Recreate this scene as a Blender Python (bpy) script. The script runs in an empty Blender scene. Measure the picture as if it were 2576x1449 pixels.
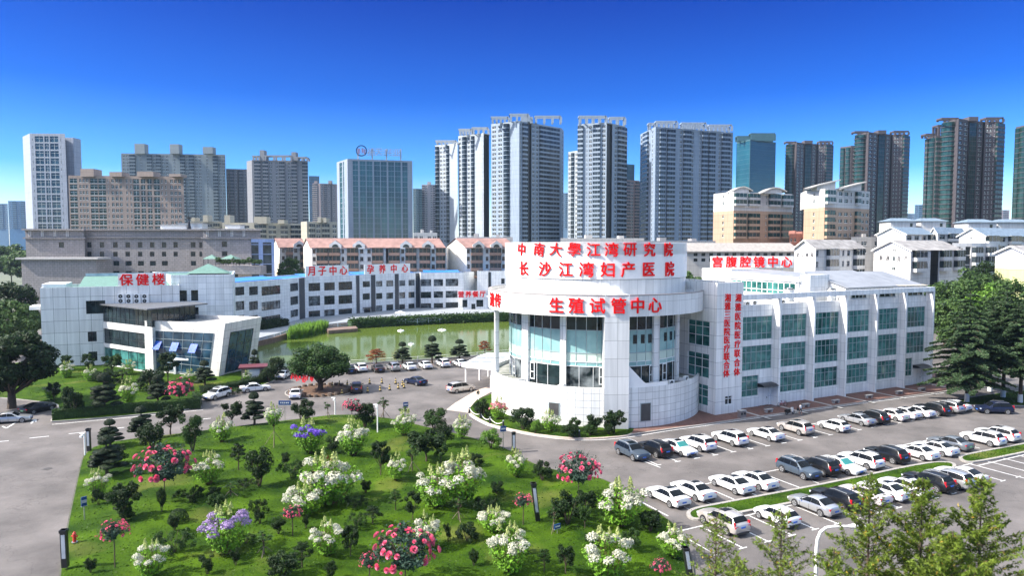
import bpy, bmesh, math, random
import numpy as np
from mathutils import Vector, Matrix
from mathutils.geometry import delaunay_2d_cdt, tessellate_polygon
R = math.radians
C = bpy.context.scene.collection
SC = bpy.context.scene
# ------------------------------------------------------------------ camera, sky, sun, exposure
CAM_H, FPX, CX, CY, PITCH = 24.0, 1772.0, 1288.0, 724.5, R(3.375)
cd = bpy.data.cameras.new('camera'); cam = bpy.data.objects.new('camera', cd); C.objects.link(cam)
cam.location = (0, 0, CAM_H); cam.rotation_euler = (math.pi / 2 - PITCH, 0, 0)
cd.sensor_width = 36.0; cd.lens = 36.0 * FPX / 2576.0; cd.clip_start = 0.5; cd.clip_end = 20000
SC.camera = cam
cd.dof.use_dof = True; cd.dof.focus_distance = 95.0; cd.dof.aperture_fstop = 0.36
SUN_EL, SHADOW = R(42), Vector((0.97, 0.243, 0)).normalized()      # SHADOW: the way shadows fall on the ground
SUN_DIR = Vector((-SHADOW.x * math.cos(SUN_EL), -SHADOW.y * math.cos(SUN_EL), math.sin(SUN_EL)))
sl = bpy.data.lights.new('sun', 'SUN'); sun = bpy.data.objects.new('sun', sl); C.objects.link(sun)
sl.energy = 3.4; sl.angle = R(0.5); sl.color = (1.0, 0.95, 0.87)
sun.rotation_euler = SUN_DIR.to_track_quat('Z', 'Y').to_euler()
world = bpy.data.worlds.new('World'); SC.world = world; world.use_nodes = True
wt = world.node_tree; wt.nodes.clear()
wo = wt.nodes.new('ShaderNodeOutputWorld'); wb = wt.nodes.new('ShaderNodeBackground')
sky = wt.nodes.new('ShaderNodeTexSky'); sky.sky_type = 'NISHITA'; sky.sun_disc = False
sky.sun_elevation = SUN_EL; sky.sun_rotation = math.atan2(SUN_DIR.x, SUN_DIR.y)
sky.air_density = 1.0; sky.dust_density = 0.6; sky.ozone_density = 3.0
wg = wt.nodes.new('ShaderNodeTexCoord'); wsx = wt.nodes.new('ShaderNodeSeparateXYZ')
wr = wt.nodes.new('ShaderNodeValToRGB'); wm = wt.nodes.new('ShaderNodeMix'); wm.data_type = 'RGBA'; wm.blend_type = 'MULTIPLY'; wm.inputs[0].default_value = 1
wt.links.new(wg.outputs['Generated'], wsx.inputs[0]); wt.links.new(wsx.outputs['Z'], wr.inputs[0])
el = wr.color_ramp.elements
SKYRAMP = [(0.0, (0.80, 0.80, 0.82)), (0.04, (0.42, 0.52, 0.64)), (0.10, (0.105, 0.28, 0.54)), (0.20, (0.018, 0.125, 0.39)), (0.34, (0.0015, 0.050, 0.27)), (0.46, (1.4, 1.15, 0.95)), (0.66, (2.7, 1.95, 1.3))]  # last stops brighten the unseen overhead sky, added to lift shaded facades
while len(el) < len(SKYRAMP): el.new(0.5)
for e, (p, c) in zip(el, SKYRAMP): e.position = p; e.color = (*c, 1)
wt.links.new(sky.outputs[0], wm.inputs[6]); wt.links.new(wr.outputs[0], wm.inputs[7])
wt.links.new(wm.outputs[2], wb.inputs[0]); wb.inputs[1].default_value = 0.15
wt.links.new(wb.outputs[0], wo.inputs[0])
vs = SC.view_settings; SC.display_settings.display_device = 'sRGB'
vs.view_transform = 'Standard'; vs.look = 'None'; vs.gamma = 1; vs.use_curve_mapping = False; vs.exposure = 1.62
SC.cycles.max_bounces = 6; SC.cycles.diffuse_bounces = 3; SC.cycles.glossy_bounces = 3; SC.cycles.transmission_bounces = 4
SC.cycles.caustics_reflective = False; SC.cycles.caustics_refractive = False

# ------------------------------------------------------------------ surveying helpers (photo sight lines -> real places)
_cp, _sp = math.cos(PITCH), math.sin(PITCH)
def ray(px, py):
    x, u = (px - CX) / FPX, -(py - CY) / FPX
    return Vector((x, _cp + u * _sp, -_sp + u * _cp))
def G(px, py, z=0.0):
    """point on the level z seen along a sight line"""
    d = ray(px, py); k = (z - CAM_H) / d.z
    return Vector((d.x * k, d.y * k, z))
def D(px, py, Y):
    """point at distance Y (along +y) on a sight line"""
    d = ray(px, py); k = Y / d.y
    return Vector((d.x * k, Y, CAM_H + d.z * k))
def XY(px, Y): return Vector((D(px, 620, Y).x, Y))
def ZH(py, Y): return D(CX, py, Y).z
def scale_at(Y): return FPX / Y            # photo px per metre
# ------------------------------------------------------------------ materials
def mat(name, col, rough=0.6, metal=0.0, var=0.12, vscale=1.2, bump=0.0, bscale=20.0, spec=0.5, coord='Object', col2=None, island=0.0, alpha=None):
    m = bpy.data.materials.new(name); m.use_nodes = True; t = m.node_tree; b = t.nodes['Principled BSDF']
    b.inputs['Roughness'].default_value = rough; b.inputs['Metallic'].default_value = metal
    b.inputs['Specular IOR Level'].default_value = spec
    c4 = (*col, 1)
    if var > 0 or col2:
        tc = t.nodes.new('ShaderNodeTexCoord'); n = t.nodes.new('ShaderNodeTexNoise'); n.inputs['Scale'].default_value = vscale
        n.inputs['Detail'].default_value = 6; n.inputs['Roughness'].default_value = 0.6
        t.links.new(tc.outputs[coord], n.inputs[0])
        r = t.nodes.new('ShaderNodeValToRGB'); r.color_ramp.elements[0].position = 0.3; r.color_ramp.elements[1].position = 0.7
        a = tuple(x * (1 - var) for x in col); z = col2 or tuple(min(1, x * (1 + var)) for x in col)
        r.color_ramp.elements[0].color = (*a, 1); r.color_ramp.elements[1].color = (*z, 1)
        t.links.new(n.outputs[0], r.inputs[0]); out = r.outputs[0]
        if island > 0:
            g = t.nodes.new('ShaderNodeNewGeometry'); mr = t.nodes.new('ShaderNodeMapRange')
            mr.inputs[3].default_value = 1 - island; mr.inputs[4].default_value = 1 + island
            t.links.new(g.outputs['Random Per Island'], mr.inputs[0])
            mx = t.nodes.new('ShaderNodeVectorMath'); mx.operation = 'SCALE'
            t.links.new(out, mx.inputs[0]); t.links.new(mr.outputs[0], mx.inputs['Scale']); out = mx.outputs[0]
        t.links.new(out, b.inputs['Base Color'])
        if bump > 0:
            n2 = t.nodes.new('ShaderNodeTexNoise'); n2.inputs['Scale'].default_value = bscale; n2.inputs['Detail'].default_value = 5
            t.links.new(tc.outputs[coord], n2.inputs[0]); bp = t.nodes.new('ShaderNodeBump'); bp.inputs['Strength'].default_value = bump; bp.inputs['Distance'].default_value = 0.1
            t.links.new(n2.outputs[0], bp.inputs['Height']); t.links.new(bp.outputs[0], b.inputs['Normal'])
    else:
        b.inputs['Base Color'].default_value = c4
    return m
def panel_mat(name, col, bw, bh, joint=(0.25, 0.25, 0.25), mort=0.025, off=0.0, rough=0.4, var=0.07, streak=0.18, spec=0.4):
    """cladding panels: a grid of joints in metres along the wall, faint rain streaks"""
    m = bpy.data.materials.new(name); m.use_nodes = True; t = m.node_tree; b = t.nodes['Principled BSDF']
    b.inputs['Roughness'].default_value = rough; b.inputs['Specular IOR Level'].default_value = spec
    uv = t.nodes.new('ShaderNodeTexCoord'); br = t.nodes.new('ShaderNodeTexBrick')
    br.offset = off; br.squash = 1.0; br.inputs['Scale'].default_value = 1
    br.inputs['Brick Width'].default_value = bw; br.inputs['Row Height'].default_value = bh
    br.inputs['Mortar Size'].default_value = mort; br.inputs['Mortar Smooth'].default_value = 0.1; br.inputs['Bias'].default_value = 0
    br.inputs['Color1'].default_value = (*[x * (1 - var) for x in col], 1); br.inputs['Color2'].default_value = (*[min(1, x * (1 + var)) for x in col], 1)
    br.inputs['Mortar'].default_value = (*joint, 1)
    t.links.new(uv.outputs['UV'], br.inputs[0])
    mp = t.nodes.new('ShaderNodeMapping'); mp.inputs['Scale'].default_value = (1.6, 0.10, 1)
    n = t.nodes.new('ShaderNodeTexNoise'); n.inputs['Scale'].default_value = 1.0; n.inputs['Detail'].default_value = 5
    t.links.new(uv.outputs['UV'], mp.inputs[0]); t.links.new(mp.outputs[0], n.inputs[0])
    mr = t.nodes.new('ShaderNodeMapRange'); mr.inputs[1].default_value = 0.35; mr.inputs[2].default_value = 0.65
    mr.inputs[3].default_value = 1 - streak; mr.inputs[4].default_value = 1.0
    t.links.new(n.outputs[0], mr.inputs[0])
    s = t.nodes.new('ShaderNodeVectorMath'); s.operation = 'SCALE'
    t.links.new(br.outputs['Color'], s.inputs[0]); t.links.new(mr.outputs[0], s.inputs['Scale'])
    t.links.new(s.outputs[0], b.inputs['Base Color'])
    return m
def glass_mat(name, col, col2=None, rough=0.05, rnd=True, spec=0.7, vs=0.6):
    """window glass over a dim room: tone varies from window to window (and softly inside one)"""
    m = bpy.data.materials.new(name); m.use_nodes = True; t = m.node_tree; b = t.nodes['Principled BSDF']
    b.inputs['Roughness'].default_value = rough; b.inputs['Specular IOR Level'].default_value = spec
    tc = t.nodes.new('ShaderNodeTexCoord'); n = t.nodes.new('ShaderNodeTexNoise'); n.inputs['Scale'].default_value = vs; n.inputs['Detail'].default_value = 3
    oi = t.nodes.new('ShaderNodeObjectInfo'); ad = t.nodes.new('ShaderNodeVectorMath'); ad.operation = 'ADD'
    sc = t.nodes.new('ShaderNodeMath'); sc.operation = 'MULTIPLY'; sc.inputs[1].default_value = 57.0
    t.links.new(oi.outputs['Random'], sc.inputs[0]); t.links.new(tc.outputs['Object'], ad.inputs[0]); t.links.new(sc.outputs[0], ad.inputs[1])
    t.links.new(ad.outputs[0], n.inputs[0])
    r = t.nodes.new('ShaderNodeValToRGB'); r.color_ramp.elements[0].position = 0.38; r.color_ramp.elements[1].position = 0.66
    r.color_ramp.elements[0].color = (*col, 1); r.color_ramp.elements[1].color = (*(col2 or [x * 2.5 for x in col]), 1)
    t.links.new(n.outputs[0], r.inputs[0]); t.links.new(r.outputs[0], b.inputs['Base Color'])
    return m
# ------------------------------------------------------------------ mesh builder (world or local coordinates, metres)
class MB:
    def __init__(s): s.v = []; s.f = []; s.m = []; s.uv = []; s.smooth = []
    def face(s, pts, m=0, uv=None, smooth=False):
        i = len(s.v); s.v += [tuple(p) for p in pts]; s.f.append(tuple(range(i, i + len(pts)))); s.m.append(m); s.smooth.append(smooth)
        if uv is None:
            a, b, c = Vector(pts[0]), Vector(pts[1]), Vector(pts[2]); n = (b - a).cross(c - a)
            if n.length < 1e-12 and len(pts) > 3: n = (b - a).cross(Vector(pts[3]) - a)
            if n.length > 1e-12: n.normalize()
            if abs(n.z) > 0.8: uv = [(p[0], p[1]) for p in pts]
            else:
                t = Vector((-n.y, n.x, 0)); t.normalize(); uv = [(p[0] * t.x + p[1] * t.y, p[2]) for p in pts]
        s.uv += list(uv)
    def box(s, a, b, m=0, M=None, skip=()):
        x0, y0, z0 = a; x1, y1, z1 = b
        P = [Vector(p) for p in ((x0, y0, z0), (x1, y0, z0), (x1, y1, z0), (x0, y1, z0), (x0, y0, z1), (x1, y0, z1), (x1, y1, z1), (x0, y1, z1))]
        if M is not None: P = [M @ p for p in P]
        for k, q in enumerate(((0, 3, 2, 1), (4, 5, 6, 7), (0, 1, 5, 4), (1, 2, 6, 5), (2, 3, 7, 6), (3, 0, 4, 7))):
            if k not in skip: s.face([P[i] for i in q], m)
    def obox(s, p0, t, L, dep, z0, z1, m=0, out=0.0, skip=()):
        """box along a wall: from p0 along unit t for L, from `out` in front of the wall line to dep behind it"""
        t = Vector((t[0], t[1])).normalized(); n = Vector((t.y, -t.x)); p0 = Vector((p0[0], p0[1]))
        a = p0 + n * out; b = p0 + t * L + n * out; c = p0 + t * L - n * dep; d = p0 - n * dep
        s.prism([a, b, c, d], z0, z1, m)
    def prism(s, poly, z0, z1, m=0, top=None, bottom=False, mtop=None):
        n = len(poly)
        for i in range(n):
            a, b = poly[i], poly[(i + 1) % n]
            s.face([(a[0], a[1], z0), (b[0], b[1], z0), (b[0], b[1], z1), (a[0], a[1], z1)], m)
        s.cap(poly, z1, m if mtop is None else mtop)
        if bottom: s.cap(list(reversed(poly)), z0, m)
    def cap(s, poly, z, m=0):
        if len(poly) <= 4: s.face([(p[0], p[1], z) for p in poly], m); return
        P = [Vector((p[0], p[1], 0)) for p in poly]
        for tri in tessellate_polygon([P]):
            q = [P[i] for i in tri]
            if (q[1] - q[0]).cross(q[2] - q[0]).z < 0: q.reverse()
            s.face([(p.x, p.y, z) for p in q], m)
    def cyl(s, p0, p1, r0, r1=None, seg=8, m=0, caps=True, smooth=True):
        p0, p1 = Vector(p0), Vector(p1); r1 = r0 if r1 is None else r1
        d = (p1 - p0); L = d.length
        if L < 1e-9: return
        d /= L
        a = d.orthogonal().normalized(); b = d.cross(a)
        A = [p0 + (a * math.cos(2 * math.pi * i / seg) + b * math.sin(2 * math.pi * i / seg)) * r0 for i in range(seg)]
        B = [p1 + (a * math.cos(2 * math.pi * i / seg) + b * math.sin(2 * math.pi * i / seg)) * r1 for i in range(seg)]
        for i in range(seg):
            j = (i + 1) % seg; u0, u1 = i * 2 * math.pi * r0 / seg, (i + 1) * 2 * math.pi * r0 / seg
            s.face([A[i], A[j], B[j], B[i]], m, [(u0, 0), (u1, 0), (u1, L), (u0, L)], smooth)
        if caps:
            s.face(list(reversed(A)), m); s.face(B, m)
    def tube(s, pts, r, seg=6, m=0):
        for i in range(len(pts) - 1):
            ra = r[i] if isinstance(r, (list, tuple)) else r; rb = r[i + 1] if isinstance(r, (list, tuple)) else r
            s.cyl(pts[i], pts[i + 1], ra, rb, seg, m, caps=True)
    def arc(s, c, r, a0, a1, z0, z1, n=24, m=0, inward=False, smooth=True):
        """curved vertical wall round centre c from angle a0 to a1 (radians)"""
        for i in range(n):
            t0, t1 = a0 + (a1 - a0) * i / n, a0 + (a1 - a0) * (i + 1) / n
            p, q = (c[0] + r * math.cos(t0), c[1] + r * math.sin(t0)), (c[0] + r * math.cos(t1), c[1] + r * math.sin(t1))
            pts = [(*p, z0), (*q, z0), (*q, z1), (*p, z1)]; uv = [(t0 * r, z0), (t1 * r, z0), (t1 * r, z1), (t0 * r, z1)]
            if inward: pts.reverse(); uv.reverse()
            s.face(pts, m, uv, smooth)
    def ring(s, c, r0, r1, a0, a1, z, n=24, m=0, up=True):
        for i in range(n):
            t0, t1 = a0 + (a1 - a0) * i / n, a0 + (a1 - a0) * (i + 1) / n
            e = lambda r, t: (c[0] + r * math.cos(t), c[1] + r * math.sin(t), z)
            q = [e(r0, t0), e(r1, t0), e(r1, t1), e(r0, t1)]
            s.face(q if up else q[::-1], m)
    def mesh(s, name, mats, org=(0, 0, 0), sharp=None):
        me = bpy.data.meshes.new(name)
        v = np.array(s.v, dtype=np.float64).reshape(-1, 3) - np.array(org, dtype=np.float64)
        me.from_pydata(v.tolist(), [], s.f)
        for m in mats: me.materials.append(m)
        me.polygons.foreach_set('material_index', s.m); me.polygons.foreach_set('use_smooth', s.smooth)
        ul = me.uv_layers.new(name='UVMap'); ul.data.foreach_set('uv', np.array(s.uv, dtype=np.float32).ravel())
        if sharp or any(s.smooth):
            bm = bmesh.new(); bm.from_mesh(me); bmesh.ops.remove_doubles(bm, verts=bm.verts, dist=1e-4); bm.to_mesh(me); bm.free()
            me.set_sharp_from_angle(angle=R(sharp or 40))
        me.update(); return me
    def build(s, name, mats, parent=None, sharp=None, label=None):
        if not isinstance(mats, (list, tuple)): mats = [mats]
        org = wloc(parent) if parent else Vector((0, 0, 0))
        o = bpy.data.objects.new(name, s.mesh(name, mats, org, sharp)); C.objects.link(o)
        if parent: o.parent = parent
        if label: o['label'] = label
        return o
def wloc(o):
    p = Vector((0, 0, 0))
    while o is not None: p += o.location; o = o.parent
    return p
def tag(o, label=None, cat=None, group=None, kind=None):
    if label: o['label'] = label
    if cat: o['category'] = cat
    if group: o['group'] = group
    if kind: o['kind'] = kind
    return o
def thing(name, label, cat, loc=(0, 0, 0), rz=0.0, group=None):
    o = bpy.data.objects.new(name, None); C.objects.link(o); o.location = loc; o.rotation_euler = (0, 0, rz); o.empty_display_size = 0.3
    return tag(o, label, cat, group)
def put(name, me, parent=None, loc=(0, 0, 0), rz=0.0, scale=None, label=None):
    o = bpy.data.objects.new(name, me); C.objects.link(o); o.location = loc; o.rotation_euler = (0, 0, rz)
    if scale: o.scale = scale
    if parent: o.parent = parent
    if label: o['label'] = label
    return o
KIDS = {}
def dup(root, loc, rz, scale=None, label=None, group=None):
    """a copy of a thing with copies of its parts and sub-parts (shared mesh data)"""
    r = root.copy(); C.objects.link(r); r.location = loc; r.rotation_euler = (0, 0, rz)
    if scale: r.scale = scale
    if label: r['label'] = label
    if group: r['group'] = group
    for ch in list(root.children):
        c = ch.copy(); C.objects.link(c); c.parent = r
        for g in ch.children:
            d = g.copy(); C.objects.link(d); d.parent = c
    return r
def structure(name, mb, mats, label=None):
    o = mb.build(name, mats); o['kind'] = 'structure'
    if label: o['label'] = label
    return o
def np_mesh(name, V, F, mats, mi=None, smooth=False):
    me = bpy.data.meshes.new(name); me.from_pydata(np.asarray(V).tolist(), [], [tuple(f) for f in F])
    for m in mats: me.materials.append(m)
    if mi is not None: me.polygons.foreach_set('material_index', np.asarray(mi, dtype=np.int32))
    if smooth: me.polygons.foreach_set('use_smooth', [True] * len(F))
    me.update(); return me
_gly = {}
def glyph(ch, size, depth, bold, m):
    k = (ch, round(size, 2), round(depth, 3), round(bold, 3), m.name)
    if k not in _gly:
        cu = bpy.data.curves.new('character', 'FONT'); cu.body = ch; cu.size = size; cu.extrude = depth / 2; cu.resolution_u = 3
        o = bpy.data.objects.new('character', cu); C.objects.link(o)
        me = bpy.data.meshes.new_from_object(o.evaluated_get(bpy.context.evaluated_depsgraph_get()))
        bpy.data.objects.remove(o); bpy.data.curves.remove(cu); me.name = 'character'
        xs = np.empty(len(me.vertices) * 3); me.vertices.foreach_get('co', xs); xs = xs.reshape(-1, 3)
        c = (xs.min(0) + xs.max(0)) / 2; xs -= c
        xs = xs[:, [0, 2, 1]] * np.array([1, -1, 1])           # stand upright, face -y
        me.vertices.foreach_set('co', xs.ravel())
        if bold > 0:                                           # heavier strokes: the same outline laid round itself
            bm = bmesh.new(); q = bold * size * .6
            for i, (dx, dz) in enumerate(((0, 0), (q, 0), (-q, 0), (0, q), (0, -q), (q * .7, q * .7), (-q * .7, -q * .7))):
                y = xs + np.array([dx, -.004 * i, dz]); me.vertices.foreach_set('co', y.ravel()); bm.from_mesh(me)
            bm.to_mesh(me); bm.free()
        me.materials.clear(); me.materials.append(m); me.update()
        _gly[k] = me
    return _gly[k]
# ------------------------------------------------------------------ the palette
M = {}
M['white'] = panel_mat('white_cladding', (0.80, 0.80, 0.78), 1.25, 1.9, (0.22, 0.23, 0.24), 0.022)
M['white_s'] = panel_mat('white_small_cladding', (0.72, 0.73, 0.72), 1.05, 0.95, (0.25, 0.26, 0.26), 0.022)
M['white_b'] = panel_mat('white_big_cladding', (0.76, 0.76, 0.74), 2.1, 2.35, (0.12, 0.13, 0.13), 0.03)
M['white_f'] = panel_mat('white_fine_cladding', (0.80, 0.81, 0.80), 0.8, 1.45, (0.40, 0.44, 0.46), 0.02, streak=0.16)
M['band'] = mat('plain_white_band', (0.80, 0.80, 0.79), 0.5, var=0.03)
M['paint'] = mat('white_paint', (0.76, 0.76, 0.74), 0.5, var=0.06)
M['louvre'] = mat('white_louvre', (0.74, 0.75, 0.76), 0.4, var=0.05)
M['alu'] = mat('aluminium', (0.55, 0.57, 0.58), 0.35, 0.6, var=0.05)
M['frame'] = mat('window_frame_white', (0.70, 0.73, 0.73), 0.4, var=0.0)
M['dframe'] = mat('window_frame_dark', (0.02, 0.026, 0.03), 0.4, var=0.0)
M['gframe'] = mat('window_frame_grey', (0.32, 0.38, 0.39), 0.4, var=0.0)
M['teal'] = glass_mat('teal_glass', (0.010, 0.06, 0.055), (0.06, 0.22, 0.20), spec=.35)
M['tealc'] = glass_mat('teal_glass_curtained', (0.03, 0.12, 0.11), (0.09, 0.26, 0.235), vs=0.9, spec=.35)
M['dark'] = glass_mat('dark_glass', (0.006, 0.011, 0.013), (0.022, 0.04, 0.044), spec=.4)
M['darkc'] = glass_mat('dark_glass_curtained', (0.008, 0.013, 0.016), (0.20, 0.23, 0.24), spec=.4)
M['blueg'] = glass_mat('blue_glass', (0.010, 0.03, 0.05), (0.03, 0.08, 0.13))
M['frost'] = glass_mat('frosted_aqua_glass', (0.20, 0.38, 0.38), (0.30, 0.50, 0.49), rough=0.2)
M['spand'] = mat('pale_green_spandrel', (0.52, 0.64, 0.55), 0.25, var=0.05)
M['roofgrey'] = mat('grey_roof_sheet', (0.22, 0.235, 0.26), 0.6, var=0.2, vscale=0.4)
M['roofgreen'] = mat('green_roof', (0.10, 0.20, 0.165), 0.7, var=0.15)
M['roofflat'] = mat('flat_roof', (0.36, 0.35, 0.33), 0.8, var=0.2, vscale=0.4)
M['villablue'] = mat('faded_blue_roof', (0.14, 0.19, 0.24), 0.5, var=.4)
M['bluesheet'] = mat('blue_roof_sheet', (0.03, 0.20, 0.55), 0.45, var=0.15)
M['soil'] = mat('soil', (0.10, 0.055, 0.03), 0.95, var=0.3, bump=0.5)
M['red'] = mat('red_letters', (0.84, 0.003, 0.004), 0.6, var=0.04, spec=0.2)
M['board'] = mat('sign_board', (0.78, 0.78, 0.74), 0.5, var=0.03)
M['black'] = mat('black_metal', (0.012, 0.013, 0.014), 0.4, var=0.1)
M['steel'] = mat('galvanised_steel', (0.5, 0.52, 0.53), 0.35, 0.8, var=0.08)
M['bark'] = mat('bark', (0.07, 0.05, 0.035), 0.9, var=0.3, vscale=6, bump=0.6)
M['barkp'] = mat('pale_bark', (0.16, 0.13, 0.10), 0.9, var=0.3, vscale=6, bump=0.6)
M['lime'] = mat('limewash', (0.7, 0.7, 0.68), 0.9, var=0.1)
M['concrete'] = mat('concrete', (0.33, 0.32, 0.30), 0.85, var=0.15, vscale=2)
M['kerb'] = mat('kerb_stone', (0.27, 0.255, 0.235), 0.8, var=0.15, vscale=2)
M['line'] = mat('road_paint', (0.60, 0.60, 0.59), 0.7, var=0.3, vscale=3)
M['brickp'] = panel_mat('brick_paving', (0.17, 0.085, 0.065), 0.24, 0.12, (0.10, 0.07, 0.06), 0.01, 0.5, 0.9, 0.2, 0.2)
M['stonep'] = panel_mat('pale_stone_paving', (0.50, 0.42, 0.36), 0.8, 0.8, (0.35, 0.3, 0.27), 0.015, 0.0, 0.8, 0.06, 0.1)
def leaf_mat(name, col, col2, island=0.35, rough=0.6, trans=0.25):
    m = mat(name, col, rough, var=0.2, vscale=0.8, col2=col2, island=island, spec=0.25)
    t = m.node_tree; b = t.nodes['Principled BSDF']; out = t.nodes['Material Output']
    src = b.inputs['Base Color'].links[0].from_socket
    tr = t.nodes.new('ShaderNodeBsdfTranslucent'); mx = t.nodes.new('ShaderNodeMixShader'); mx.inputs[0].default_value = trans
    t.links.new(src, tr.inputs[0]); t.links.new(b.outputs[0], mx.inputs[1]); t.links.new(tr.outputs[0], mx.inputs[2]); t.links.new(mx.outputs[0], out.inputs[0])
    return m
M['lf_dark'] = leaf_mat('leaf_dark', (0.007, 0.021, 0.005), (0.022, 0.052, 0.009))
M['lf_mid'] = leaf_mat('leaf_mid', (0.017, 0.045, 0.009), (0.046, 0.100, 0.018))
M['lf_bright'] = leaf_mat('leaf_bright', (0.06, 0.15, 0.018), (0.16, 0.30, 0.035))
M['lf_hyd'] = leaf_mat('leaf_hydrangea', (0.075, 0.19, 0.012), (0.20, 0.40, 0.025), 0.45)
M['lf_rose'] = leaf_mat('leaf_rose', (0.022, 0.050, 0.034), (0.050, 0.10, 0.066))
M['lf_pine'] = leaf_mat('leaf_pine', (0.011, 0.024, 0.010), (0.027, 0.047, 0.018))
M['lf_red'] = leaf_mat('leaf_red', (0.16, 0.040, 0.016), (0.28, 0.085, 0.03))
M['lf_fir'] = leaf_mat('leaf_fir', (0.022, 0.050, 0.022), (0.065, 0.115, 0.045))
M['lf_meta'] = leaf_mat('leaf_metasequoia', (0.085, 0.15, 0.014), (0.21, 0.28, 0.04), 0.4, trans=.4)
M['lf_yel'] = leaf_mat('leaf_yellow', (0.25, 0.17, 0.02), (0.42, 0.30, 0.05))
M['lf_far'] = leaf_mat('leaf_far', (0.03, 0.07, 0.02), (0.085, 0.15, 0.035))
M['pet_white'] = leaf_mat('petal_white', (0.52, 0.52, 0.38), (0.70, 0.70, 0.58), 0.3, trans=0.2)
M['pet_green'] = leaf_mat('petal_greenish', (0.30, 0.38, 0.10), (0.52, 0.56, 0.24), 0.15, trans=0.2)
M['pet_violet'] = leaf_mat('petal_violet', (0.16, 0.07, 0.55), (0.30, 0.17, 0.80), 0.2, trans=0.2)
M['pet_lav'] = leaf_mat('petal_lavender', (0.30, 0.20, 0.42), (0.48, 0.36, 0.60), 0.2, trans=0.2)
M['pet_pink'] = leaf_mat('petal_pink', (0.62, 0.16, 0.19), (0.80, 0.34, 0.36), 0.2, trans=0.2)
M['pet_rose'] = leaf_mat('petal_rose', (0.82, 0.10, 0.22), (0.96, 0.32, 0.46), 0.25, trans=0.2)
M['grassb'] = leaf_mat('grass_blade', (0.024, 0.066, 0.005), (0.06, 0.115, 0.008), 0.3)
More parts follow.
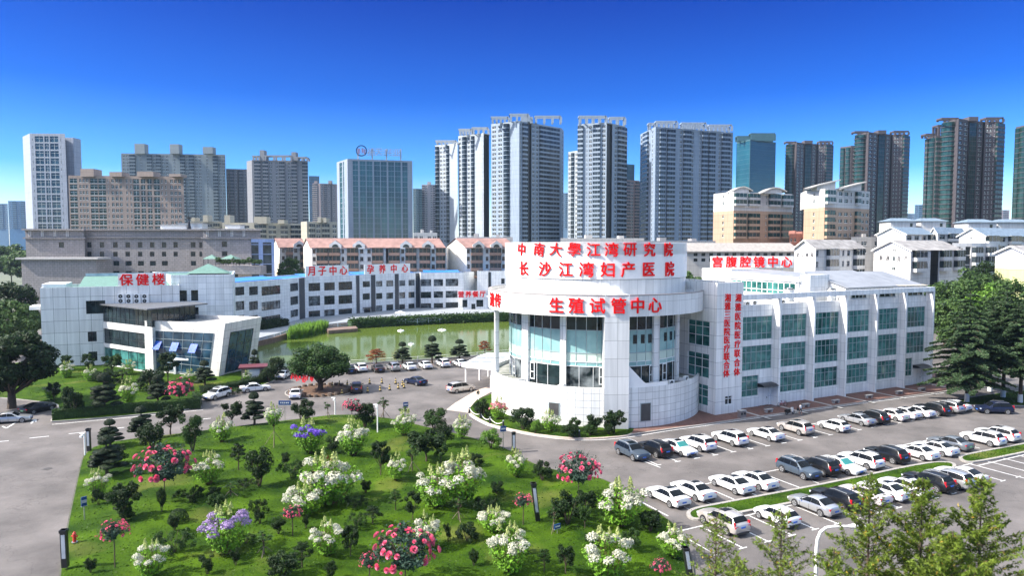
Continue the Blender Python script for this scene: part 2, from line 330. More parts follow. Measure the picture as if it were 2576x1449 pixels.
# ground sheets
def ground_mats():
    a = mat('asphalt', (0.106, 0.096, 0.0915), 0.9, var=0.42, vscale=0.16, bump=0.25, bscale=60)
    t = a.node_tree; b = t.nodes['Principled BSDF']; src = b.inputs['Base Color'].links[0].from_socket
    tc = t.nodes.new('ShaderNodeTexCoord'); n = t.nodes.new('ShaderNodeTexNoise'); n.inputs['Scale'].default_value = 9; n.inputs['Detail'].default_value = 8; n.inputs['Roughness'].default_value = 0.75
    t.links.new(tc.outputs['Object'], n.inputs[0])
    mr = t.nodes.new('ShaderNodeMapRange'); mr.inputs[1].default_value = 0.3; mr.inputs[2].default_value = 0.7; mr.inputs[3].default_value = 0.80; mr.inputs[4].default_value = 1.15
    v = t.nodes.new('ShaderNodeTexVoronoi'); v.feature = 'DISTANCE_TO_EDGE'; v.inputs['Scale'].default_value = 0.10
    wv = t.nodes.new('ShaderNodeTexNoise'); wv.inputs['Scale'].default_value = 0.5; wv.inputs['Detail'].default_value = 6
    av = t.nodes.new('ShaderNodeMix'); av.data_type = 'VECTOR'; av.inputs[0].default_value = 0.09; 
    sc10 = t.nodes.new('ShaderNodeVectorMath'); sc10.operation = 'SCALE'; sc10.inputs['Scale'].default_value = 40
    t.links.new(tc.outputs['Object'], wv.inputs[0]); t.links.new(wv.outputs['Color'], sc10.inputs[0])
    t.links.new(tc.outputs['Object'], av.inputs[4]); t.links.new(sc10.outputs[0], av.inputs[5]); t.links.new(av.outputs[1], v.inputs[0])
    mr2 = t.nodes.new('ShaderNodeMapRange'); mr2.inputs[1].default_value = 0.0; mr2.inputs[2].default_value = 0.006; mr2.inputs[3].default_value = 0.72; mr2.inputs[4].default_value = 1.0
    t.links.new(n.outputs[0], mr.inputs[0]); t.links.new(v.outputs[0], mr2.inputs[0])
    mm = t.nodes.new('ShaderNodeMath'); mm.operation = 'MULTIPLY'; t.links.new(mr.outputs[0], mm.inputs[0]); t.links.new(mr2.outputs[0], mm.inputs[1])
    s = t.nodes.new('ShaderNodeVectorMath'); s.operation = 'SCALE'; t.links.new(src, s.inputs[0]); t.links.new(mm.outputs[0], s.inputs['Scale']); t.links.new(s.outputs[0], b.inputs['Base Color'])
    M['asphalt'] = a
    g = mat('lawn_grass', (0.010, 0.040, 0.0015), 0.9, var=0.35, vscale=0.28, col2=(0.052, 0.104, 0.0025), bump=0.9, bscale=7, spec=0.1)
    t = g.node_tree; b = t.nodes['Principled BSDF']; src = b.inputs['Base Color'].links[0].from_socket
    tc = t.nodes.new('ShaderNodeTexCoord'); n = t.nodes.new('ShaderNodeTexNoise'); n.inputs['Scale'].default_value = 5; n.inputs['Detail'].default_value = 8; n.inputs['Roughness'].default_value = 0.7
    t.links.new(tc.outputs['Object'], n.inputs[0]); mr = t.nodes.new('ShaderNodeMapRange'); mr.inputs[1].default_value = 0.3; mr.inputs[2].default_value = 0.7; mr.inputs[3].default_value = 0.65; mr.inputs[4].default_value = 1.3
    s = t.nodes.new('ShaderNodeVectorMath'); s.operation = 'SCALE'; t.links.new(n.outputs[0], mr.inputs[0]); t.links.new(src, s.inputs[0]); t.links.new(mr.outputs[0], s.inputs['Scale'])
    n3 = t.nodes.new('ShaderNodeTexNoise'); n3.inputs['Scale'].default_value = 0.12; n3.inputs['Detail'].default_value = 4; t.links.new(tc.outputs['Object'], n3.inputs[0])
    r3 = t.nodes.new('ShaderNodeMapRange'); r3.inputs[1].default_value = 0.58; r3.inputs[2].default_value = 0.72; t.links.new(n3.outputs[0], r3.inputs[0])
    mx = t.nodes.new('ShaderNodeMix'); mx.data_type = 'RGBA'; mx.inputs[7].default_value = (0.095, 0.11, 0.022, 1)
    t.links.new(r3.outputs[0], mx.inputs[0]); t.links.new(s.outputs[0], mx.inputs[6]); t.links.new(mx.outputs[2], b.inputs['Base Color'])
    M['lawn'] = g
    w = bpy.data.materials.new('pond_water'); w.use_nodes = True; t = w.node_tree; b = t.nodes['Principled BSDF']
    b.inputs['Base Color'].default_value = (0.085, 0.125, 0.022, 1); b.inputs['Roughness'].default_value = 0.08; b.inputs['IOR'].default_value = 1.33
    tc = t.nodes.new('ShaderNodeTexCoord'); n = t.nodes.new('ShaderNodeTexNoise'); n.inputs['Scale'].default_value = 1.5; n.inputs['Detail'].default_value = 4
    mp = t.nodes.new('ShaderNodeMapping'); mp.inputs['Scale'].default_value = (0.6, 1.4, 1)
    bp = t.nodes.new('ShaderNodeBump'); bp.inputs['Strength'].default_value = 0.05; bp.inputs['Distance'].default_value = 0.1
    t.links.new(tc.outputs['Object'], mp.inputs[0]); t.links.new(mp.outputs[0], n.inputs[0]); t.links.new(n.outputs[0], bp.inputs['Height']); t.links.new(bp.outputs[0], b.inputs['Normal'])
    M['water'] = w
ground_mats()
# ------------------------------------------------------------------ ground, road, pavements, lawns, pond
def gp(pts, z=0.0): return [G(x, y, z).xy for x, y in pts]
def sheet(name, poly, z, m, label=None, z0=None, side=None):
    b = MB(); b.cap(poly, z, 0)
    area = sum(poly[i].x * poly[(i + 1) % len(poly)].y - poly[(i + 1) % len(poly)].x * poly[i].y for i in range(len(poly)))
    if z0 is not None:
        pp = poly if area > 0 else poly[::-1]
        for i in range(len(pp)):
            a, c = pp[i], pp[(i + 1) % len(pp)]
            b.face([(a.x, a.y, z0), (c.x, c.y, z0), (c.x, c.y, z), (a.x, a.y, z)], 1 if side else 0)
    return structure(name, b, [m, side] if side else [m], label)
def kerb(name, path, z1=0.15, w=0.18, closed=False, m=None, z0=0.0):
    """kerb stones along a line"""
    b = MB(); n = len(path); P = [Vector((p[0], p[1])) for p in path]
    nor = []
    for i in range(n):
        a = P[(i - 1) % n] if (closed or i > 0) else P[i]; c = P[(i + 1) % n] if (closed or i < n - 1) else P[i]
        t = (c - a).normalized(); nor.append(Vector((t.y, -t.x)))
    for i in range(n if closed else n - 1):
        j = (i + 1) % n; A, B = P[i] + nor[i] * w / 2, P[j] + nor[j] * w / 2; A2, B2 = P[i] - nor[i] * w / 2, P[j] - nor[j] * w / 2
        b.face([(*A, z0), (*B, z0), (*B, z1), (*A, z1)]); b.face([(*B2, z0), (*A2, z0), (*A2, z1), (*B2, z1)]); b.face([(*A2, z1), (*A, z1), (*B, z1), (*B2, z1)])
    return structure(name, b, m or M['kerb'])
def smooth_poly(P, k=2, closed=True):
    for _ in range(k):
        Q = []
        n = len(P)
        for i in range(n if closed else n - 1):
            a, b = P[i], P[(i + 1) % n]
            Q += [a * 0.75 + b * 0.25, a * 0.25 + b * 0.75]
        if not closed: Q = [P[0]] + Q + [P[-1]]
        P = Q
    return P
def inside(p, poly):
    c = False; n = len(poly); j = n - 1
    for i in range(n):
        a, b = poly[i], poly[j]
        if (a.y > p.y) != (b.y > p.y) and p.x < (b.x - a.x) * (p.y - a.y) / (b.y - a.y) + a.x: c = not c
        j = i
    return c
def mound(x, y):
    return 0.36 + 0.16 * math.sin(x * 0.33 + 1.3) * math.sin(y * 0.27) + 0.11 * math.sin(x * 0.71 + y * 0.5) + 0.07 * math.sin(x * 1.3 - y * 1.1)
def lawn(name, poly, z, amp=1.0, step=1.1, side=None, blades=0, seed=1, m=None):
    """turf with gentle mounds, flat along its edge"""
    rnd = random.Random(seed)
    xs, ys = [p.x for p in poly], [p.y for p in poly]
    n = len(poly); pts = [Vector((p.x, p.y)) for p in poly]; edges = [(i, (i + 1) % n) for i in range(n)]
    def dist(p): 
        d = 1e9
        for i in range(n):
            a, b = poly[i], poly[(i + 1) % n]; ab = b - a; t = max(0, min(1, (p - a).dot(ab) / max(ab.length_squared, 1e-9))); d = min(d, (a + ab * t - p).length)
        return d
    hz = [z] * n
    y = min(ys) + step / 2
    while y < max(ys):
        x = min(xs) + step / 2
        while x < max(xs):
            p = Vector((x + rnd.uniform(-.3, .3) * step, y + rnd.uniform(-.3, .3) * step))
            if inside(p, poly):
                d = dist(p)
                if d > 0.4: pts.append(p); hz.append(z + amp * mound(p.x, p.y) * min(1, d / 3))
            x += step
        y += step
    V, E, F, *_ = delaunay_2d_cdt(pts, edges, [], 1, 1e-5)
    def hh(p):
        d = dist(p); return z if d < 0.4 else z + amp * mound(p.x, p.y) * min(1, d / 3)
    b = MB(); Z = [hh(p) for p in V]
    for f in F:
        q = [(V[i].x, V[i].y, Z[i]) for i in f]
        if (Vector(q[1]) - Vector(q[0])).cross(Vector(q[2]) - Vector(q[0])).z < 0: q.reverse()
        b.face(q, 0, smooth=True)
    area = sum(poly[i].x * poly[(i + 1) % n].y - poly[(i + 1) % n].x * poly[i].y for i in range(n))
    pp = poly if area > 0 else poly[::-1]
    for i in range(n):
        a, c = pp[i], pp[(i + 1) % n]; b.face([(a.x, a.y, 0), (c.x, c.y, 0), (c.x, c.y, z), (a.x, a.y, z)], 1)
    o = structure(name, b, [m or M['lawn'], side or M['soil']])
    if blades:
        rs = np.random.RandomState(seed); k = 0; VV = []; 
        X = rs.uniform(min(xs), max(xs), blades * 2); Y = rs.uniform(min(ys), max(ys), blades * 2)
        for x, y in zip(X, Y):
            p = Vector((x, y))
            if not inside(p, poly): continue
            zz = hh(p); a = rs.uniform(0, 6.28); r = rs.uniform(.05, .13); h = rs.uniform(.03, .09); dx, dy = r * math.cos(a), r * math.sin(a)
            lx, ly = rs.uniform(-.08, .08, 2)
            VV += [(x - dx, y - dy, zz - .02), (x + dx, y + dy, zz - .02), (x + lx, y + ly, zz + h)]
            k += 1
            if k >= blades: break
        me = np_mesh('grass', VV, [(3 * i, 3 * i + 1, 3 * i + 2) for i in range(len(VV) // 3)], [M['grassb']])
        g = put('grass', me); tag(g, 'short bright green grass growing over the turf', 'grass', kind='stuff')
    return o
b = MB(); b.face([(-9000, -2000, 0), (9000, -2000, 0), (9000, 16000, 0), (-9000, 16000, 0)])
structure('ground', b, mat('ground_earth', (0.10, 0.115, 0.075), 0.95, var=0.35, vscale=0.02), 'open ground below the city')
b = MB(); b.face([(-190, 8, .004), (190, 8, .004), (190, 200, .004), (-190, 200, .004)]); structure('road', b, M['asphalt'], 'grey asphalt road and car park')
# main lawn
LAWN = smooth_poly(gp([(135, 1620), (150, 1449), (166, 1340), (205, 1160), (214, 1142), (240, 1122), (311, 1107), (451, 1092), (590, 1074), (715, 1059), (784, 1051), (849, 1043), (955, 1048), (1048, 1069), (1188, 1101), (1288, 1134), (1330, 1163), (1389, 1183), (1504, 1201), (1556, 1224), (1613, 1268), (1684, 1308), (1712, 1340), (1734, 1390), (1746, 1449), (1752, 1620)], 0.1), 1)
lawn('lawn', LAWN, 0.13, 1.0, 1.0, blades=16000, seed=3)
kerb('lawn_kerb', LAWN, 0.14, 0.12, True, m=mat('dark_kerb', (.07, .075, .05), .9, var=.3))
# left garden
GARD = smooth_poly(gp([(-40, 1000), (20, 1002), (97, 1011), (144, 1015), (149, 1035), (129, 1056), (130, 1063), (507, 1030), (500, 1010), (505, 997), (572, 991), (608, 982.5), (672, 966.5), (699, 952), (694, 938), (640, 930), (540, 925), (300, 896), (100, 905), (-40, 925)], 0.1), 1)
lawn('garden_lawn', GARD, 0.13, 0.6, 1.6, blades=9000, seed=5)
kerb('garden_kerb', GARD, 0.17, 0.2, True)
# bed round the drum
DC = Vector((12.5, 106.6))           # centre of the round building
BEDO = gp([(1188, 1046), (1209, 1058), (1235, 1070), (1287, 1082), (1335.5, 1092), (1395, 1100), (1445, 1104), (1505, 1104), (1575, 1098), (1590, 1092)], 0.1)
BED = BEDO + gp([(1600, 1060), (1500, 1030), (1300, 1010), (1240, 990), (1215, 1000), (1190, 1015), (1181, 1034)], 0.1)
lawn('bed_lawn', smooth_poly(BED, 1), 0.14, 0.4, 1.0, blades=2500, seed=8)
kerb('bed_kerb', smooth_poly(gp([(1181, 1034), (1183, 1040)], .1) + BEDO, 1, False), 0.2, 0.3, m=M['stonep'])
# pavements
PK = gp([(1584, 1094), (1682, 1080), (1762, 1069.6), (1862, 1054.6), (1982, 1038.5), (2045, 1028.5), (2200, 1008), (2375, 985.5), (2412, 977)], 0.1)
sheet('brick_pavement', PK + gp([(2420, 940), (2345, 940), (1950, 1000), (1800, 1020), (1640, 1040), (1590, 1070)], .1), 0.12, M['brickp'], 'red brick pavement in front of the right wing', 0, M['kerb'])
kerb('pavement_kerb', PK, 0.16, 0.3)
FN = Vector((0.451, -0.8926)); FT = Vector((0.8926, 0.451))
b = MB()
for i in range(7):                          # pale stone strips across the pavement
    p = G(1957, 1024.2).xy + FT * 7.31 * (i - 1); b.prism([p, p + FN * 5.2, p + FN * 5.2 + FT * .5, p + FT * .5], .121, .126)
structure('pavement_strip', b, M['concrete'])
sheet('stone_path', gp([(1123, 1031), (1185, 1039), (1182, 1026), (1200, 1005), (1238, 985), (1260, 955), (1240, 968), (1195, 984), (1145, 1014)], .1), 0.10, M['stonep'], 'pale stone walkway to the hospital entrance', 0, M['kerb'])
lawn('verge_lawn', gp([(2405, 1006), (2501, 991), (2640, 976), (2640, 1024), (2576, 1021), (2446, 1019), (2420, 1014)], .1), .13, .3, 2, seed=12, blades=1200, m=M['lawn'])
kerb('verge_kerb', gp([(2640, 976), (2501, 991), (2405, 1006), (2420, 1014), (2446, 1019), (2576, 1021), (2640, 1024)], .1), .16, .2)
# grass islands of the car park
def island(pts, seed):
    P = smooth_poly(gp(pts, .12), 2); lawn('island_lawn', P, .15, .15, .7, blades=5000, seed=seed); kerb('island_kerb', P, .18, .35, True)
island([(1728, 1294), (1742, 1281), (1804, 1269), (2102, 1213), (2332, 1163.5), (2392, 1163), (2404, 1172), (2392, 1184), (2330, 1197), (2115, 1242), (1804, 1301), (1745, 1309)], 21)
island([(2412, 1150), (2440, 1142), (2576, 1117), (2760, 1082), (2780, 1098), (2576, 1138), (2457, 1163), (2425, 1162)], 22)
# pond
POND = gp([(590, 938), (640, 927), (700, 931), (800, 927), (900, 918), (1000, 912), (1100, 906), (1200, 898), (1300, 889), (1420, 880), (1440, 812), (1310, 804), (1240, 806), (1000, 817), (880, 823), (800, 832), (735, 846), (690, 862), (649, 872), (600, 888)])
sheet('pond', POND, 0.03, M['water'], 'green pond water between the buildings')
b = MB()
far = gp([(600, 888), (649, 872), (690, 862), (735, 846), (800, 832), (880, 823), (1000, 817), (1240, 806), (1310, 804), (1440, 812)])
kerb('pond_wall', far, 1.3, 0.5, m=mat('mossy_stone', (0.16, 0.10, 0.07), .9, var=.35, vscale=1.5))
kerb('pond_edge', gp([(590, 938), (640, 927), (700, 931), (800, 927), (900, 918), (1000, 912), (1100, 906), (1200, 898), (1300, 889)]), 0.35, 0.6, m=M['concrete'])
terr = gp([(560, 870), (600, 870), (640, 862), (690, 850), (735, 837), (800, 826), (880, 817), (1000, 811), (1240, 800), (1320, 798), (1320, 740), (560, 780)])
sheet('terrace', terr, 0.9, mat('terrace_paving', (.24, .26, .28), .8, var=.15), 'paved terrace along the far side of the pond', 0)
# road paint
b = MB()
def stripe(p, q, w=0.15, z=0.012):
    p, q = Vector((p[0], p[1])), Vector((q[0], q[1])); t = (q - p).normalized(); n = Vector((t.y, -t.x)) * w / 2
    b.face([(*(p + n), z), (*(q + n), z), (*(q - n), z), (*(p - n), z)])
def path_stripe(P, w=.15, z=.012):
    for i in range(len(P) - 1): stripe(P[i], P[i + 1], w, z)
for a, c in (((-60, 1117), (22, 1109.5)), ((74, 1103), (123, 1098)), ((173, 1092), (222, 1087)), ((295, 1078), (313, 1076)), ((400, 1066), (440, 1062)), ((490, 1057), (530, 1053))): stripe(G(*a), G(*c), .2)
path_stripe(gp([(131, 1068.5), (300, 1053), (511, 1031.5)]), .18)
path_stripe(gp([(6, 1073), (16, 1078), (47, 1059)]), .2, .0125)
path_stripe(gp([(79, 1066), (87, 1056)]), .25, .013); path_stripe(gp([(80, 1058), (90, 1055), (90, 1062)]), .2, .0135)
path_stripe(smooth_poly(gp([(1178, 1037), (1183, 1048), (1207, 1062), (1233, 1074), (1286, 1086), (1335, 1096), (1395, 1104), (1445, 1108), (1505, 1108), (1575, 1102), (1682, 1084), (1762, 1073.5), (1862, 1058), (1982, 1041.5), (2045, 1031.5), (2200, 1011), (2375, 988.5)]), 2, False), .15)
def bays(o, n, L=4.9, w=2.75, tt=True, both=False, z=.012, skipf=()):
    """parking bays: o = rear (camera-side) end of the first line"""
    for i in range(n + 1):
        if i in skipf: continue
        p = o + FT * w * i; stripe(p, p - FN * L, .13, z)
        if tt: stripe(p - FT * .42, p + FT * .42, .13, z + .004)
    stripe(o - FN * L, o - FN * L + FT * w * n, .13, z + .008)
B1 = G(1655.6, 1170.6).xy; bays(B1, 20)
path_stripe(smooth_poly([B1 + FT * -.0 - FN * 0 + FN * .9 - FT * .4, B1 - FN * 4.9 - FT * .9, B1 - FN * 5.6 - FT * .2, B1 - FN * 5.4 + FT * 1.2], 2, False), .13, .03)
B2 = G(1735, 1290).xy + FT * 0.2; bays(B2 - FN * .2 - FT * 2.5, 18, 5.0, 2.75, tt=False)
B3 = G(1869, 1380).xy; bays(B3 - FT * 2.75, 20)
p3 = G(2457, 1172).xy; bays(p3 + FN * 5.5, 6, 5.4, 2.75, tt=True)
structure('road_markings', b, M['line'], 'white painted bay lines and lane dashes')
# ------------------------------------------------------------------ walls with real openings, windows, signs
def V2(p): return Vector((p[0], p[1]))
def wall(mb, p0, p1, z0, z1, opens=(), depth=0.25, m=0, mr=None, u0=0.0):
    """outer face of a wall from p0 to p1 (left to right seen from outside) with openings (ua, ub, za, zb) and their reveals"""
    p0, p1 = V2(p0), V2(p1); L = (p1 - p0).length; t = (p1 - p0) / L; n = Vector((t.y, -t.x)); mr = m if mr is None else mr
    ops = [(max(0, a), min(L, b), max(z0, c), min(z1, d)) for a, b, c, d in opens if b > 0 and a < L and d > z0 and c < z1]
    us = sorted({0.0, L, *[x for o in ops for x in o[:2]]}); zs = sorted({z0, z1, *[x for o in ops for x in o[2:]]})
    P = lambda u, z, d=0: ((p0 + t * u - n * d).x, (p0 + t * u - n * d).y, z)
    for i in range(len(us) - 1):
        run = None
        for j in range(len(zs) - 1):
            cu, cz = (us[i] + us[i + 1]) / 2, (zs[j] + zs[j + 1]) / 2
            hole = any(a < cu < b and c < cz < d for a, b, c, d in ops)
            if not hole:
                run = (run[0] if run else zs[j], zs[j + 1])
            if (hole or j == len(zs) - 2) and run:
                a, b = run; run = None
                mb.face([P(us[i], a), P(us[i + 1], a), P(us[i + 1], b), P(us[i], b)], m, [(us[i] + u0, a), (us[i + 1] + u0, a), (us[i + 1] + u0, b), (us[i] + u0, b)])
    if depth > 0:
        for a, b, c, d in ops:
            mb.face([P(a, c), P(b, c), P(b, c, depth), P(a, c, depth)], mr); mb.face([P(a, d, depth), P(b, d, depth), P(b, d), P(a, d)], mr)
            mb.face([P(a, c), P(a, c, depth), P(a, d, depth), P(a, d)], mr); mb.face([P(b, c, depth), P(b, c), P(b, d), P(b, d, depth)], mr)
def shell(mb, poly, z0, z1, opens={}, depth=0.25, m=0, roof=1, par=0.0, mr=None):
    """walls round a counter-clockwise plan with openings per edge, and its flat roof"""
    n = len(poly)
    for i in range(n): wall(mb, poly[i], poly[(i + 1) % n], z0, z1, opens.get(i, ()), depth, m, mr)
    mb.cap(poly, z1 - par, roof)
    if par > 0:
        c = sum((V2(p) for p in poly), Vector((0, 0))) / n
        for i in range(n):
            a, b = V2(poly[i]), V2(poly[(i + 1) % n]); t = (b - a).normalized(); nn = Vector((t.y, -t.x))
            a2, b2 = a - nn * .3, b - nn * .3
            mb.face([(*a, z1), (*b, z1), (*b2, z1), (*a2, z1)], m); mb.face([(*b2, z1 - par), (*a2, z1 - par), (*a2, z1), (*b2, z1)], m)
def onwall(px, py, p0, t):
    """(u, z) where a sight line meets the vertical wall through p0 along t"""
    d = ray(px, py); p0 = V2(p0); t = V2(t); n = Vector((t.y, -t.x)); k = p0.dot(n) / (d.x * n.x + d.y * n.y)
    q = Vector((d.x * k, d.y * k)); return (q - p0).dot(t), CAM_H + d.z * k
def rpx(p0, p1, x0, x1, y0, y1):
    t = (V2(p1) - V2(p0)).normalized(); xm, ym = (x0 + x1) / 2, (y0 + y1) / 2
    return (onwall(x0, ym, p0, t)[0], onwall(x1, ym, p0, t)[0], onwall(xm, y1, p0, t)[1], onwall(xm, y0, p0, t)[1])
_wm = {}
def window_meshes(w, h, cols, rows, fw, g, f):
    k = (round(w, 2), round(h, 2), cols if isinstance(cols, int) else tuple(cols), rows if isinstance(rows, int) else tuple(rows), fw, g.name, f.name)
    if k not in _wm:
        a = MB(); a.box((0, 0, 0), (w, .05, h), skip=(4,)); b = MB()
        xs = [i / cols for i in range(cols + 1)] if isinstance(cols, int) else cols
        zs = [i / rows for i in range(rows + 1)] if isinstance(rows, int) else rows
        for i, x in enumerate(xs): c = x * (w - fw); b.box((c, -.06, 0), (c + fw, -.002, h))
        for i, z in enumerate(zs): c = z * (h - fw); b.box((0, -.05, c), (w, -.0025, c + fw))
        _wm[k] = (a.mesh('window', [g]), b.mesh('window_frame', [f]))
    return _wm[k]
def window(root, p0, t, o, depth, cols=2, rows=2, fw=0.07, g=None, f=None, name='window', label=None, frame=True):
    t = V2(t).normalized(); n = Vector((t.y, -t.x)); u0, u1, z0, z1 = o
    ga, fr = window_meshes(u1 - u0, z1 - z0, cols, rows, fw, g or M['dark'], f or M['dframe'])
    p = V2(p0) + t * u0 - n * (depth - .07); w = put(name, ga, root, Vector((p.x, p.y, z0)) - wloc(root), math.atan2(t.y, t.x), label=label)
    if frame: put('window_frame', fr, w)
    return w
def text_sign(root, text, centres, size, depth, m, bold=0.02, rz=None, shear=None, scale=None):
    """one character per part; centres are (x, y, z) and rz the heading of each character"""
    for i, (ch, c) in enumerate(zip(text, centres)):
        me = glyph(ch, size, depth, bold, m)
        o = put('character', me, root, Vector(c) - wloc(root), rz[i] if isinstance(rz, (list, tuple)) else (rz or 0), scale=scale)
        if shear: o.rotation_euler.y = shear
def line_sign(name, label, p0, t, W, Hh, text, size, legs=0, board=True, cat='sign', bold=.02):
    """a board with raised red characters standing on a roof edge; p0 = lower left corner"""
    t = V2(t).normalized(); n = Vector((t.y, -t.x)); p0 = Vector(p0)
    r = thing(name, label, cat, p0)
    b = MB(); b.obox(p0, t, W, .12, p0.z, p0.z + Hh); b.build('board', M['board'], r)
    for k in range(legs):
        q = V2(p0) + t * W * (k + .5) / legs - n * .3; s = MB(); s.box((q.x - .06, q.y - .06, p0.z - 1.6), (q.x + .06, q.y + .06, p0.z + Hh * .8)); s.build('leg', M['steel'], r)
    cs = []
    for i in range(len(text)):
        q = V2(p0) + t * W * (i + .5) / len(text) + n * .07; cs.append((q.x, q.y, p0.z + Hh / 2))
    text_sign(r, text, cs, size, .1, M['red'], bold, math.atan2(t.y, t.x))
    return r
def ac_unit(label, p, rz, s=1.0, fans=1, group=None):
    r = thing('air_conditioner', label, 'air conditioner', p, rz, group)
    b = MB(); b.box((-.45 * s, -.18 * s, .02), (.45 * s, .18 * s, (.65 if fans == 1 else 1.35) * s)); put('casing', b.mesh('casing', [M['paint']]), r)
    for k in range(fans):
        b = MB(); z = (.34 + .66 * k) * s; b.cyl((-.08 * s, -.181 * s, z), (-.08 * s, -.2 * s, z), .27 * s, .27 * s, 16); b.cyl((-.08 * s, -.2 * s, z), (-.08 * s, -.21 * s, z), .08 * s, .08 * s, 8, 1); put('fan', b.mesh('fan', [M['black'], M['steel']]), r)
    return r
def brackets(mb, *a): pass
# ------------------------------------------------------------------ the right wing with deep white fins
O = G(1957, 1024.2).xy; BAY = 7.31
def F(u, back=0.0): return O + FT * u - FN * back
UP = -12.35; UQ = -7.35                                  # the tall panel with the red writing
wing = thing('hospital_wing', 'white clad hospital wing with deep vertical fins and teal window bays', 'building', (F(0).x, F(0).y, 0))
b = MB(); RC = 1.35; WT = 15.4
rows = [(10.15, 13.65), (5.65, 9.3), (1.75, 4.85)]
ops = []; spec = []
L0 = F(UQ, RC); L1 = F(5 * BAY + .35, RC)
for k in range(6):
    ua = -UQ + BAY * (k - 1) + .75; ub = -UQ + BAY * k - .02
    for j, (za, zb) in enumerate(rows):
        o = [ua, ub, za, zb]
        if j == 2 and k == 0: o[1] = ua + 3.9
        if j == 2 and k == 5: o[1] = ua + 3.4
        if k == 0: o[0] = ua - .55 - .15
        ops.append(tuple(o)); spec.append((k, j))
doors = [(-UQ + BAY * -1 + .75 + 4.0, -UQ - .5, .12, 2.9), (-UQ + BAY * 4 + 4.6, -UQ + 5 * BAY - .4, .12, 2.9)]
shell(b, [L0, L1, F(5 * BAY + .35, 32), F(UQ, 32)], 0, WT, {0: ops + doors}, .25, 0, 1, .5)
b.build('wall', [M['white_f'], M['roofflat']], wing)
rnd = random.Random(4)
for o, (k, j) in zip(ops, spec):
    h = o[3] - o[2]; cols = 7 if j < 2 or k not in (0, 5) else 4
    w = window(wing, L0, FT, o, .25, cols, [0, .26, .76, 1.0] if j == 0 else [0, .3, .74, 1.0], .07, M['tealc'] if rnd.random() < .6 else M['teal'], M['gframe'])
    c = MB(); t = FT; u = o[0] + (o[1] - o[0]) * (.82 if k % 2 == 0 else .84); ww = (o[1] - o[0]) / 7
    p = V2(L0) + FT * u + FN * -.13
    for a, bb in (((0, 0), (ww, .09)), ((0, 1.0), (ww, 1.09)), ((0, .09), (.09, 1.0)), ((ww - .09, .09), (ww, 1.0))):
        q = p + FT * a[0]; c.obox(q, FT, bb[0] - a[0], .06, o[2] + .45 + a[1], o[2] + .45 + bb[1], 0, .06)
    if cols == 7: c.build('casement', M['frame'], w)
for k in range(6):                                            # the fins
    f = MB(); p = F(k * BAY); f.obox(p, FT, .35, RC - .003, 0, 16.28); f.build('fin', [M['white_f']], wing)
f = MB(); f.obox(F(UQ + .003), FT, 5 * BAY + .35 - UQ - .003, .45, 16.28, 17.05); f.build('top_beam', [M['white_f']], wing)
f = MB(); f.obox(F(5 * BAY + .35 - .4, .45), -FN, 8.5, .4, 16.28, 17.04); f.build('side_beam', [M['white_f']], wing)
for (a, bb, za, zb), lab in zip(doors, ('white door under a black awning beside the red lettered panel', 'pale door under a black awning at the far end')):
    d = MB(); d.box((0, 0, 0), (bb - a, .06, zb - za)); d.box(((bb - a) / 2 - .01, -.01, 0), ((bb - a) / 2 + .01, 0, zb - za), 1); d.box((bb - a - .3, -.05, 1.0), (bb - a - .25, 0, 1.25), 1)
    p = V2(L0) + FT * a - FN * .15; dd = put('door', d.mesh('door', [M['paint'], M['dframe']]), wing, Vector((p.x, p.y, za)) - wloc(wing), math.atan2(FT.y, FT.x), label=lab)
    w = MB(); n = 8
    for i in range(n):
        a0, a1 = i / n * R(70), (i + 1) / n * R(70)
        y0, z0, y1, z1 = 1.5 * math.sin(a0), .55 * math.cos(a0), 1.5 * math.sin(a1), .55 * math.cos(a1)
        w.face([(-.3, -y0, z0), (-.3, -y1, z1), (bb - a + .6, -y1, z1), (bb - a + .6, -y0, z0)]); w.face([(-.3, -y0, z0 - .04), (bb - a + .6, -y0, z0 - .04), (bb - a + .6, -y1, z1 - .04), (-.3, -y1, z1 - .04)])
    for x in (-.3, bb - a + .6): w.face([(x, 0, 0), (x, -1.4, .15), (x, -1.0, .42), (x, 0, .55)]); w.face([(x, 0, .55), (x, -1.0, .42), (x, -1.4, .15), (x, 0, 0)])
    p = V2(L0) + FT * a; put('awning', w.mesh('awning', [mat('awning_black', (.02, .022, .025), .35, var=.1)]), wing, Vector((p.x, p.y, zb + .15)) - wloc(wing), math.atan2(FT.y, FT.x))
    s = MB(); s.obox(V2(L0) + FT * (a - .4), FT, bb - a + 1.2, -1.4, .1, .28, 0, 1.4); s.build('step', M['concrete'], wing)
# panel tower at the left end of the wing
PT = 18.9
w1 = [(1.4, 5.9, 9.65, 13.3), (1.4, 5.9, 5.06, 8.6), (1.5, 4.15, 1.04, 4.1)]
b = MB(); poly = [F(UP), F(UQ), F(UQ, 13), F(UP, 13)]
L = 13.0
po = rpx(F(UP), F(UQ), 1824, 1842, 996.5, 1018.5)
shell(b, poly, 0, PT, {0: [po], 3: [(L - a2, L - a1, z0, z1) for a1, a2, z0, z1 in w1]}, .22, 0, 1, .3)
b.build('panel_tower', [M['white'], M['roofflat']], wing)
window(wing, F(UP), FT, po, .22, 2, [0, .7, 1], .08, M['darkc'], M['frame'])
for a1, a2, z0, z1 in w1: window(wing, F(UP, 13), FN, (L - a2, L - a1, z0, z1), .22, 3 if a2 > 5 else 2, [0, .42, .78, 1.0], .08, M['teal'], M['frame'])
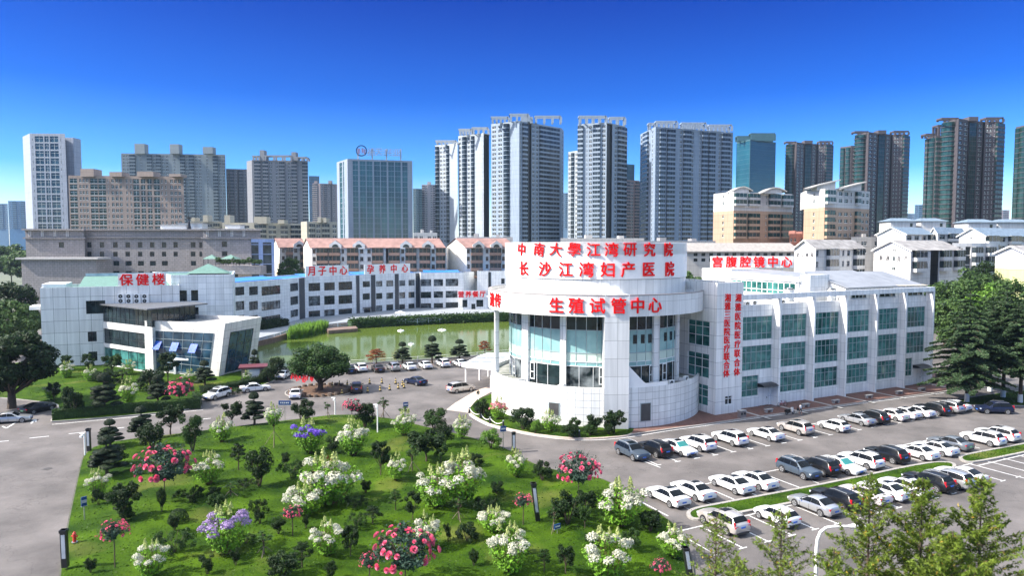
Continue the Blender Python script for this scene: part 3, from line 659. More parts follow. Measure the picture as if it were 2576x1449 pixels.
# pent-houses on the roof
b = MB()
def roofbox(u0, u1, s0, s1, z0, zf, zb, mw=0, mr=1):
    a, c, d, e = F(u0, s0), F(u1, s0), F(u1, s1), F(u0, s1)
    b.face([(*a, z0), (*c, z0), (*c, zf), (*a, zf)], mw); b.face([(*c, z0), (*d, z0), (*d, zb), (*c, zf)], mw)
    b.face([(*d, z0), (*e, z0), (*e, zb), (*d, zb)], mw); b.face([(*e, z0), (*a, z0), (*a, zf), (*e, zb)], mw)
    b.face([(*a, zf), (*c, zf), (*d, zb), (*e, zb)], mr)
roofbox(16.2, 36.3, 1.6, 9.5, WT - .4, 17.35, 19.5)
b.build('penthouse', [M['white_f'], M['roofgrey']], wing)
b = MB(); a, c, d, e = F(15.9, 1.0), F(28.5, 1.0), F(28.5, 9.7), F(15.9, 9.7)
for dz in (0, -.12):
    q = [(*a, 17.42 + dz), (*c, 17.42 + dz), (*d, 19.78 + dz), (*e, 19.78 + dz)]; b.face(q if dz == 0 else q[::-1])
b.face([(*a, 17.3), (*c, 17.3), (*c, 17.42), (*a, 17.42)]); b.face([(*e, 19.66), (*a, 17.3), (*a, 17.42), (*e, 19.78)])
b.build('sloping_roof', [M['roofgrey']], wing)
b = MB(); a, c, d, e = F(28.6, 1.3), F(36.6, 1.0), F(36.6, 8), F(28.6, 9.0)
b.face([(*a, 17.4), (*c, 17.3), (*d, 18.2), (*e, 19.0)]); b.build('canvas_roof', [mat('tan_canvas', (.46, .38, .28), .8, var=.2)], wing)
for k in (3, 4, 5):
    o = (16.2 * 0 + BAY * (k - 1) + .9 - (16.2 - 14.62) * 0 - 0, 0, 0, 0)
    u0 = BAY * (k - 1) + 1.2; window(wing, F(0, 1.6), FT, (u0 + (1.8 if k == 3 else 0), u0 + 5.4, 15.55, 16.55), .03, 4, 1, .1, M['dark'], M['gframe'])
b = MB()
A, B_ = F(11.3, 6.6), F(11.3, 22)
b.prism([F(11.3, 6.6), F(16.1, 6.6), F(20, 22), F(11.3, 22)], WT - .4, 18.2, 0)
b.build('skylight_block', [M['white_f']], wing)
b = MB(); q = [F(11.0, 6.3), F(16.1, 6.3), F(20, 22.2), F(11.0, 22.2)]
zt = [19.0, 19.4, 19.72, 19.5]
for i in range(4):
    j = (i + 1) % 4; b.face([(*q[i], 18.2), (*q[j], 18.2), (*q[j], zt[j]), (*q[i], zt[i])])
b.face([(*q[i], zt[i]) for i in range(4)], 1); b.build('fascia', [M['white_f'], M['roofgrey']], wing)
window(wing, F(11.3, 22), FN, (.5, 15.0, 15.9, 18.0), -.03, 12, [0, .33, 1], .12, M['teal'], M['frame'])
b = MB(); b.prism([F(11.6, 4.6), F(16.1, 4.6), F(16.1, 6.55), F(11.6, 6.55)], WT - .4, 19.4); b.build('stair_head', [M['white_f']], wing)
b = MB(); b.prism([F(11.8, 22.3), F(20, 22.3), F(20, 30), F(11.8, 30)], WT - .4, 19.8); b.build('plant_room', [M['white_f']], wing)
for px, py, lab in ((1974, 737, 'stainless steel ribbed water tank on the wing roof, nearer the red panel'), (2037, 733, 'stainless steel ribbed water tank beside the gabled roof shed')):
    p = F(8.0 if px < 2000 else 14.2, 5.5 if px < 2000 else 2.6); r = thing('water_tank', lab, 'tank', (p.x, p.y, WT - .45), 0, 'roof water tanks')
    b = MB()
    for i in range(9): b.cyl((0, 0, .3 + i * .22), (0, 0, .3 + i * .22 + .11), .74, .80, 14, 0, False); b.cyl((0, 0, .3 + i * .22 + .11), (0, 0, .3 + i * .22 + .22), .80, .74, 14, 0, False)
    b.cyl((0, 0, 2.28), (0, 0, 2.5), .74, .2, 14); put('drum', b.mesh('drum', [M['steel']]), r)
    [(b := MB(), b.cyl((x, y, 0), (x, y, .32), .05), put('leg', b.mesh('leg', [M['steel']]), r)) for x in (-.5, .5) for y in (-.5, .5)]
for i in range(5):
    p = F(-5.5 + i * 2.6 + .3 * (i % 2), 3.2 + .8 * (i % 3)); ac_unit(['first', 'second', 'third', 'fourth', 'fifth'][i] + ' roof condenser from the red lettered panel, behind the top beam', (p.x, p.y, WT - .48), math.atan2(FT.y, FT.x), 1.15, 1, 'roof condensers')
# red vertical writing
ZT = lambda py, u: onwall(1830, py, F(UP), FT)[1]
for txt, u, lab in (('湘雅三医院医疗联合体', 1.95, 'left column of red vertical characters on the white panel tower'), ('湘雅医院医疗联合体', 3.95, 'right column of red vertical characters on the white panel tower')):
    p = V2(F(UP)) + FT * u + FN * .05; n = len(txt); z1, z0 = 17.35, 5.35; st = (z1 - z0) / n
    r = thing('wall_sign', lab, 'sign', (p.x, p.y, z0))
    text_sign(r, txt, [(p.x, p.y, z1 - st * (i + .5)) for i in range(n)], 1.22, .08, M['red'], .012, math.atan2(FT.y, FT.x))
r = line_sign('rooftop_sign', 'long white roof sign with six red characters above the grey sloping roof', D(1787, 673.5, 133), (1, 0), (1996 - 1787) / scale_at(133), 2.2, '宫腹腔镜中心', 2.2, 4, bold=.03)
# ------------------------------------------------------------------ the round building
drum = thing('round_building', 'white round hospital building with recessed glass drum and red signs', 'building', (DC.x, DC.y, 0))
def ang(px, r):
    """angle on the circle of radius r seen in photo column px (near side)"""
    k = (px - CX) / FPX; a, bb = R(195), R(340)
    fc = math.atan2(-DC.y, -DC.x) + 2 * math.pi; sm = math.asin(min(1, r / DC.length)); lo, hi = fc - (math.pi / 2 - sm), fc + (math.pi / 2 - sm)
    f = lambda t: (DC.x + r * math.cos(t)) / (DC.y + r * math.sin(t)) - k / (1)
    for _ in range(50):
        m = (lo + hi) / 2
        if f(m) < 0: lo = m
        else: hi = m
    return (lo + hi) / 2
def dp(r, a): return Vector((DC.x + r * math.cos(a), DC.y + r * math.sin(a)))
RL, ZL = 15.6, 5.5
aP0, aP1 = ang(1522, 16.1), ang(1585, 16.1)
b = MB()
for a0, a1, nseg in ((R(140), aP0 - .002, 44), (aP1 + .002, R(372), 40)):
    b.arc(DC, RL, a0, a1, 0, ZL, nseg); b.arc(DC, RL - .35, a0, a1, ZL - .55, ZL, nseg, inward=True); b.ring(DC, RL - .35, RL, a0, a1, ZL, nseg)
b.build('base_wall', [M['white_s']], drum)
b = MB(); b.ring(DC, 12.0, RL - .3, R(140), R(372), ZL - .55, 60); b.build('terrace_floor', [mat('terrace_carpet', (.13, .17, .11), .95, var=.5, vscale=.6, col2=(.36, .36, .34))], drum)
b = MB(); p, q = dp(16.1, aP0), dp(16.1, aP1); c = dp(13.2, aP1); d = dp(13.2, aP0); wall(b, p, q, 0, 17.78); wall(b, q, c, 0, 17.78); wall(b, d, p, 0, 17.78); b.cap([p, q, c, d], 17.78)
b.build('pilaster', [panel_mat('pilaster_cladding', (.70, .71, .70), 1.74, 2.36, (.24, .25, .25), .022)], drum)
RG = 12.9
for i, (x0, x1) in enumerate(((1262, 1313), (1328, 1410), (1424, 1530), (1580, 1647), (1661, 1711))):
    a0, a1 = ang(x0, RG), ang(x1, RG) if x1 < 1700 else ang(1706, RG)
    if i == 0: a0 = R(150)
    n = max(6, int((a1 - a0) * 22))
    for j, (za, zb, g, lab) in enumerate(((12.8, 14.9, 'dark', 'dark clerestory glass under the ring'), (9.7, 12.8, 'frost', 'frosted aqua glass'), (8.5, 9.7, 'spand', 'pale green spandrel band'), (7.9, 8.5, 'frost', 'narrow aqua transom glass'), (4.95, 7.9, 'darkc' if i in (0, 2) else 'dark', 'tall dark lower glass'))):
        b = MB(); b.arc(DC, RG, a0, a1, za, zb, n); o = b.build('spandrel' if g == 'spand' else 'window', M[g], drum, label=lab)
        f = MB(); f.arc(DC, RG + .07, a0, a1, zb - .09, zb, n); f.ring(DC, RG, RG + .07, a0, a1, zb, n); f.ring(DC, RG, RG + .07, a0, a1, zb - .09, n, up=False)
        nm = max(2, round((a1 - a0) * RG / (1.5 if j != 4 else 1.9)))
        for k in range(nm + 1):
            a = a0 + (a1 - a0) * k / nm; q = dp(RG, a); tt = Vector((-math.sin(a), math.cos(a))); f.obox(q - tt * .03, tt, .06, .02, za, zb, 0, .06)
        if j != 1 or True: f.build('window_frame', M['gframe'] if j in (1, 2) else M['frame'], o)
        if j == 4:                                          # white casement
            a = a0 + (a1 - a0) * (.80 if i in (0, 2, 3) else .12); q = dp(RG + .1, a); tt = Vector((-math.sin(a), math.cos(a))); c = MB()
            for (ua, ub, z0, z1) in ((0, .9, za + .5, za + .62), (0, .9, zb - .2, zb - .08), (0, .1, za + .62, zb - .2), (.8, .9, za + .62, zb - .2), (0, .9, za + 1.5, za + 1.6)): c.obox(q + tt * ua, tt, ub - ua, .03, z0, z1, 0, .05)
            c.build('casement', M['frame'], o)
        if j == 1 and i >= 3:
            for k in range(3):
                a = a0 + (a1 - a0) * (.2 + .28 * k); q = dp(RG + .03, a); tt = Vector((-math.sin(a), math.cos(a))); c = MB(); c.obox(q, tt, .55, .02, 10.9, 12.1, 0, .05); c.build('slot_window', M['dark'], o)
for x0, x1 in ((1313, 1328), (1410, 1424), (1647, 1661), (1706, 1716)):
    a0, a1 = ang(x0, 13.3), ang(x1, 13.3) if x1 < 1700 else ang(x0, 13.3) + .07
    b = MB(); p, q, c, d = dp(13.3, a0), dp(13.3, a1), dp(12.7, a1), dp(12.7, a0); b.prism([p, q, c, d], ZL - .56, 14.92); b.build('column', M['white'], drum)
    b = MB(); am = (a0 + a1) / 2; tt = Vector((-math.sin(am), math.cos(am))); p = dp(RL - .34, am) - tt * .3; b.prism([p, p + tt * .6, dp(13.3, am) + tt * .3, dp(13.3, am) - tt * .3], ZL - .54, ZL - .1); b.build('beam', M['white'], drum)
b = MB(); a = ang(1245, 15.4); p = dp(15.45, a); tt = Vector((-math.sin(a), math.cos(a))); b.obox(p - tt * .35, tt, .7, .6, ZL, 14.91); b.build('column', M['white'], drum)
a0, a1 = R(140), R(345)
b = MB(); b.arc(DC, 16.05, a0, a1, 14.9, 17.7, 90); b.arc(DC, 15.75, a0, a1, 17.3, 17.7, 90, inward=True); b.ring(DC, 15.75, 16.05, a0, a1, 17.7, 90); b.ring(DC, 12.4, 16.05, a0, a1, 14.9, 90, up=False); b.ring(DC, 13.0, 15.75, a0, a1, 17.3, 90, 1)
for a in (a0, a1):
    p, q = dp(13.2, a), dp(16.05, a); wall(b, p, q, 14.9, 17.7); wall(b, q, p, 14.9, 17.7)
b.build('ring_band', [panel_mat('ring_cladding', (.72, .73, .72), 1.35, 5.6, (.35, .36, .36), .02), M['roofflat']], drum)
b = MB(); b.arc(DC, 16.09, a0, a1 + .001, 17.62, 17.76, 90); b.ring(DC, 15.7, 16.09, a0, a1, 17.76, 90); b.build('coping', [mat('brown_coping', (.28, .26, .25), .5, var=.1)], drum)
b = MB(); b.arc(DC, 13.4, 0, 2 * math.pi, 17.2, 19.6, 120); b.build('upper_wall', [panel_mat('upper_cladding', (.72, .73, .72), 1.25, 5.0, (.35, .36, .36), .02)], drum)
b = MB(); b.arc(DC, 13.55, 0, 2 * math.pi, 19.66, 22.95, 120); b.ring(DC, 13.3, 13.55, 0, 2 * math.pi, 19.66, 120, up=False); b.ring(DC, 13.3, 13.55, 0, 2 * math.pi, 22.95, 120); b.build('plain_band', [M['band']], drum)
b = MB()
for k in range(11): b.arc(DC, 13.56, 0, 2 * math.pi, 22.99 + k * .15, 22.99 + k * .15 + .09, 100); b.ring(DC, 13.4, 13.56, 0, 2 * math.pi, 22.99 + k * .15 + .09, 100); b.ring(DC, 13.4, 13.56, 0, 2 * math.pi, 22.99 + k * .15, 100, up=False)
b.arc(DC, 13.42, 0, 2 * math.pi, 22.9, 24.45, 100, 1); b.ring(DC, .1, 13.45, 0, 2 * math.pi, 24.46, 60, 1)
b.build('louvre_screen', [M['louvre'], M['board']], drum)
for i, x in enumerate((1395, 1628)):
    a = ang(x, RL); tt = Vector((-math.sin(a), math.cos(a))); zz = (1.0, 3.3) if i else (1.6, 3.2)
    c = MB(); c.obox(dp(RL + .02, a) - tt * .7, tt, 1.4, .1, *zz, 0, .05); c.obox(dp(RL + .02, a) - tt * .82, tt, 1.64, .1, zz[0] - .1, zz[1] + .1, 1, .03); c.build('vent_window', [mat('vent_grille_%d' % i, (.05, .05, .05), .6, var=.3), M['gframe']], drum)
b = MB(); a2, a3 = aP1 + .003, ang(1684, RL)                      # stepped parapet right of the pilaster
for i in range(14):
    t0, t1 = a2 + (a3 - a2) * i / 14, a2 + (a3 - a2) * (i + 1) / 14; h = lambda t: ZL + max(.45, 3.0 * (1 - (t - a2) / (a3 - a2) * 2.1)) if t < a3 - 1e-6 else ZL + .45
    p, q = dp(RL - .05, t0), dp(RL - .05, t1); p2, q2 = dp(RL - .3, t0), dp(RL - .3, t1)
    b.face([(*p, ZL), (*q, ZL), (*q, h(t1)), (*p, h(t0))]); b.face([(*q2, ZL), (*p2, ZL), (*p2, h(t0)), (*q2, h(t1))]); b.face([(*p, h(t0)), (*q, h(t1)), (*q2, h(t1)), (*p2, h(t0))])
q, q2 = dp(RL - .05, a3), dp(RL - .3, a3); b.face([(*q, ZL), (*q2, ZL), (*q2, ZL + .45), (*q, ZL + .45)])
b.build('stepped_parapet', [M['band']], drum)
for i, x in enumerate((1672, 1690, 1727)):
    a = ang(x, 14.4); p = dp(14.5, a); ac_unit(('white air conditioner box on the drum terrace nearest the cut parapet', 'white air conditioner in the middle of the drum terrace group', 'white air conditioner with black fan at the right end of the drum terrace')[i], (p.x, p.y, ZL - .54), a + math.pi / 2, 1.2, 1, 'air conditioners on the drum terrace')
def drum_sign(label, text, pxs, r, z, size, bold, shear=None, sc=None, z2=None):
    a = ang(sum(pxs) / len(pxs), r); p = dp(r, a); root = thing('wall_sign', label, 'sign', (p.x, p.y, z))
    aa = [ang(x, r) for x in pxs]; text_sign(root, text, [(*dp(r + .06, t), z + (z2[i] if z2 else 0)) for i, t in enumerate(aa)], size, .12, M['red'], bold, [t + math.pi / 2 for t in aa], shear, sc)
dv = lambda zs: [1224.2 + .3558 * x for x in zs]
drum_sign('red brush style four characters at the left of the louvred top band', '中南大學', dv([250, 372, 490, 620]), 13.58, 23.62, 1.95, .012, .12)
drum_sign('red block characters at the right of the louvred top band', '江湾研究院', dv([755, 882, 1012, 1150, 1283]), 13.58, 23.6, 1.95, .026)
drum_sign('large red hospital name of eight characters on the plain white band', '长沙江湾妇产医院', dv([265, 412, 560, 706, 855, 1000, 1145, 1293]), 13.57, 20.95, 2.1, .03)
drum_sign('large red six character sign on the lower ring of the drum', '生殖试管中心', dv([495, 635, 785, 935, 1070, 1193]), 16.07, 16.35, 2.15, .026)
drum_sign('pair of red characters curving away at the left end of the ring', '遗传', [1238.5, 1253], 16.07, 16.35, 2.1, .026)
# entrance canopy
cz = 4.3; cp = [G(x, y, cz) for x, y in ((1161, 916), (1236, 924), (1282, 922), (1282, 889), (1228, 887), (1202, 896))]
can = thing('entrance_canopy', 'flat white entrance canopy with square skylights left of the drum', 'canopy', (cp[0].x, cp[0].y, 0))
b = MB(); b.prism([p.xy for p in cp], cz - .55, cz, 0, bottom=True); b.build('roof_slab', M['white'], can)
for i in range(3):
    for j in range(2):
        c = cp[0].lerp(cp[2], .2 + .27 * i).lerp(cp[5].lerp(cp[3], .2 + .27 * i), .28 + .4 * j); e = (cp[2] - cp[0]).xy.normalized(); f = Vector((-e.y, e.x)); k = MB()
        k.prism([c.xy - e * .8 - f * 1.2, c.xy + e * .8 - f * 1.2, c.xy + e * .8 + f * 1.2, c.xy - e * .8 + f * 1.2], cz + .002, cz + .06); k.build('skylight', M['alu'], can)
for i in (0, 1, 4, 5):
    c = cp[i].lerp(sum(cp, Vector()) / 6, .15); b = MB(); b.cyl((c.x, c.y, 0), (c.x, c.y, cz - .55), .16); b.build('column', M['paint'], can)
# ------------------------------------------------------------------ the left building
LT = 16.0; la, lb = G(100, 724.3, LT).xy, G(451, 717, LT).xy; lt = (lb - la).normalized(); ln = Vector((lt.y, -lt.x))
zx = lambda x: .2501 * x
zy = lambda y: 644.3 + .2501 * y
left = thing('clinic_building', 'white panelled clinic building with dark glass conservatory and slanted lobby box', 'building', (la.x, la.y, 0))
LO = [rpx(la, lb, zx(a), zx(c), zy(d), zy(e)) for a, c, d, e in ((865, 1060, 448, 580), (883, 973, 762, 860), (890, 980, 962, 1055))]
b = MB(); shell(b, [la, lb, lb - ln * 14, la - ln * 14], 0, LT, {0: LO}, .22, 0, 1, .5); b.build('wall', [M['white_b'], M['roofgreen']], left)
for o in LO: window(left, la, lt, o, .22, 2, 1, .06, M['dark'], M['dframe'])
b = MB(); q = [la + lt * 6 - ln * 3, la + lt * 23 - ln * 3, la + lt * 23 - ln * 13.5, la + lt * 6 - ln * 13.5]
b.face([(*q[0], 15.8), (*q[1], 15.8), (*q[2], 17.6), (*q[3], 17.6)]); b.face([(*q[1], 15.5), (*q[2], 15.5), (*q[2], 17.6), (*q[1], 15.8)]); b.face([(*q[3], 15.5), (*q[0], 15.5), (*q[0], 15.8), (*q[3], 17.6)]); b.build('green_roof', [M['roofgreen']], left)
b = MB(); b.obox(la + lt * 6.2 - ln * 13.6, lt, 14, .3, 15.5, 18.2); b.build('glass_parapet', [glass_mat('pale_blue_panel', (.25, .36, .42), (.42, .52, .58), .3)], left)
b = MB(); b.obox(la - ln * 2, lt, 4.0, 9, 15.5, 16.6, 0, 0); b.obox(la - ln * 2 - lt * 2.2, lt, 2.19, 5, 11.6, 12.3); b.build('eave_block', [M['paint']], left)
l2a, l2b = G(430, 692, 18).xy, G(586, 690, 18).xy; t2 = (l2b - l2a).normalized(); n2 = Vector((t2.y, -t2.x))
O2 = [rpx(l2a, l2b, zx(a), zx(c), zy(d), zy(e)) for a, c, d, e in ((1785, 1880, 345, 455), (1922, 1993, 342, 450), (1926, 1998, 515, 588))]
b = MB(); shell(b, [l2a, l2b, l2b - n2 * 22, l2a - n2 * 22 - t2 * 6], 0, 18, {0: O2}, .22, 0, 1, .4); b.build('rear_wall', [panel_mat('rear_cladding', (.77, .79, .79), 1.7, 1.25, (.38, .42, .43), .03), M['roofgreen']], left)
for o in O2: window(left, l2a, t2, o, .22, 1, 1, .05, M['dark'], M['dframe'])
b = MB(); c = l2a + t2 * 2 - n2 * 10; q = [c, c + t2 * 9, c + t2 * 9 - n2 * 10, c - n2 * 10]; ap = (*(c + t2 * 4.5 - n2 * 5), 20.0)
for i in range(4): b.face([(*q[i], 17.9), (*q[(i + 1) % 4], 17.9), ap])
b.build('hip_roof', [M['roofgreen']], left)
# conservatory prow
pa, pb, pc = Vector((-81.8, 140.2)), Vector((-66.7, 129.9)), Vector((-63.6, 141.5)); pt = (pb - pa).normalized()
PO = [rpx(pa, pb, zx(1030), zx(1456), zy(752), zy(905)), rpx(pa, pb, zx(1036), zx(1460), zy(946), zy(1118))]
b = MB(); wall(b, pa, pb, 0, 9.0, PO, .3); wall(b, pb, pc, 0, 9.0); b.cap([pa, pb, pc], 9.0); b.build('prow_wall', [panel_mat('prow_cladding', (.70, .70, .68), 2.0, 2.4, (.35, .34, .33), .025)], left)
for i, o in enumerate(PO): window(left, pa, pt, o, .3, 5, [0, .42, 1], .07, M['dark'] if i == 0 else M['teal'], M['dframe'])
for (p, q, cols) in ((pa, pb, 11), (pb, pc, 8)):
    t = (q - p).normalized(); window(left, p + t * .1 - Vector((t.y, -t.x)) * .25, t, (0, (q - p).length - .3, 9.0, 12.3), .0, cols, [0, .28, 1.0], .09, M['dark'], M['dframe'])
b = MB(); q = [pa - pt * .8 + ln * .8, pb + Vector((-.2, -1.3)), pc + Vector((2.2, 0.2)), pc + Vector((-2, 4)), pa + Vector((0, 5))]
b.prism(q, 12.32, 12.55, 0, bottom=True); b.build('prow_roof', [mat('dark_grey_roof', (.10, .105, .115), .5, var=.2)], left)
for i in range(4):
    u, z = onwall(zx(1222 + 80 * i), zy(474), la, lt); p = la + lt * u + ln * .35
    ac_unit(('leftmost', 'second from left', 'third from left', 'rightmost')[i] + ' twin fan condenser on the white wall above the dark conservatory', (p.x, p.y, z + .02), math.atan2(lt.y, lt.x), 1.42, 2, 'twin fan condensers')
    b = MB(); b.obox(p - lt * .7 - ln * .36, lt, 1.4, -.75, z - .06, z + .018, 0, .75); b.build('bracket', M['steel'], left)
line_sign('rooftop_sign', 'white board with three red characters on the clinic roof edge', (*(la + lt * (onwall(297, 719, la, lt)[0]) - ln * .2), LT + .02), lt, onwall(419, 705, la, lt)[0] - onwall(297, 705, la, lt)[0], 2.5, '保健楼', 2.5, 0, bold=.03)
# slanted lobby box
bt = [D(364, 807, 131.7), D(565, 814, 127), None, None]; zt = 10.1
A, B_ = G(364, 807, zt).xy, G(566, 814, zt).xy; C_ = G(658, 797, zt).xy; D_ = A + (C_ - B_)
ta = (B_ - A).normalized(); A0 = A.copy(); B0 = A + ta * (G(541.5, 954.4).xy - A).dot(ta); C0 = B0 + (C_ - B_); D0 = D_; top, bot = [A, B_, C_, D_], [A0, B0, C0, D0]
b = MB()
for i in range(4):
    j = (i + 1) % 4; b.face([(*bot[i], 0), (*bot[j], 0), (*top[j], zt), (*top[i], zt)])
cen = sum(top, Vector((0, 0))) / 4; tin = [p.lerp(cen, .07) for p in top]
b.cap(tin, zt - .7, 1)
for i in range(4):
    j = (i + 1) % 4; b.face([(*top[i], zt), (*top[j], zt), (*tin[j], zt), (*tin[i], zt)]); b.face([(*tin[j], zt - .7), (*tin[i], zt - .7), (*tin[i], zt), (*tin[j], zt)])
b.build('lobby_box', [panel_mat('lobby_cladding', (.72, .70, .66), 1.75, 1.45, (.36, .34, .32), .03), M['roofflat']], left)
def plane_hit(px, py, P, N):
    d = ray(px, py); c = Vector((0, 0, CAM_H)); k = (P - c).dot(N) / d.dot(N); return c + d * k
def quad_glass(root, name, pxs, P, N, cols, rows, g, f, out=.05, fw=.09):
    Q = [plane_hit(x, y, P, N) + N * out for x, y in pxs]              # tl, tr, br, bl
    b = MB(); b.face([Q[3], Q[2], Q[1], Q[0]]); o = b.build(name, g, root); fr = MB()
    bl = lambda u, v: Q[0].lerp(Q[1], u).lerp(Q[3].lerp(Q[2], u), v) + N * .03
    for i in range(cols + 1): fr.cyl(bl(i / cols, 0), bl(i / cols, 1), fw / 2, None, 4)
    for j in range(rows + 1): fr.cyl(bl(0, j / rows), bl(1, j / rows), fw / 2, None, 4)
    fr.build('window_frame', f, o); return o, bl
nf = Vector(((B_ - A).y, -(B_ - A).x, 0)).normalized(); Pf = Vector((*A, zt))
e1 = Vector((*B0, 0)) - Vector((*B_, zt)); e2 = Vector((*C_, zt)) - Vector((*B_, zt)); ns = e2.cross(-e1).normalized() * 1
if ns.y > 0 and ns.x < 0: ns = -ns
if ns.x < 0: ns = -ns
nf2 = (Vector((*B_, zt)) - Vector((*A, zt))).cross(Vector((*A0, 0)) - Vector((*A, zt))).normalized()
nf2 = nf2 if nf2.y < 0 else -nf2
o, bl = quad_glass(left, 'window', [(387, 832), (538.5, 838.5), (524.5, 944.5), (390.5, 928)], Pf, nf2, 6, 5, M['blueg'], M['gframe'], .06)
for u, v in ((.02, .26), (.32, .27), (.64, .28)):
    p, q = bl(u, v), bl(u + .12, v); dn = Vector((0, 0, -1.5)) + nf2 * .9; pn = MB(); pn.face([p + dn, q + dn, q, p]); pn.face([p, q, q + dn, p + dn]); pn.build('open_pane', [mat('open_pane_sky_tint', (.02, .18, .75), .15, var=.05)], o)  # blue sky reflection is put into the colour of the open panes
quad_glass(left, 'window', [(580, 836), (637, 826), (622, 924), (565, 938)], Vector((*B_, zt)), ns, 3, 3, M['blueg'], M['dframe'], .05)
p = G(457, 947).xy; b = MB(); b.prism([p + Vector((-1.6, 0)), p + Vector((1.6, -.4)), p + Vector((1.9, 3.0)), p + Vector((-1.3, 3.4))], 3.0, 3.4, 0, bottom=True)
for q in (Vector((-1.5, .05)), Vector((1.2, -.2))): b.box((p.x + q.x, p.y + q.y, 0), (p.x + q.x + .4, p.y + q.y + 2.9, 3.0))
b.build('porch', [M['paint']], left)
# ------------------------------------------------------------------ the three storey ward block beyond the pond
v2x = lambda x: 644.3 + .2501 * x
MT = 14.2
S = [XY(560, 186), XY(728, 215.5), XY(768, 227), XY(894.5, 242), XY(903, 243.5), XY(1055, 266), XY(1058, 263), XY(1165.5, 266)]
ward = thing('ward_block', 'long three storey white ward block with dark vertical strips beyond the pond', 'building', (S[0].x, S[0].y, 0))
def mrects(i, cols): return [rpx(S[i], S[i + 1], v2x(x0), v2x(x1), v2x(y0), v2x(y1)) for x0, x1, ys in cols for y0, y1 in ys]
MW = {0: [(-216, -117, ((310, 395), (455, 545), (597, 660))), (-70, 20, ((305, 392), (455, 543), (597, 660))), (55, 245, ((300, 390), (455, 540), (600, 660)))],
      1: [(342, 425, ((272, 352), (405, 490), (540, 612)))],
      2: [(528, 645, ((270, 352), (402, 500), (550, 612))), (685, 792, ((265, 345), (398, 488), (537, 605))), (830, 967, ((257, 342), (392, 480), (530, 585)))],
      4: [(1073, 1145, ((253, 312), (375, 440))), (1207, 1270, ((250, 307), (372, 432), (497, 555))), (1310, 1380, ((245, 305), (368, 430), (487, 553))), (1440, 1500, ((243, 300), (363, 425), (485, 545))), (1533, 1595, ((238, 298), (360, 420), (478, 543)))],
      6: [(1655, 1760, ((233, 302), (360, 423), (475, 535))), (1787, 1880, ((233, 302), (355, 420), (473, 530))), (1907, 2033, ((228, 302), (350, 420), (465, 525)))]}
op = {i: mrects(i, c) for i, c in MW.items()}
back = [Vector((S[-1].x + 6, S[-1].y + 16)), Vector((S[4].x - 4, S[4].y + 18)), Vector((S[2].x - 10, S[2].y + 16)), Vector((S[0].x - 14, S[0].y + 8))]
b = MB(); shell(b, S + back, 0, MT, op, .28, 0, 1, .35); b.build('wall', [panel_mat('ward_cladding', (.76, .78, .78), 1.3, 1.0, (.45, .49, .50), .03, streak=.2), M['bluesheet']], ward)
for i, os_ in op.items():
    for o in os_: window(ward, S[i], S[i + 1] - S[i], o, .28, max(2, round((o[1] - o[0]) / 1.6)), [0, .62, 1], .1, M['darkc'] if rnd.random() < .45 else M['dark'], M['dframe'])
for i, x0, x1 in ((1, 432, 488), (4, 1155, 1200), (4, 1395, 1435), (4, 1605, 1645)):
    t = (S[i + 1] - S[i]).normalized(); u0, u1, *_ = rpx(S[i], S[i + 1], v2x(x0), v2x(x1), 700, 750)
    c = MB(); c.obox(S[i] + t * u0, t, u1 - u0, .2, .9, MT - .2, 0, .06); c.build('dark_strip', [panel_mat('dark_cladding_%d' % x0, (.035, .045, .055), 2, 3, (.1, .1, .1), .03)], ward)
c = MB(); c.obox(S[3], S[4] - S[3], (S[4] - S[3]).length, .2, .9, MT - .2, 0, .05); c.build('dark_strip', [mat('dark_recess', (.03, .04, .05), .5)], ward)
t = (S[5] - S[4]).normalized(); o = rpx(S[4], S[5], v2x(1085), v2x(1150), v2x(528), v2x(602)); c = MB(); c.obox(S[4] + t * o[0], t, o[1] - o[0], .1, o[2], o[3], 0, .05); d = c.build('door', M['dark'], ward)
c = MB(); c.obox(S[4] + t * (o[0] - .6), t, o[1] - o[0] + 1.2, .0, o[3] + .3, o[3] + .5, 0, 1.6); c.build('door_canopy', M['dframe'], ward)
for i in (0, 2, 4, 6):                                     # low blue roofs set back from the parapet
    t = (S[i + 1] - S[i]).normalized(); n = Vector((t.y, -t.x)); L = (S[i + 1] - S[i]).length; c = MB(); p = S[i] + t * 1.2 - n * 2; q = S[i] + t * (L - 1.2) - n * 2
    c.face([(*p, MT + .1), (*q, MT + .1), (*(q - n * 7), MT + .7), (*(p - n * 7), MT + .7)]); c.face([(*p, MT - .4), (*q, MT - .4), (*q, MT + .1), (*p, MT + .1)]); c.build('blue_roof', M['bluesheet'], ward)
def on_top(i, px): t = (S[i + 1] - S[i]).normalized(); return S[i] + t * onwall(px, 700, S[i], t)[0]
for i, x0, x1, lab, txt in ((2, 769, 877, 'white board with four red characters on the ward block roof, nearer the clinic', '月子中心'), (4, 917, 1032, 'white board with four red characters on the middle of the ward block roof', '孕养中心')):
    t = (S[i + 1] - S[i]).normalized(); p = on_top(i, x0); W = (on_top(i, x1) - p).length
    line_sign('rooftop_sign', lab, (p.x, p.y, MT + .03), t, W, 3.5, txt, 3.3, 0, bold=.03)
rest = thing('restaurant_block', 'white block with blue roof and dark strip between pond and drum', 'building', (*XY(1200, 272), 0))
a_, b_ = XY(1200, 270), XY(1300, 272); t = (b_ - a_).normalized()
ro = [rpx(a_, b_, v2x(2465), v2x(2500), v2x(225), v2x(280))]
c = MB(); shell(c, [a_, b_, b_ + Vector((2, 18)), a_ + Vector((0, 18))], 0, 14.6, {0: ro}, .2, 0, 1, .3); c.build('wall', [M['white_f'], M['bluesheet']], rest); window(rest, a_, t, ro[0], .2, 2, 1, .1, M['dark'], M['dframe'])
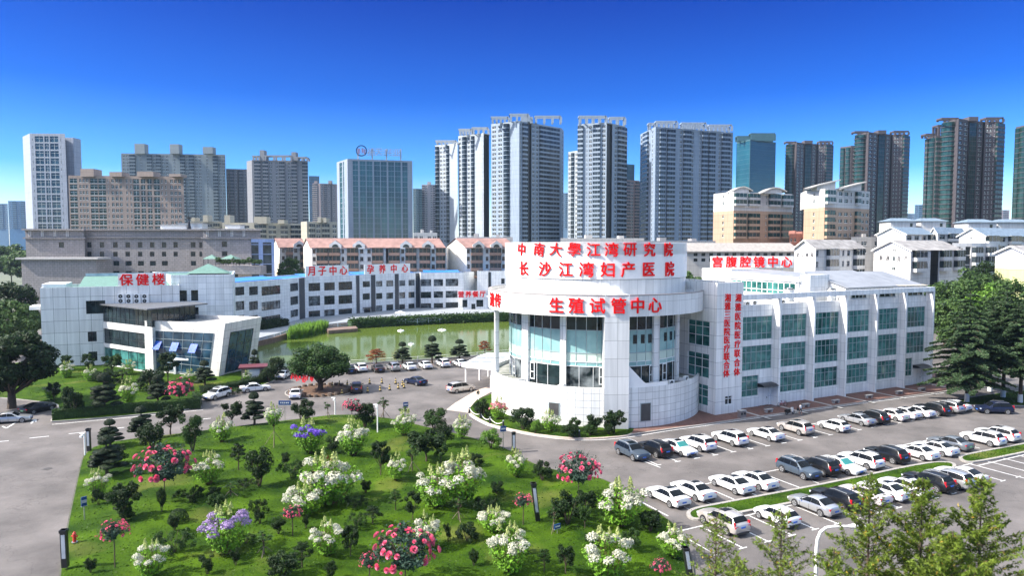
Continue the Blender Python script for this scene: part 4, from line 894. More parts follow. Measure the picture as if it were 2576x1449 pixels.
u0, u1, *_ = rpx(a_, b_, v2x(2335), v2x(2362), 700, 750); c = MB(); c.obox(a_ + t * u0, t, u1 - u0, .1, .5, 14.2, 0, .05); c.build('dark_strip', M['dframe'], rest)
a2, b2 = XY(1164, 258), XY(1226, 260); t = (b2 - a2).normalized()
ro = [rpx(a2, b2, v2x(2075), v2x(2125), v2x(440), v2x(515)), rpx(a2, b2, v2x(2165), v2x(2205), v2x(480), v2x(540)), rpx(a2, b2, v2x(2215), v2x(2285), v2x(440), v2x(510))]
c = MB(); shell(c, [a2, b2, b2 + Vector((1, 9)), a2 + Vector((0, 9))], 0, 5.4, {0: ro}, .2, 0, 1, .3); c.build('annex_wall', [M['white_f'], M['roofflat']], rest)
for o in ro: window(rest, a2, t, o, .2, 2, 2, .1, M['dark'], M['dframe'])
q = a2 + t * onwall(1151, 742, a2, t)[0] + Vector((0, -.15)); line_sign('wall_sign', 'small white board with four red characters above the annex door beyond the pond', (*q, 5.1), t, onwall(1223, 742, a2, t)[0] - onwall(1151, 742, a2, t)[0], 2.7, '营养餐厅', 2.4, 0, bold=.03)
# ------------------------------------------------------------------ city blocks behind
TM = {}
def tm(name, col, bh=3.0, bw=30.0, joint=0.8, var=.03, streak=.18):
    if name not in TM: TM[name] = panel_mat(name, col, bw, bh, tuple(x * joint for x in col), .12, 0, .6, var, streak, .3)
    return TM[name]
TG = {'dark': glass_mat('tower_glass_dark', (.008, .014, .018), (.05, .065, .075), .08, vs=.35, spec=.3), 'green': glass_mat('tower_glass_green', (.008, .028, .024), (.02, .06, .06), .08, vs=.35, spec=.35),
      'blue': glass_mat('tower_glass_blue', (.015, .045, .075), (.04, .09, .13), .08, vs=.15, spec=.35), 'pale': glass_mat('tower_glass_pale', (.06, .09, .10), (.22, .26, .28), .1, vs=.35)}
def u_win(mb, w, h, Mx, gm=0, fm=1):
    mb.box((0, 0, 0), (w, .05, h), gm, Mx, skip=(0, 1, 3, 4, 5))
    mb.box((w / 2 - .05, -.06, 0), (w / 2 + .05, -.002, h), fm, Mx, skip=(0, 1, 4)); mb.box((0, -.05, h * .62), (w, -.003, h * .62 + .09), fm, Mx, skip=(3, 5, 4)); mb.box((-.08, -.32, -.14), (w + .08, -.01, -.01), fm, Mx)
def u_bal(mb, w, h, Mx, gm=0, fm=1):
    mb.box((0, -1.25, -.1), (w, -.01, .95), fm, Mx); mb.box((.06, -1.15, .95), (w - .06, -.01, h - .2), gm, Mx, skip=(0,)); mb.box((0, -1.25, h - .2), (w, -.012, h - .104), fm, Mx)
    for k in (.33, .66): mb.box((w * k - .05, -1.2, .95), (w * k + .05, -1.15, h - .2), fm, Mx, skip=(0, 1))
def u_round(mb, w, h, Mx, gm=0, fm=1):
    n = 7; r = w / 2
    P = lambda a, rr, z: Mx @ Vector((r - rr * math.cos(a), -.85 * rr * math.sin(a), z))
    for i in range(n):
        a, c = math.pi * i / n, math.pi * (i + 1) / n
        mb.face([P(a, r, -.15), P(c, r, -.15), P(c, r, .28), P(a, r, .28)], fm); mb.face([P(a, r * .9, .28), P(c, r * .9, .28), P(c, r * .9, h - .15), P(a, r * .9, h - .15)], gm)
        mb.face([P(a, r * .9, .28), P(a, r, .28), P(c, r, .28), P(c, r * .9, .28)][::-1], fm); mb.face([P(a, 0, -.15), P(c, r, -.15), P(a, r, -.15)], fm)
UN = {'w': ('window', u_win), 'b': ('balcony', u_bal), 'r': ('balcony', u_round)}
_um = {}
class Units:
    """per-floor windows and balconies of one building: the first hundred of a kind are parts, the rest one part"""
    def __init__(s, root): s.root = root; s.items = []
    def add(s, kind, p, rz, w, h, mats): s.items.append((kind, p, rz, w, h, mats))
    def build(s, cap=100):
        cnt = {}; rest = {}
        s.items.sort(key=lambda i: (-round(i[1].z), i[1].y))
        for kind, p, rz, w, h, mats in s.items:
            nm, fn = UN[kind]; c = cnt.get(nm, 0); cnt[nm] = c + 1
            if c < cap:
                k = (kind, round(w, 2), round(h, 2), mats[0].name, mats[1].name)
                if k not in _um: b = MB(); fn(b, w, h, Matrix.Identity(4)); _um[k] = b.mesh(nm, mats)
                put(nm, _um[k], s.root, p - wloc(s.root), rz)
            else:
                b, ms = rest.setdefault(nm, (MB(), []))
                for m in mats:
                    if m not in ms: ms.append(m)
                fn(b, w, h, Matrix.Translation(p) @ Matrix.Rotation(rz, 4, 'Z'), ms.index(mats[0]), ms.index(mats[1]))
        for nm, (b, ms) in rest.items():
            o = b.build(nm, ms, s.root); o['kind'] = 'stuff'
def facade(mb, units, p0, p1, z0, z1, cols, fh, zmin, mats, gl, m=0, ztop=None, sill=.9, wh=1.55, fr=None):
    """columns of windows (w), balconies (b/r), plain wall (p), full height glass (g) along one wall; spec: 'w1.2' = kind and relative width"""
    p0, p1 = V2(p0), V2(p1); L = (p1 - p0).length; t = (p1 - p0) / L; n = Vector((t.y, -t.x)); rz = math.atan2(t.y, t.x)
    sp = [(c[0], float(c[1:] or 1)) for c in cols.split()]; tot = sum(x for _, x in sp); u = 0; ops = []; strips = []
    top = ztop if ztop is not None else z1 - 1.2
    nf = int((top - zmin) / fh); lev = [top - fh * (k + 1) for k in range(nf)]
    for k, x in sp:
        w = x / tot * L
        if k in 'wWs':
            f = {'w': .62, 'W': .9, 's': .36}[k]; a = u + w * (1 - f) / 2; ww = w * f; sl, hh = (sill, wh) if k != 'W' else (.5, fh - .75)
            for z in lev: ops.append((a, a + ww, z + sl, z + sl + hh)); q = p0 + t * a - n * .28; units.add('w', Vector((q.x, q.y, z + sl)), rz, ww, hh, (gl, fr or M['frame']))
        elif k in 'br':
            for z in lev: q = p0 + t * (u + .15); units.add(k, Vector((q.x, q.y, z + .1)), rz, w - .3, fh, (gl, fr or mats[m]))
        elif k == 'g': strips.append((u, u + w)); ops.append((u, u + w, z0 + .1, top))
        elif k == 'd': ops.append((u, u + w, z0 + .1, top + .6)); strips.append((u, u + w, 1))
        u += w
    wall(mb, p0, p1, z0, z1, ops, .3, m)
    return [(p0 + t * s[0] - n * (.3 if len(s) == 2 else 1.2), t, s[1] - s[0], top, z0, len(s)) for s in strips]
def strips_build(root, st, g, f, fh):
    for p, t, w, top, z0, kind in st:
        b = MB(); b.obox(p, t, w, .1, z0 + .1, top)
        o = b.build('glass_strip' if kind == 2 else 'recess', g if kind == 2 else M['dframe'], root)
        if kind == 2:
            b = MB(); z = z0 + .1
            while z < top: b.obox(p, t, w, .02, z, z + .25, 0, .08); z += fh
            k = max(1, int(w / 1.6))
            for i in range(1, k): b.obox(p + t * (w * i / k), t, .08, .02, z0 + .1, top, 0, .06)
            b.build('mullion', f, o)
def tower(name, label, segs, ztop_px, mats, gl='dark', fh=3.0, zmin=20.0, back=18, cat='building', caps=(), frames=(), z0=0, sill=.9, wh=1.55, cap=100, fr=None, root=None, par=.6, group=None):
    """segs: [(px, Y), ...] corners left to right with a column spec between neighbours: [(px,Y), 'spec', (px,Y), ...]"""
    pts = [XY(*s) for s in segs if not isinstance(s, str)]; specs = [s for s in segs if isinstance(s, str)]
    Y0 = min(s[1] for s in segs if not isinstance(s, str)); z1 = ZH(ztop_px, Y0)
    r = root or thing(name, label, cat, (pts[0].x, pts[0].y, z0), 0, group)
    b = MB(); U = Units(r); st = []
    for i, sp in enumerate(specs): st += facade(b, U, pts[i], pts[i + 1], z0, z1, sp, fh, zmin, mats, TG.get(gl, None) or gl, 0, None, sill, wh, fr)
    p, q = pts[0], pts[-1]; bk = [Vector((q.x + q.x / q.y * back, q.y + back)), Vector((p.x + p.x / p.y * back, p.y + back))]
    poly = pts + bk
    for i in range(len(pts) - 1, len(poly)): wall(b, poly[i], poly[(i + 1) % len(poly)], z0, z1, (), 0, 0)
    b.cap(poly, z1 - par, 1)
    o = b.build('wall', mats, r); strips_build(r, st, TG['blue'] if gl in ('blue',) else TG.get(gl, gl), mats[0], fh); U.build(cap)
    for x0, x1, yt, dy in caps:                          # solid blocks on the roof
        a, c = XY(x0, Y0 + dy), XY(x1, Y0 + dy); zt = ZH(yt, Y0 + dy); k = MB(); k.prism([a, c, c + Vector((0, 7)), a + Vector((0, 7))], z1 - par if zt > z1 else 0, zt); k.build('roof_block', [mats[0]], r)
    for x0, x1, yt, dy, nb in frames:                    # open frames on the roof
        a, c = XY(x0, Y0 + dy), XY(x1, Y0 + dy); zt = ZH(yt, Y0 + dy); k = MB(); t = (c - a); L = t.length; t /= L
        for back_ in (0, 6):
            e = a + Vector((0, back_)); k.obox(e, t, L, .6, zt - 1.0, zt)
            for i in range(nb + 1): k.obox(e + t * (L - .6) * i / nb, t, 1.3, .8, z1 - par, zt - 1.0)
        k.obox(a, Vector((0, 1)), 6, .5, zt - .95, zt - .05, 0, 0); k.obox(c - t * .5, Vector((0, 1)), 6, .5, zt - .95, zt - .05, 0, 0); k.build('roof_frame', [mats[0]], r)
    return r, z1
rf = M['roofflat']
W = lambda n, c, **k: [tm(n, c, **k), rf]
tower('office_tower', 'tall white office tower at the far left with blue glass columns', [(68, 402), 'p', (86, 390), 'p.5 s.6 p.3 W3 p.15 W1.5 p.15 W3 p.3 s.6 p1.2', (174, 391)], 335, W('tower_white_tile', (.33, .37, .44), bw=1.5), 'blue', 4.0, 30, 12, caps=[(142, 194, 345.5, 14)])
tower('apartment_block', 'beige ten storey slab apartment block beside the white office tower', [(178, 345), 'p.2 W2 p.3 w.8 w.8 w.8 p.3 W2 W2 p.2 s.6 p.3 w1 w1 w1 p.5 s1 s1 W1.6 p.3 W1.2 p.4 W1.2 p.4 W1.6 s1 s1 p.4 w1 w1 w1 p.5', (466, 350)], 441, W('beige_render', (.31, .25, .215), bw=12), 'green', 2.9, 30, 16, caps=[(209, 242, 424, -.5), (281, 312, 432, -.5), (350, 391, 431, -.5), (430, 459, 437, -.5)])
tower('apartment_block', 'long grey green slab tower with three tall roof pylons', [(312, 640), 'p.2 w1 w1 b1.6 p1 s1 p1 b1.4 w1 b1.4 w1 w1 p1 s1 p1 b1.4 w1 b1.4 w1 w1 p1 s1 p1 b1.4 w1 w1', (572, 650)], 385, W('grey_green_render', (.19, .23, .25)), 'dark', 3.0, 34, 18, caps=[(346, 371, 361, -.6), (434, 457, 362, -.6), (516, 541, 369, -.6)])
tower('apartment_block', 'narrow brown grey tower between the pylon slab and the framed tower', [(573, 660), 'w1 b1.3 w1 d.4 b1.2 w1 p.3', (626, 665)], 424, W('brown_grey_render', (.16, .155, .165)), 'dark', 3.0, 34, 16)
tower('apartment_block', 'grey tower with brown piers and open roof frames, left of the office sign', [(625, 610), 'p1', (638, 600), 'p.5 b1.6 p.4 b1.4 w1 p.5 w1 b1.4 p.5 w1 b1.4 p.4 p.8 b1.4', (778, 606)], 402, W('warm_grey_render', (.21, .22, .24)), 'dark', 3.0, 34, 18, caps=[(658, 669, 377, 0), (737, 748, 382, 0)], frames=[(640, 657, 391, -.5, 2), (670, 736, 390, -.5, 3), (749, 776, 394, -.5, 2)])
tower('glass_tower', 'distant plain blue glass tower behind the grey framed tower', [(780, 1500), 'g1', (806, 1505)], 442, W('far_blue_frame', (.08, .22, .42)), 'blue', 6, 80, 30)
tower('apartment_block', 'distant brown twin tower left of the office building', [(788, 1100), 'b1 p.5', (808, 1098), 'w1 b1 w1 d.5 w1 p.6', (851, 1110)], 461, W('far_brown_render', (.24, .20, .20)), 'dark', 3.2, 50, 20, caps=[(793, 800, 455, 0), (828, 836, 454, 0)])
H_, hz = tower('office_building', 'pale office building with vertical glass strips and a roof sign frame', [(850, 500), 'p.8 g.8 p.25 g.3 p1', (877, 480), 'p1.6 g1.7 p.5 g1.9 p.25 g1.9 p.5 g1.9 p.25 g1.9 p.5 g1.9 p.25 g1.9 p.5 g1.7 p1.6', (1039, 492)], 399, W('office_grey_stone', (.28, .33, .40), bw=2.5, bh=1.2), glass_mat('office_glass', (.012, .055, .07), (.03, .12, .14), .08, vs=.08), 3.6, 28, 26)
r = thing('rooftop_sign', 'large skeleton sign on the office building roof with round emblem', 'sign', (*XY(903, 485), hz))
b = MB(); x0, x1 = XY(903, 485).x, XY(1010, 485).x
for k in range(4): x = x0 + (x1 - x0) * k / 3; b.box((x - .4, 485, hz - .6), (x + .4, 485.8, ZH(374, 485)))
for z in (376, 380.5, 385, 389.5): b.box((x0, 485.82, ZH(z, 485)), (x1, 486, ZH(z, 485) + .2))
b.build('frame', mat('sign_frame', (.25, .30, .38), .5), r)
sgm = mat('sign_blue_grey', (.17, .25, .38), .5); c = XY(912.5, 485); z = ZH(379, 485); b = MB()
for i in range(28):
    a, e = 2 * math.pi * i / 28, 2 * math.pi * (i + 1) / 28; P = lambda q, rr: (c.x + rr * math.cos(q), 484.6, z + rr * math.sin(q))
    b.face([P(a, 3.2), P(e, 3.2), P(e, 3.8), P(a, 3.8)][::-1]); b.face([P(a, 3.2), P(e, 3.2), P(e, 3.8), P(a, 3.8)])
b.box((c.x - 2.6, 484.5, z - 2.0), (c.x - 1.1, 484.9, z + 1.6)); b.box((c.x + .2, 484.5, z - 1.2), (c.x + 1.2, 484.9, z + 1.8)); b.box((c.x + 1.5, 484.5, z - 2.2), (c.x + 2.7, 484.9, z + 1.2)); b.build('emblem', mat('emblem_purple', (.15, .13, .26), .5), r)
text_sign(r, '福天兴业', [(XY(x, 485).x, 484.6, ZH(381.5 + i * .6, 485)) for i, x in enumerate((936, 956, 978, 1000))], 5.6, .5, sgm, 0)
tower('apartment_block', 'thin dark teal tower just right of the office building', [(1040, 980), 'w1', (1048, 980), 'w1 b1', (1062, 985)], 474, W('far_teal_render', (.10, .16, .18)), 'green', 3.2, 40, 14)
tower('apartment_block', 'distant pair of grey towers with a pale pier left of the white cluster', [(1062, 1000), 'b1 w1', (1077, 1000), 'p.8 w1 b1', (1097, 1003)], 464, W('far_rose_render', (.34, .31, .32)), 'dark', 3.2, 40, 18, caps=[(1076, 1084, 457, 0)])
wk = W('tower_white', (.36, .41, .46)); ws = W('tower_white_shade', (.27, .335, .41))  # ws: the white wall with bluish facade shade put into its colour
K, _ = tower('apartment_tower', 'left step of the tall white tower cluster, lowest of the three', [(1096, 510), 'r1.3 w.9 w.9 r1', (1132, 502), 'p1', (1152, 496)], 358, wk, 'dark', 3.0, 26, 16, frames=[(1098, 1150, 352, 1, 5)])
tower('apartment_tower', 'middle step of the tall white tower cluster with plain white pier', [(1154, 497), 'w.9 r1.3 w.9 r1', (1195, 489), 'p1', (1217, 484), 'd1', (1231, 489)], 334, wk, 'dark', 3.0, 26, 16, frames=[(1156, 1188, 323, 1, 4), (1189, 1229, 319, 1, 3)])
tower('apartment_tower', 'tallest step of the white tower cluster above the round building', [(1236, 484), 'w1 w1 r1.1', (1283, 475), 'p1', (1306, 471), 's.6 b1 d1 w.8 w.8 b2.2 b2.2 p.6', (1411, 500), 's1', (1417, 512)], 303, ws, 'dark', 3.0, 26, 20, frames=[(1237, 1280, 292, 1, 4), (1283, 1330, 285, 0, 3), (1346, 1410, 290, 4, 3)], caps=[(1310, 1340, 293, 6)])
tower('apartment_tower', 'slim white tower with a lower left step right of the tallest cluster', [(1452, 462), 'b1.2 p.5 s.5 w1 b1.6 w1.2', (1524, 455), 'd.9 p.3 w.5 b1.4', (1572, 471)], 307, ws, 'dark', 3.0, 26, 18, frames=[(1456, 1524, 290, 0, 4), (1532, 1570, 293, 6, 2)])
tower('apartment_tower', 'low left step attached beside the slim white tower', [(1428, 478), 'w1 r1.2 w1', (1453, 470)], 378, wk, 'dark', 3.0, 26, 12)
tower('glass_tower', 'small teal topped tower peeping right of the slim white tower', [(1568, 700), 'g1', (1594, 705)], 412, W('far_teal_frame', (.05, .16, .20)), 'blue', 5, 60, 20)
tower('apartment_block', 'brown red tower in the gap below the teal topped tower', [(1570, 660), 'b1 w1 b1', (1607, 668)], 452, W('far_red_render', (.26, .19, .18)), 'dark', 3.0, 26, 20)
tower('apartment_tower', 'widest white slab tower with pierced roof screens', [(1608, 486), 'w1 b1.3 p.6 s.6 p.4', (1646, 455), 's.7 b1.2 p.3 b1.6 p.9 w.7 b1.6 w.7 p.9 s.6 b1.2 p.2 b1.4 p.7 w.6 b1.8 w.7', (1839, 478)], 318, W('tower_blue_white', (.235, .30, .39)), 'dark', 3.0, 26, 20, frames=[(1630, 1646, 308, 8, 1), (1648, 1700, 303, 1, 4), (1712, 1772, 307, 6, 5), (1780, 1836, 312, 14, 5)])
tower('glass_tower', 'teal curtain wall office tower with a slanted white lettered top', [(1848, 640), 'g1', (1882, 622), 'g2', (1946, 640)], 350, W('teal_frame', (.05, .13, .16)), glass_mat('curtain_teal', (.006, .05, .07), (.015, .10, .13), .1, vs=.03), 4.2, 30, 26, frames=[(1850, 1881, 341, 6, 8), (1884, 1944, 334, 4, 14)])
bw = W('brown_tile', (.080, .072, .080))
for lab, x, Yd, top in (('brown tower with round glass balconies, smallest of the three brown towers', (1973, 1994, 1998, 2020, 2036, 2052, 2070, 2088), 640, 357), ('middle brown tower with round glass balconies and shaded teal recess', (2144, 2172, 2177, 2203, 2219, 2237, 2262, 2277), 530, 331), ('tallest brown tower with tiers of round glass balconies at the right', (2360, 2393, 2400, 2428, 2447, 2466, 2493, 2512), 440, 297)):
    r_, z1 = tower('apartment_tower', lab, [(x[0], Yd + 12), 'r1', (x[1], Yd + 2), 'p1', (x[2], Yd - 2), 'w1 w1 d.3', (x[3], Yd + 6), 'g1', (x[4], Yd + 8), 'w1 d.4', (x[5], Yd + 10), 'p.3 w1 w1 p.3 s.8', (x[6], Yd + 8), 'b1', (x[7], Yd + 12)], top, bw, 'green', 3.0, 26, 16, caps=[(x[3] - 2, x[4] + 2, top - 4, 6)], frames=[(x[0], x[2], top - 2, 3, 2), (x[5] + 4, x[7], top - 3, 10, 3)])
tower('apartment_tower', 'low round balcony wing left of the middle brown tower', [(2107, 548), 'r1 r1', (2134, 540), 'p.4 s1', (2145, 540)], 366, bw, 'green', 3.0, 26, 14)
tower('apartment_tower', 'stepped balcony wing left of the tallest brown tower', [(2321, 458), 'b.7 r1.3', (2344, 450), 'b.8', (2361, 450)], 341, bw, 'green', 3.0, 26, 14, frames=[(2322, 2342, 335, 1, 2), (2350, 2360, 313, 3, 1)])
tower('apartment_tower', 'round balcony tower cut by the right edge of the view', [(2543, 430), 'r1 r1.4', (2575, 420), 'p.3 w1 w1', (2620, 424)], 312, bw, 'green', 3.0, 26, 14)
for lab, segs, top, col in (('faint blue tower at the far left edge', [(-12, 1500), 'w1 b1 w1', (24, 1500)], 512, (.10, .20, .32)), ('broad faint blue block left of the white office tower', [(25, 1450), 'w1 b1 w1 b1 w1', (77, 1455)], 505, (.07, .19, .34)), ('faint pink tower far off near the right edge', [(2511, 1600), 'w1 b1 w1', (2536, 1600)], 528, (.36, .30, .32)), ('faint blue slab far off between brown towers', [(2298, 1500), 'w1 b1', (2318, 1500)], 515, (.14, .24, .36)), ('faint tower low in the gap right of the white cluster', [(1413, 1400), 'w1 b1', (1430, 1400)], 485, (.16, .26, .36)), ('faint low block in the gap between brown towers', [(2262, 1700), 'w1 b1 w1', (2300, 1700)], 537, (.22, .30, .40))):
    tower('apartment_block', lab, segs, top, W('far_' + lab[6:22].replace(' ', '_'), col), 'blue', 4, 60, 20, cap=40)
# orange and white mid-rises with wave roofs
for lab, xs, Yd, top, split, wav in (('orange and white mid rise with green balconies and two wave roofs', (1793, 1844, 1990), 330, 482, 529, ((1828, 1890, 468), (1905, 1975, 470))), ('orange and white mid rise nearest the brown towers with curled roof fins', (2020, 2072, 2184), 300, 474, 521, ((2036, 2108, 450), (2105, 2172, 455)))):
    zs = ZH(split, Yd); ow = W('orange_render', (.42, .30, .21), streak=.2); ww = W('cream_white_render', (.52, .52, .51))
    r_, z1 = tower('apartment_block', lab, [(xs[0], Yd + 14), 'p1 s.6 p1', (xs[1], Yd), ('b1.6 p.3 b1.6 p.8 s.5 b1.6 p.3 b1.6' if xs[0] < 1900 else 'b1.5 s.7 w1 w1 s.7 p.3 b.8 p.3 w.8 w.8'), (xs[2], Yd + 16)], split, ow, 'green', 3.0, 26, 14, par=0.0, wh=1.3)
    pts = [XY(xs[0], Yd + 14), XY(xs[1], Yd), XY(xs[2], Yd + 16)]; b = MB(); U = Units(r_); zt = ZH(top, Yd)
    facade(b, U, pts[0], pts[1], zs, zt, 'p1 s.6 p1', 3.0, zs, ww, TG['green'], 0, zt - .5, wh=1.3); facade(b, U, pts[1], pts[2], zs, zt, 'b1.6 p.3 b1.6 p.8 s.5 b1.6 p.3 b1.6' if xs[0] < 1900 else 'b1.5 s.7 w1 w1 s.7 p.3 b.8 p.3 w.8 w.8', 3.0, zs, ww, TG['green'], 0, zt - .5)
    bk = [pts[2] + Vector((6, 14)), pts[0] + Vector((4, 14))]; poly = pts + bk
    for i in range(2, 5): wall(b, poly[i], poly[(i + 1) % 5], zs, zt, (), 0)
    b.cap(poly, zt - .4, 1); b.build('upper_wall', ww, r_); U.build()
    for x0, x1, yt in wav:
        a, c = XY(x0, Yd + 4), XY(x1, Yd + 4); k = MB(); n = 14; zr = ZH(yt, Yd + 4)
        cv = lambda s: zr - 1.6 + 1.5 * math.sin(-1.2 + 4.6 * s) if xs[0] < 1900 else zr - 3.6 + 3.4 * s ** .8
        for i in range(n):
            s0, s1 = i / n, (i + 1) / n; p, q = a.lerp(c, s0), a.lerp(c, s1)
            for dz, rv in ((0, False), (-.5, True)):
                f = [(p.x, p.y - 1, cv(s0) + dz), (q.x, q.y - 1, cv(s1) + dz), (q.x, q.y + 8, cv(s1) + dz), (p.x, p.y + 8, cv(s0) + dz)]; k.face(f[::-1] if rv else f)
            k.face([(p.x, p.y - 1, cv(s0) - .5), (q.x, q.y - 1, cv(s1) - .5), (q.x, q.y - 1, cv(s1)), (p.x, p.y - 1, cv(s0))])
            if .2 <= s0 < .85: k.face([(p.x, p.y, zt - .5), (q.x, q.y, zt - .5), (q.x, q.y, cv(s1) - .5), (p.x, p.y, cv(s0) - .5)], 1)
        k.face([(*a.lerp(c, .215), zt - .5), (*(a.lerp(c, .215) + Vector((0, 6))), zt - .5), (*(a.lerp(c, .215) + Vector((0, 6))), cv(.215) - .5), (*a.lerp(c, .215), cv(.215) - .5)][::-1], 1)
        k.build('wave_roof', [M['roofflat'], ww[0]], r_)
# ------------------------------------------------------------------ nearer low blocks
hotel_w = [panel_mat('hotel_tile', (.30, .275, .265), 1.6, .8, (.17, .16, .15), .05, .5, .6, .08, .15, .3), M['roofflat']]
hz_ = lambda x: x * .2501
hy = lambda y: (450 + y * .3882) * .6443
def rows_block(name, label, px0, px1, Ya, Yb, ytop, mats, rects, back=20, z0=0, cornice=None, g=None, f=M['dframe'], extra=None, root=None, cols=2):
    p, q = XY(px0, Ya), XY(px1, Yb); t = (q - p).normalized(); n = Vector((t.y, -t.x)); z1 = ZH(ytop, min(Ya, Yb))
    r = root or thing(name, label, 'building', (p.x, p.y, z0)); ops = [rpx(p, q, *o) for o in rects]
    b = MB(); shell(b, [p, q, q + Vector((q.x / q.y * back, back)), p + Vector((p.x / p.y * back, back))], z0, z1, {0: ops}, .3, 0, 1, .5); b.build('wall', mats, r)
    for o in ops: window(r, p, t, o, .3, cols, [0, .65, 1], .1, g or M['dark'], f or M['gframe'])
    if cornice:
        for dz, h, out in cornice:
            c = MB(); c.obox(p - t * .5, t, (q - p).length + 1, .3, z1 + dz, z1 + dz + h, 0, out); c.build('cornice', [mats[0]], r)
    return r, p, q, t, n, z1
W1 = [(a * .2501, c * .2501, hy(d), hy(e)) for d, e in ((1275, 1330), (1372, 1420)) for a, c in ((875, 920), (1003, 1047), (1138, 1184), (1262, 1308), (1387, 1432), (1508, 1553), (1628, 1672), (1745, 1788), (1918, 1966), (2005, 2035))]
W1 += [(a * .2501, c * .2501, 644.3 + .25 * d, 644.3 + .25 * e) for d, e in ((48, 96), (150, 200)) for a, c in ((1003, 1066), (1138, 1200), (1262, 1325), (1387, 1447), (1508, 1567), (1628, 1687), (1920, 1972))]
hot, p, q, t, n, z1 = rows_block('hotel_building', 'grey tiled hotel block with heavy cornice and rows of small windows', 212, 512, 262, 266, 577, hotel_w, W1, 22, 0, [(-.3, .5, 1.2), (-3.2, .5, .7)])
for x0, x1, rects in ((65, 213, [(148, 161, hy(1275), hy(1332)), (137, 153, 666, 676), (138, 154, 687, 699)]), (511, 656, [(558, 571, hy(1268), hy(1325)), (558, 572, hy(1368), hy(1418)), (586, 599, 686, 697)])):
    _, p, q, t, n, z1 = rows_block('', '', x0, x1, 257, 259, 577.5, hotel_w, rects, 24, 0, [(-.25, .55, 1.4), (-3.3, .5, .8)], root=hot)
    for k in range(int((q - p).length / 4.3)):
        c = MB(); a = p + t * (1.2 + 4.3 * k)
        for e in (0, .55): c.obox(a + t * e, t, .35, .0, z1 - 2.6, z1 - .3, 0, .25)
        c.build('bracket', [mat('pale_bracket_%d_%d' % (x0, k), (.5, .48, .46), .6, var=0)], hot)
c = MB(); a, e = XY(52, 246), XY(241, 248); c.prism([a, e, e + Vector((0, 10)), a + Vector((0, 10))], 0, ZH(652, 246), 0, mtop=1); c.build('lower_wing', hotel_w, hot)
c = MB(); a = a - Vector((1.2, 1.2)); e = e + Vector((1.2, -1.2)); c.prism([a, e, e + Vector((0, 8)), a + Vector((0, 8))], ZH(652, 246) - .1, ZH(648, 246), 0, bottom=True); c.build('eave', [mat('pale_eave', (.45, .43, .41), .6)], hot)
c = MB(); a, e = XY(512, 244), XY(655, 246); c.prism([a, e, e + Vector((0, 12)), a + Vector((0, 12))], ZH(690, 244), ZH(669, 244), 0); c.build('roof_terrace', hotel_w, hot)
r = thing('water_tower', 'dark slender roof finial on the hotel roof', 'finial', (*XY(477, 270), z1)); b = MB(); b.cyl((0, 0, -.5), (0, 0, 4.5), 1.0, .15, 8); b.cyl((0, 0, 4.5), (0, 0, 5.0), 1.0, 1.0, 10); b.cyl((0, 0, 5), (0, 0, 7), .12, .05, 6); put('spire', b.mesh('spire', [M['black']]), r); r['category'] = 'finial'; r.name = 'roof_finial'
for i, (x0, x1, yt, yb, lab) in enumerate(((405, 470, 567, 577, 'pale roof cabin with small windows on the hotel'), (450, 510, 563, 577, 'long glass railed roof pavilion on the hotel'), (568, 604, 567, 578, 'white chiller box on the right end of the hotel roof'))):
    a, e = XY(x0, 272 + i), XY(x1, 272 + i); zt, zb = ZH(yt, 272 + i), z1 - .6; r = thing('roof_cabin', lab, 'roof cabin', (a.x, a.y, zb)); b = MB(); b.prism([a, e, e + Vector((0, 5)), a + Vector((0, 5))], zb, zt); b.build('cabin', [M['paint'] if i != 1 else M['alu']], r)
    b = MB(); b.prism([a + Vector((-.4, -.4)), e + Vector((.4, -.4)), e + Vector((.4, 5.4)), a + Vector((-.4, 5.4))], zt + .002, zt + .3, 0, bottom=True); b.build('roof', [M['roofgrey']], r)
for i, (px, w) in enumerate(((532, 22), (580, 26))):          # green pavilions on the hotel terrace
    c0 = XY(px, 247); zb = ZH(669, 244); r = thing('roof_pavilion', ('left' if i == 0 else 'right') + ' green tent roof pavilion on the planted hotel terrace', 'pavilion', (c0.x, c0.y, zb)); h = w / scale_at(247) * 1.6 / 2; b = MB()
    for sx in (-1, 1):
        for sy in (-1, 1): b.cyl((sx * h * .85, sy * 1.7, 0), (sx * h * .85, sy * 1.7, 2.4), .12)
    put('post', b.mesh('post', [M['dframe']]), r); b = MB(); pp = [(-h, -2, 2.4), (h, -2, 2.4), (h, 2, 2.4), (-h, 2, 2.4)]
    for k in range(4): b.face([pp[k], pp[(k + 1) % 4], (0, 0, 3.9)])
    put('roof', b.mesh('roof', [M['roofgreen']]), r)
# beige walk-up blocks between hotel and office
bg = W('beige_green_render', (.40, .38, .31))
for lab, segs, top, caps in (('beige walk up block behind the hotel roof', [(478, 430), 'b1 w1 p.4 w1 b1 p.3', (560, 436)], 556, [(512, 524, 541, 1), (482, 492, 547, 1)]), ('beige walk up block with roof sheds left of the cream gable', [(560, 425), 'p.3 w1 b1.3 w1 p.4', (640, 425), 'b1 w1 w1 b1', (760, 440)], 560, [(566, 580, 541, 1), (640, 672, 545, 1), (700, 716, 553, 1)]), ('cream sided walk up block in front of the office building', [(758, 412), 'p1', (773, 405), 'p.3 b1 w1 b1.3 p.3 w1', (850, 412)], 557, [(800, 808, 546, 1), (815, 822, 548, 1)])):
    tower('walk_up_block', lab, segs, top, bg, 'dark', 3.0, 24, 14, caps=caps)
tower('walk_up_block', 'slim blue panelled block left of the red roofed terrace', [(632, 250), 'g1 p.6 g1.2 p.4', (690, 252)], 601, W('blue_panel', (.26, .33, .50)), 'dark', 3.5, 8, 12)
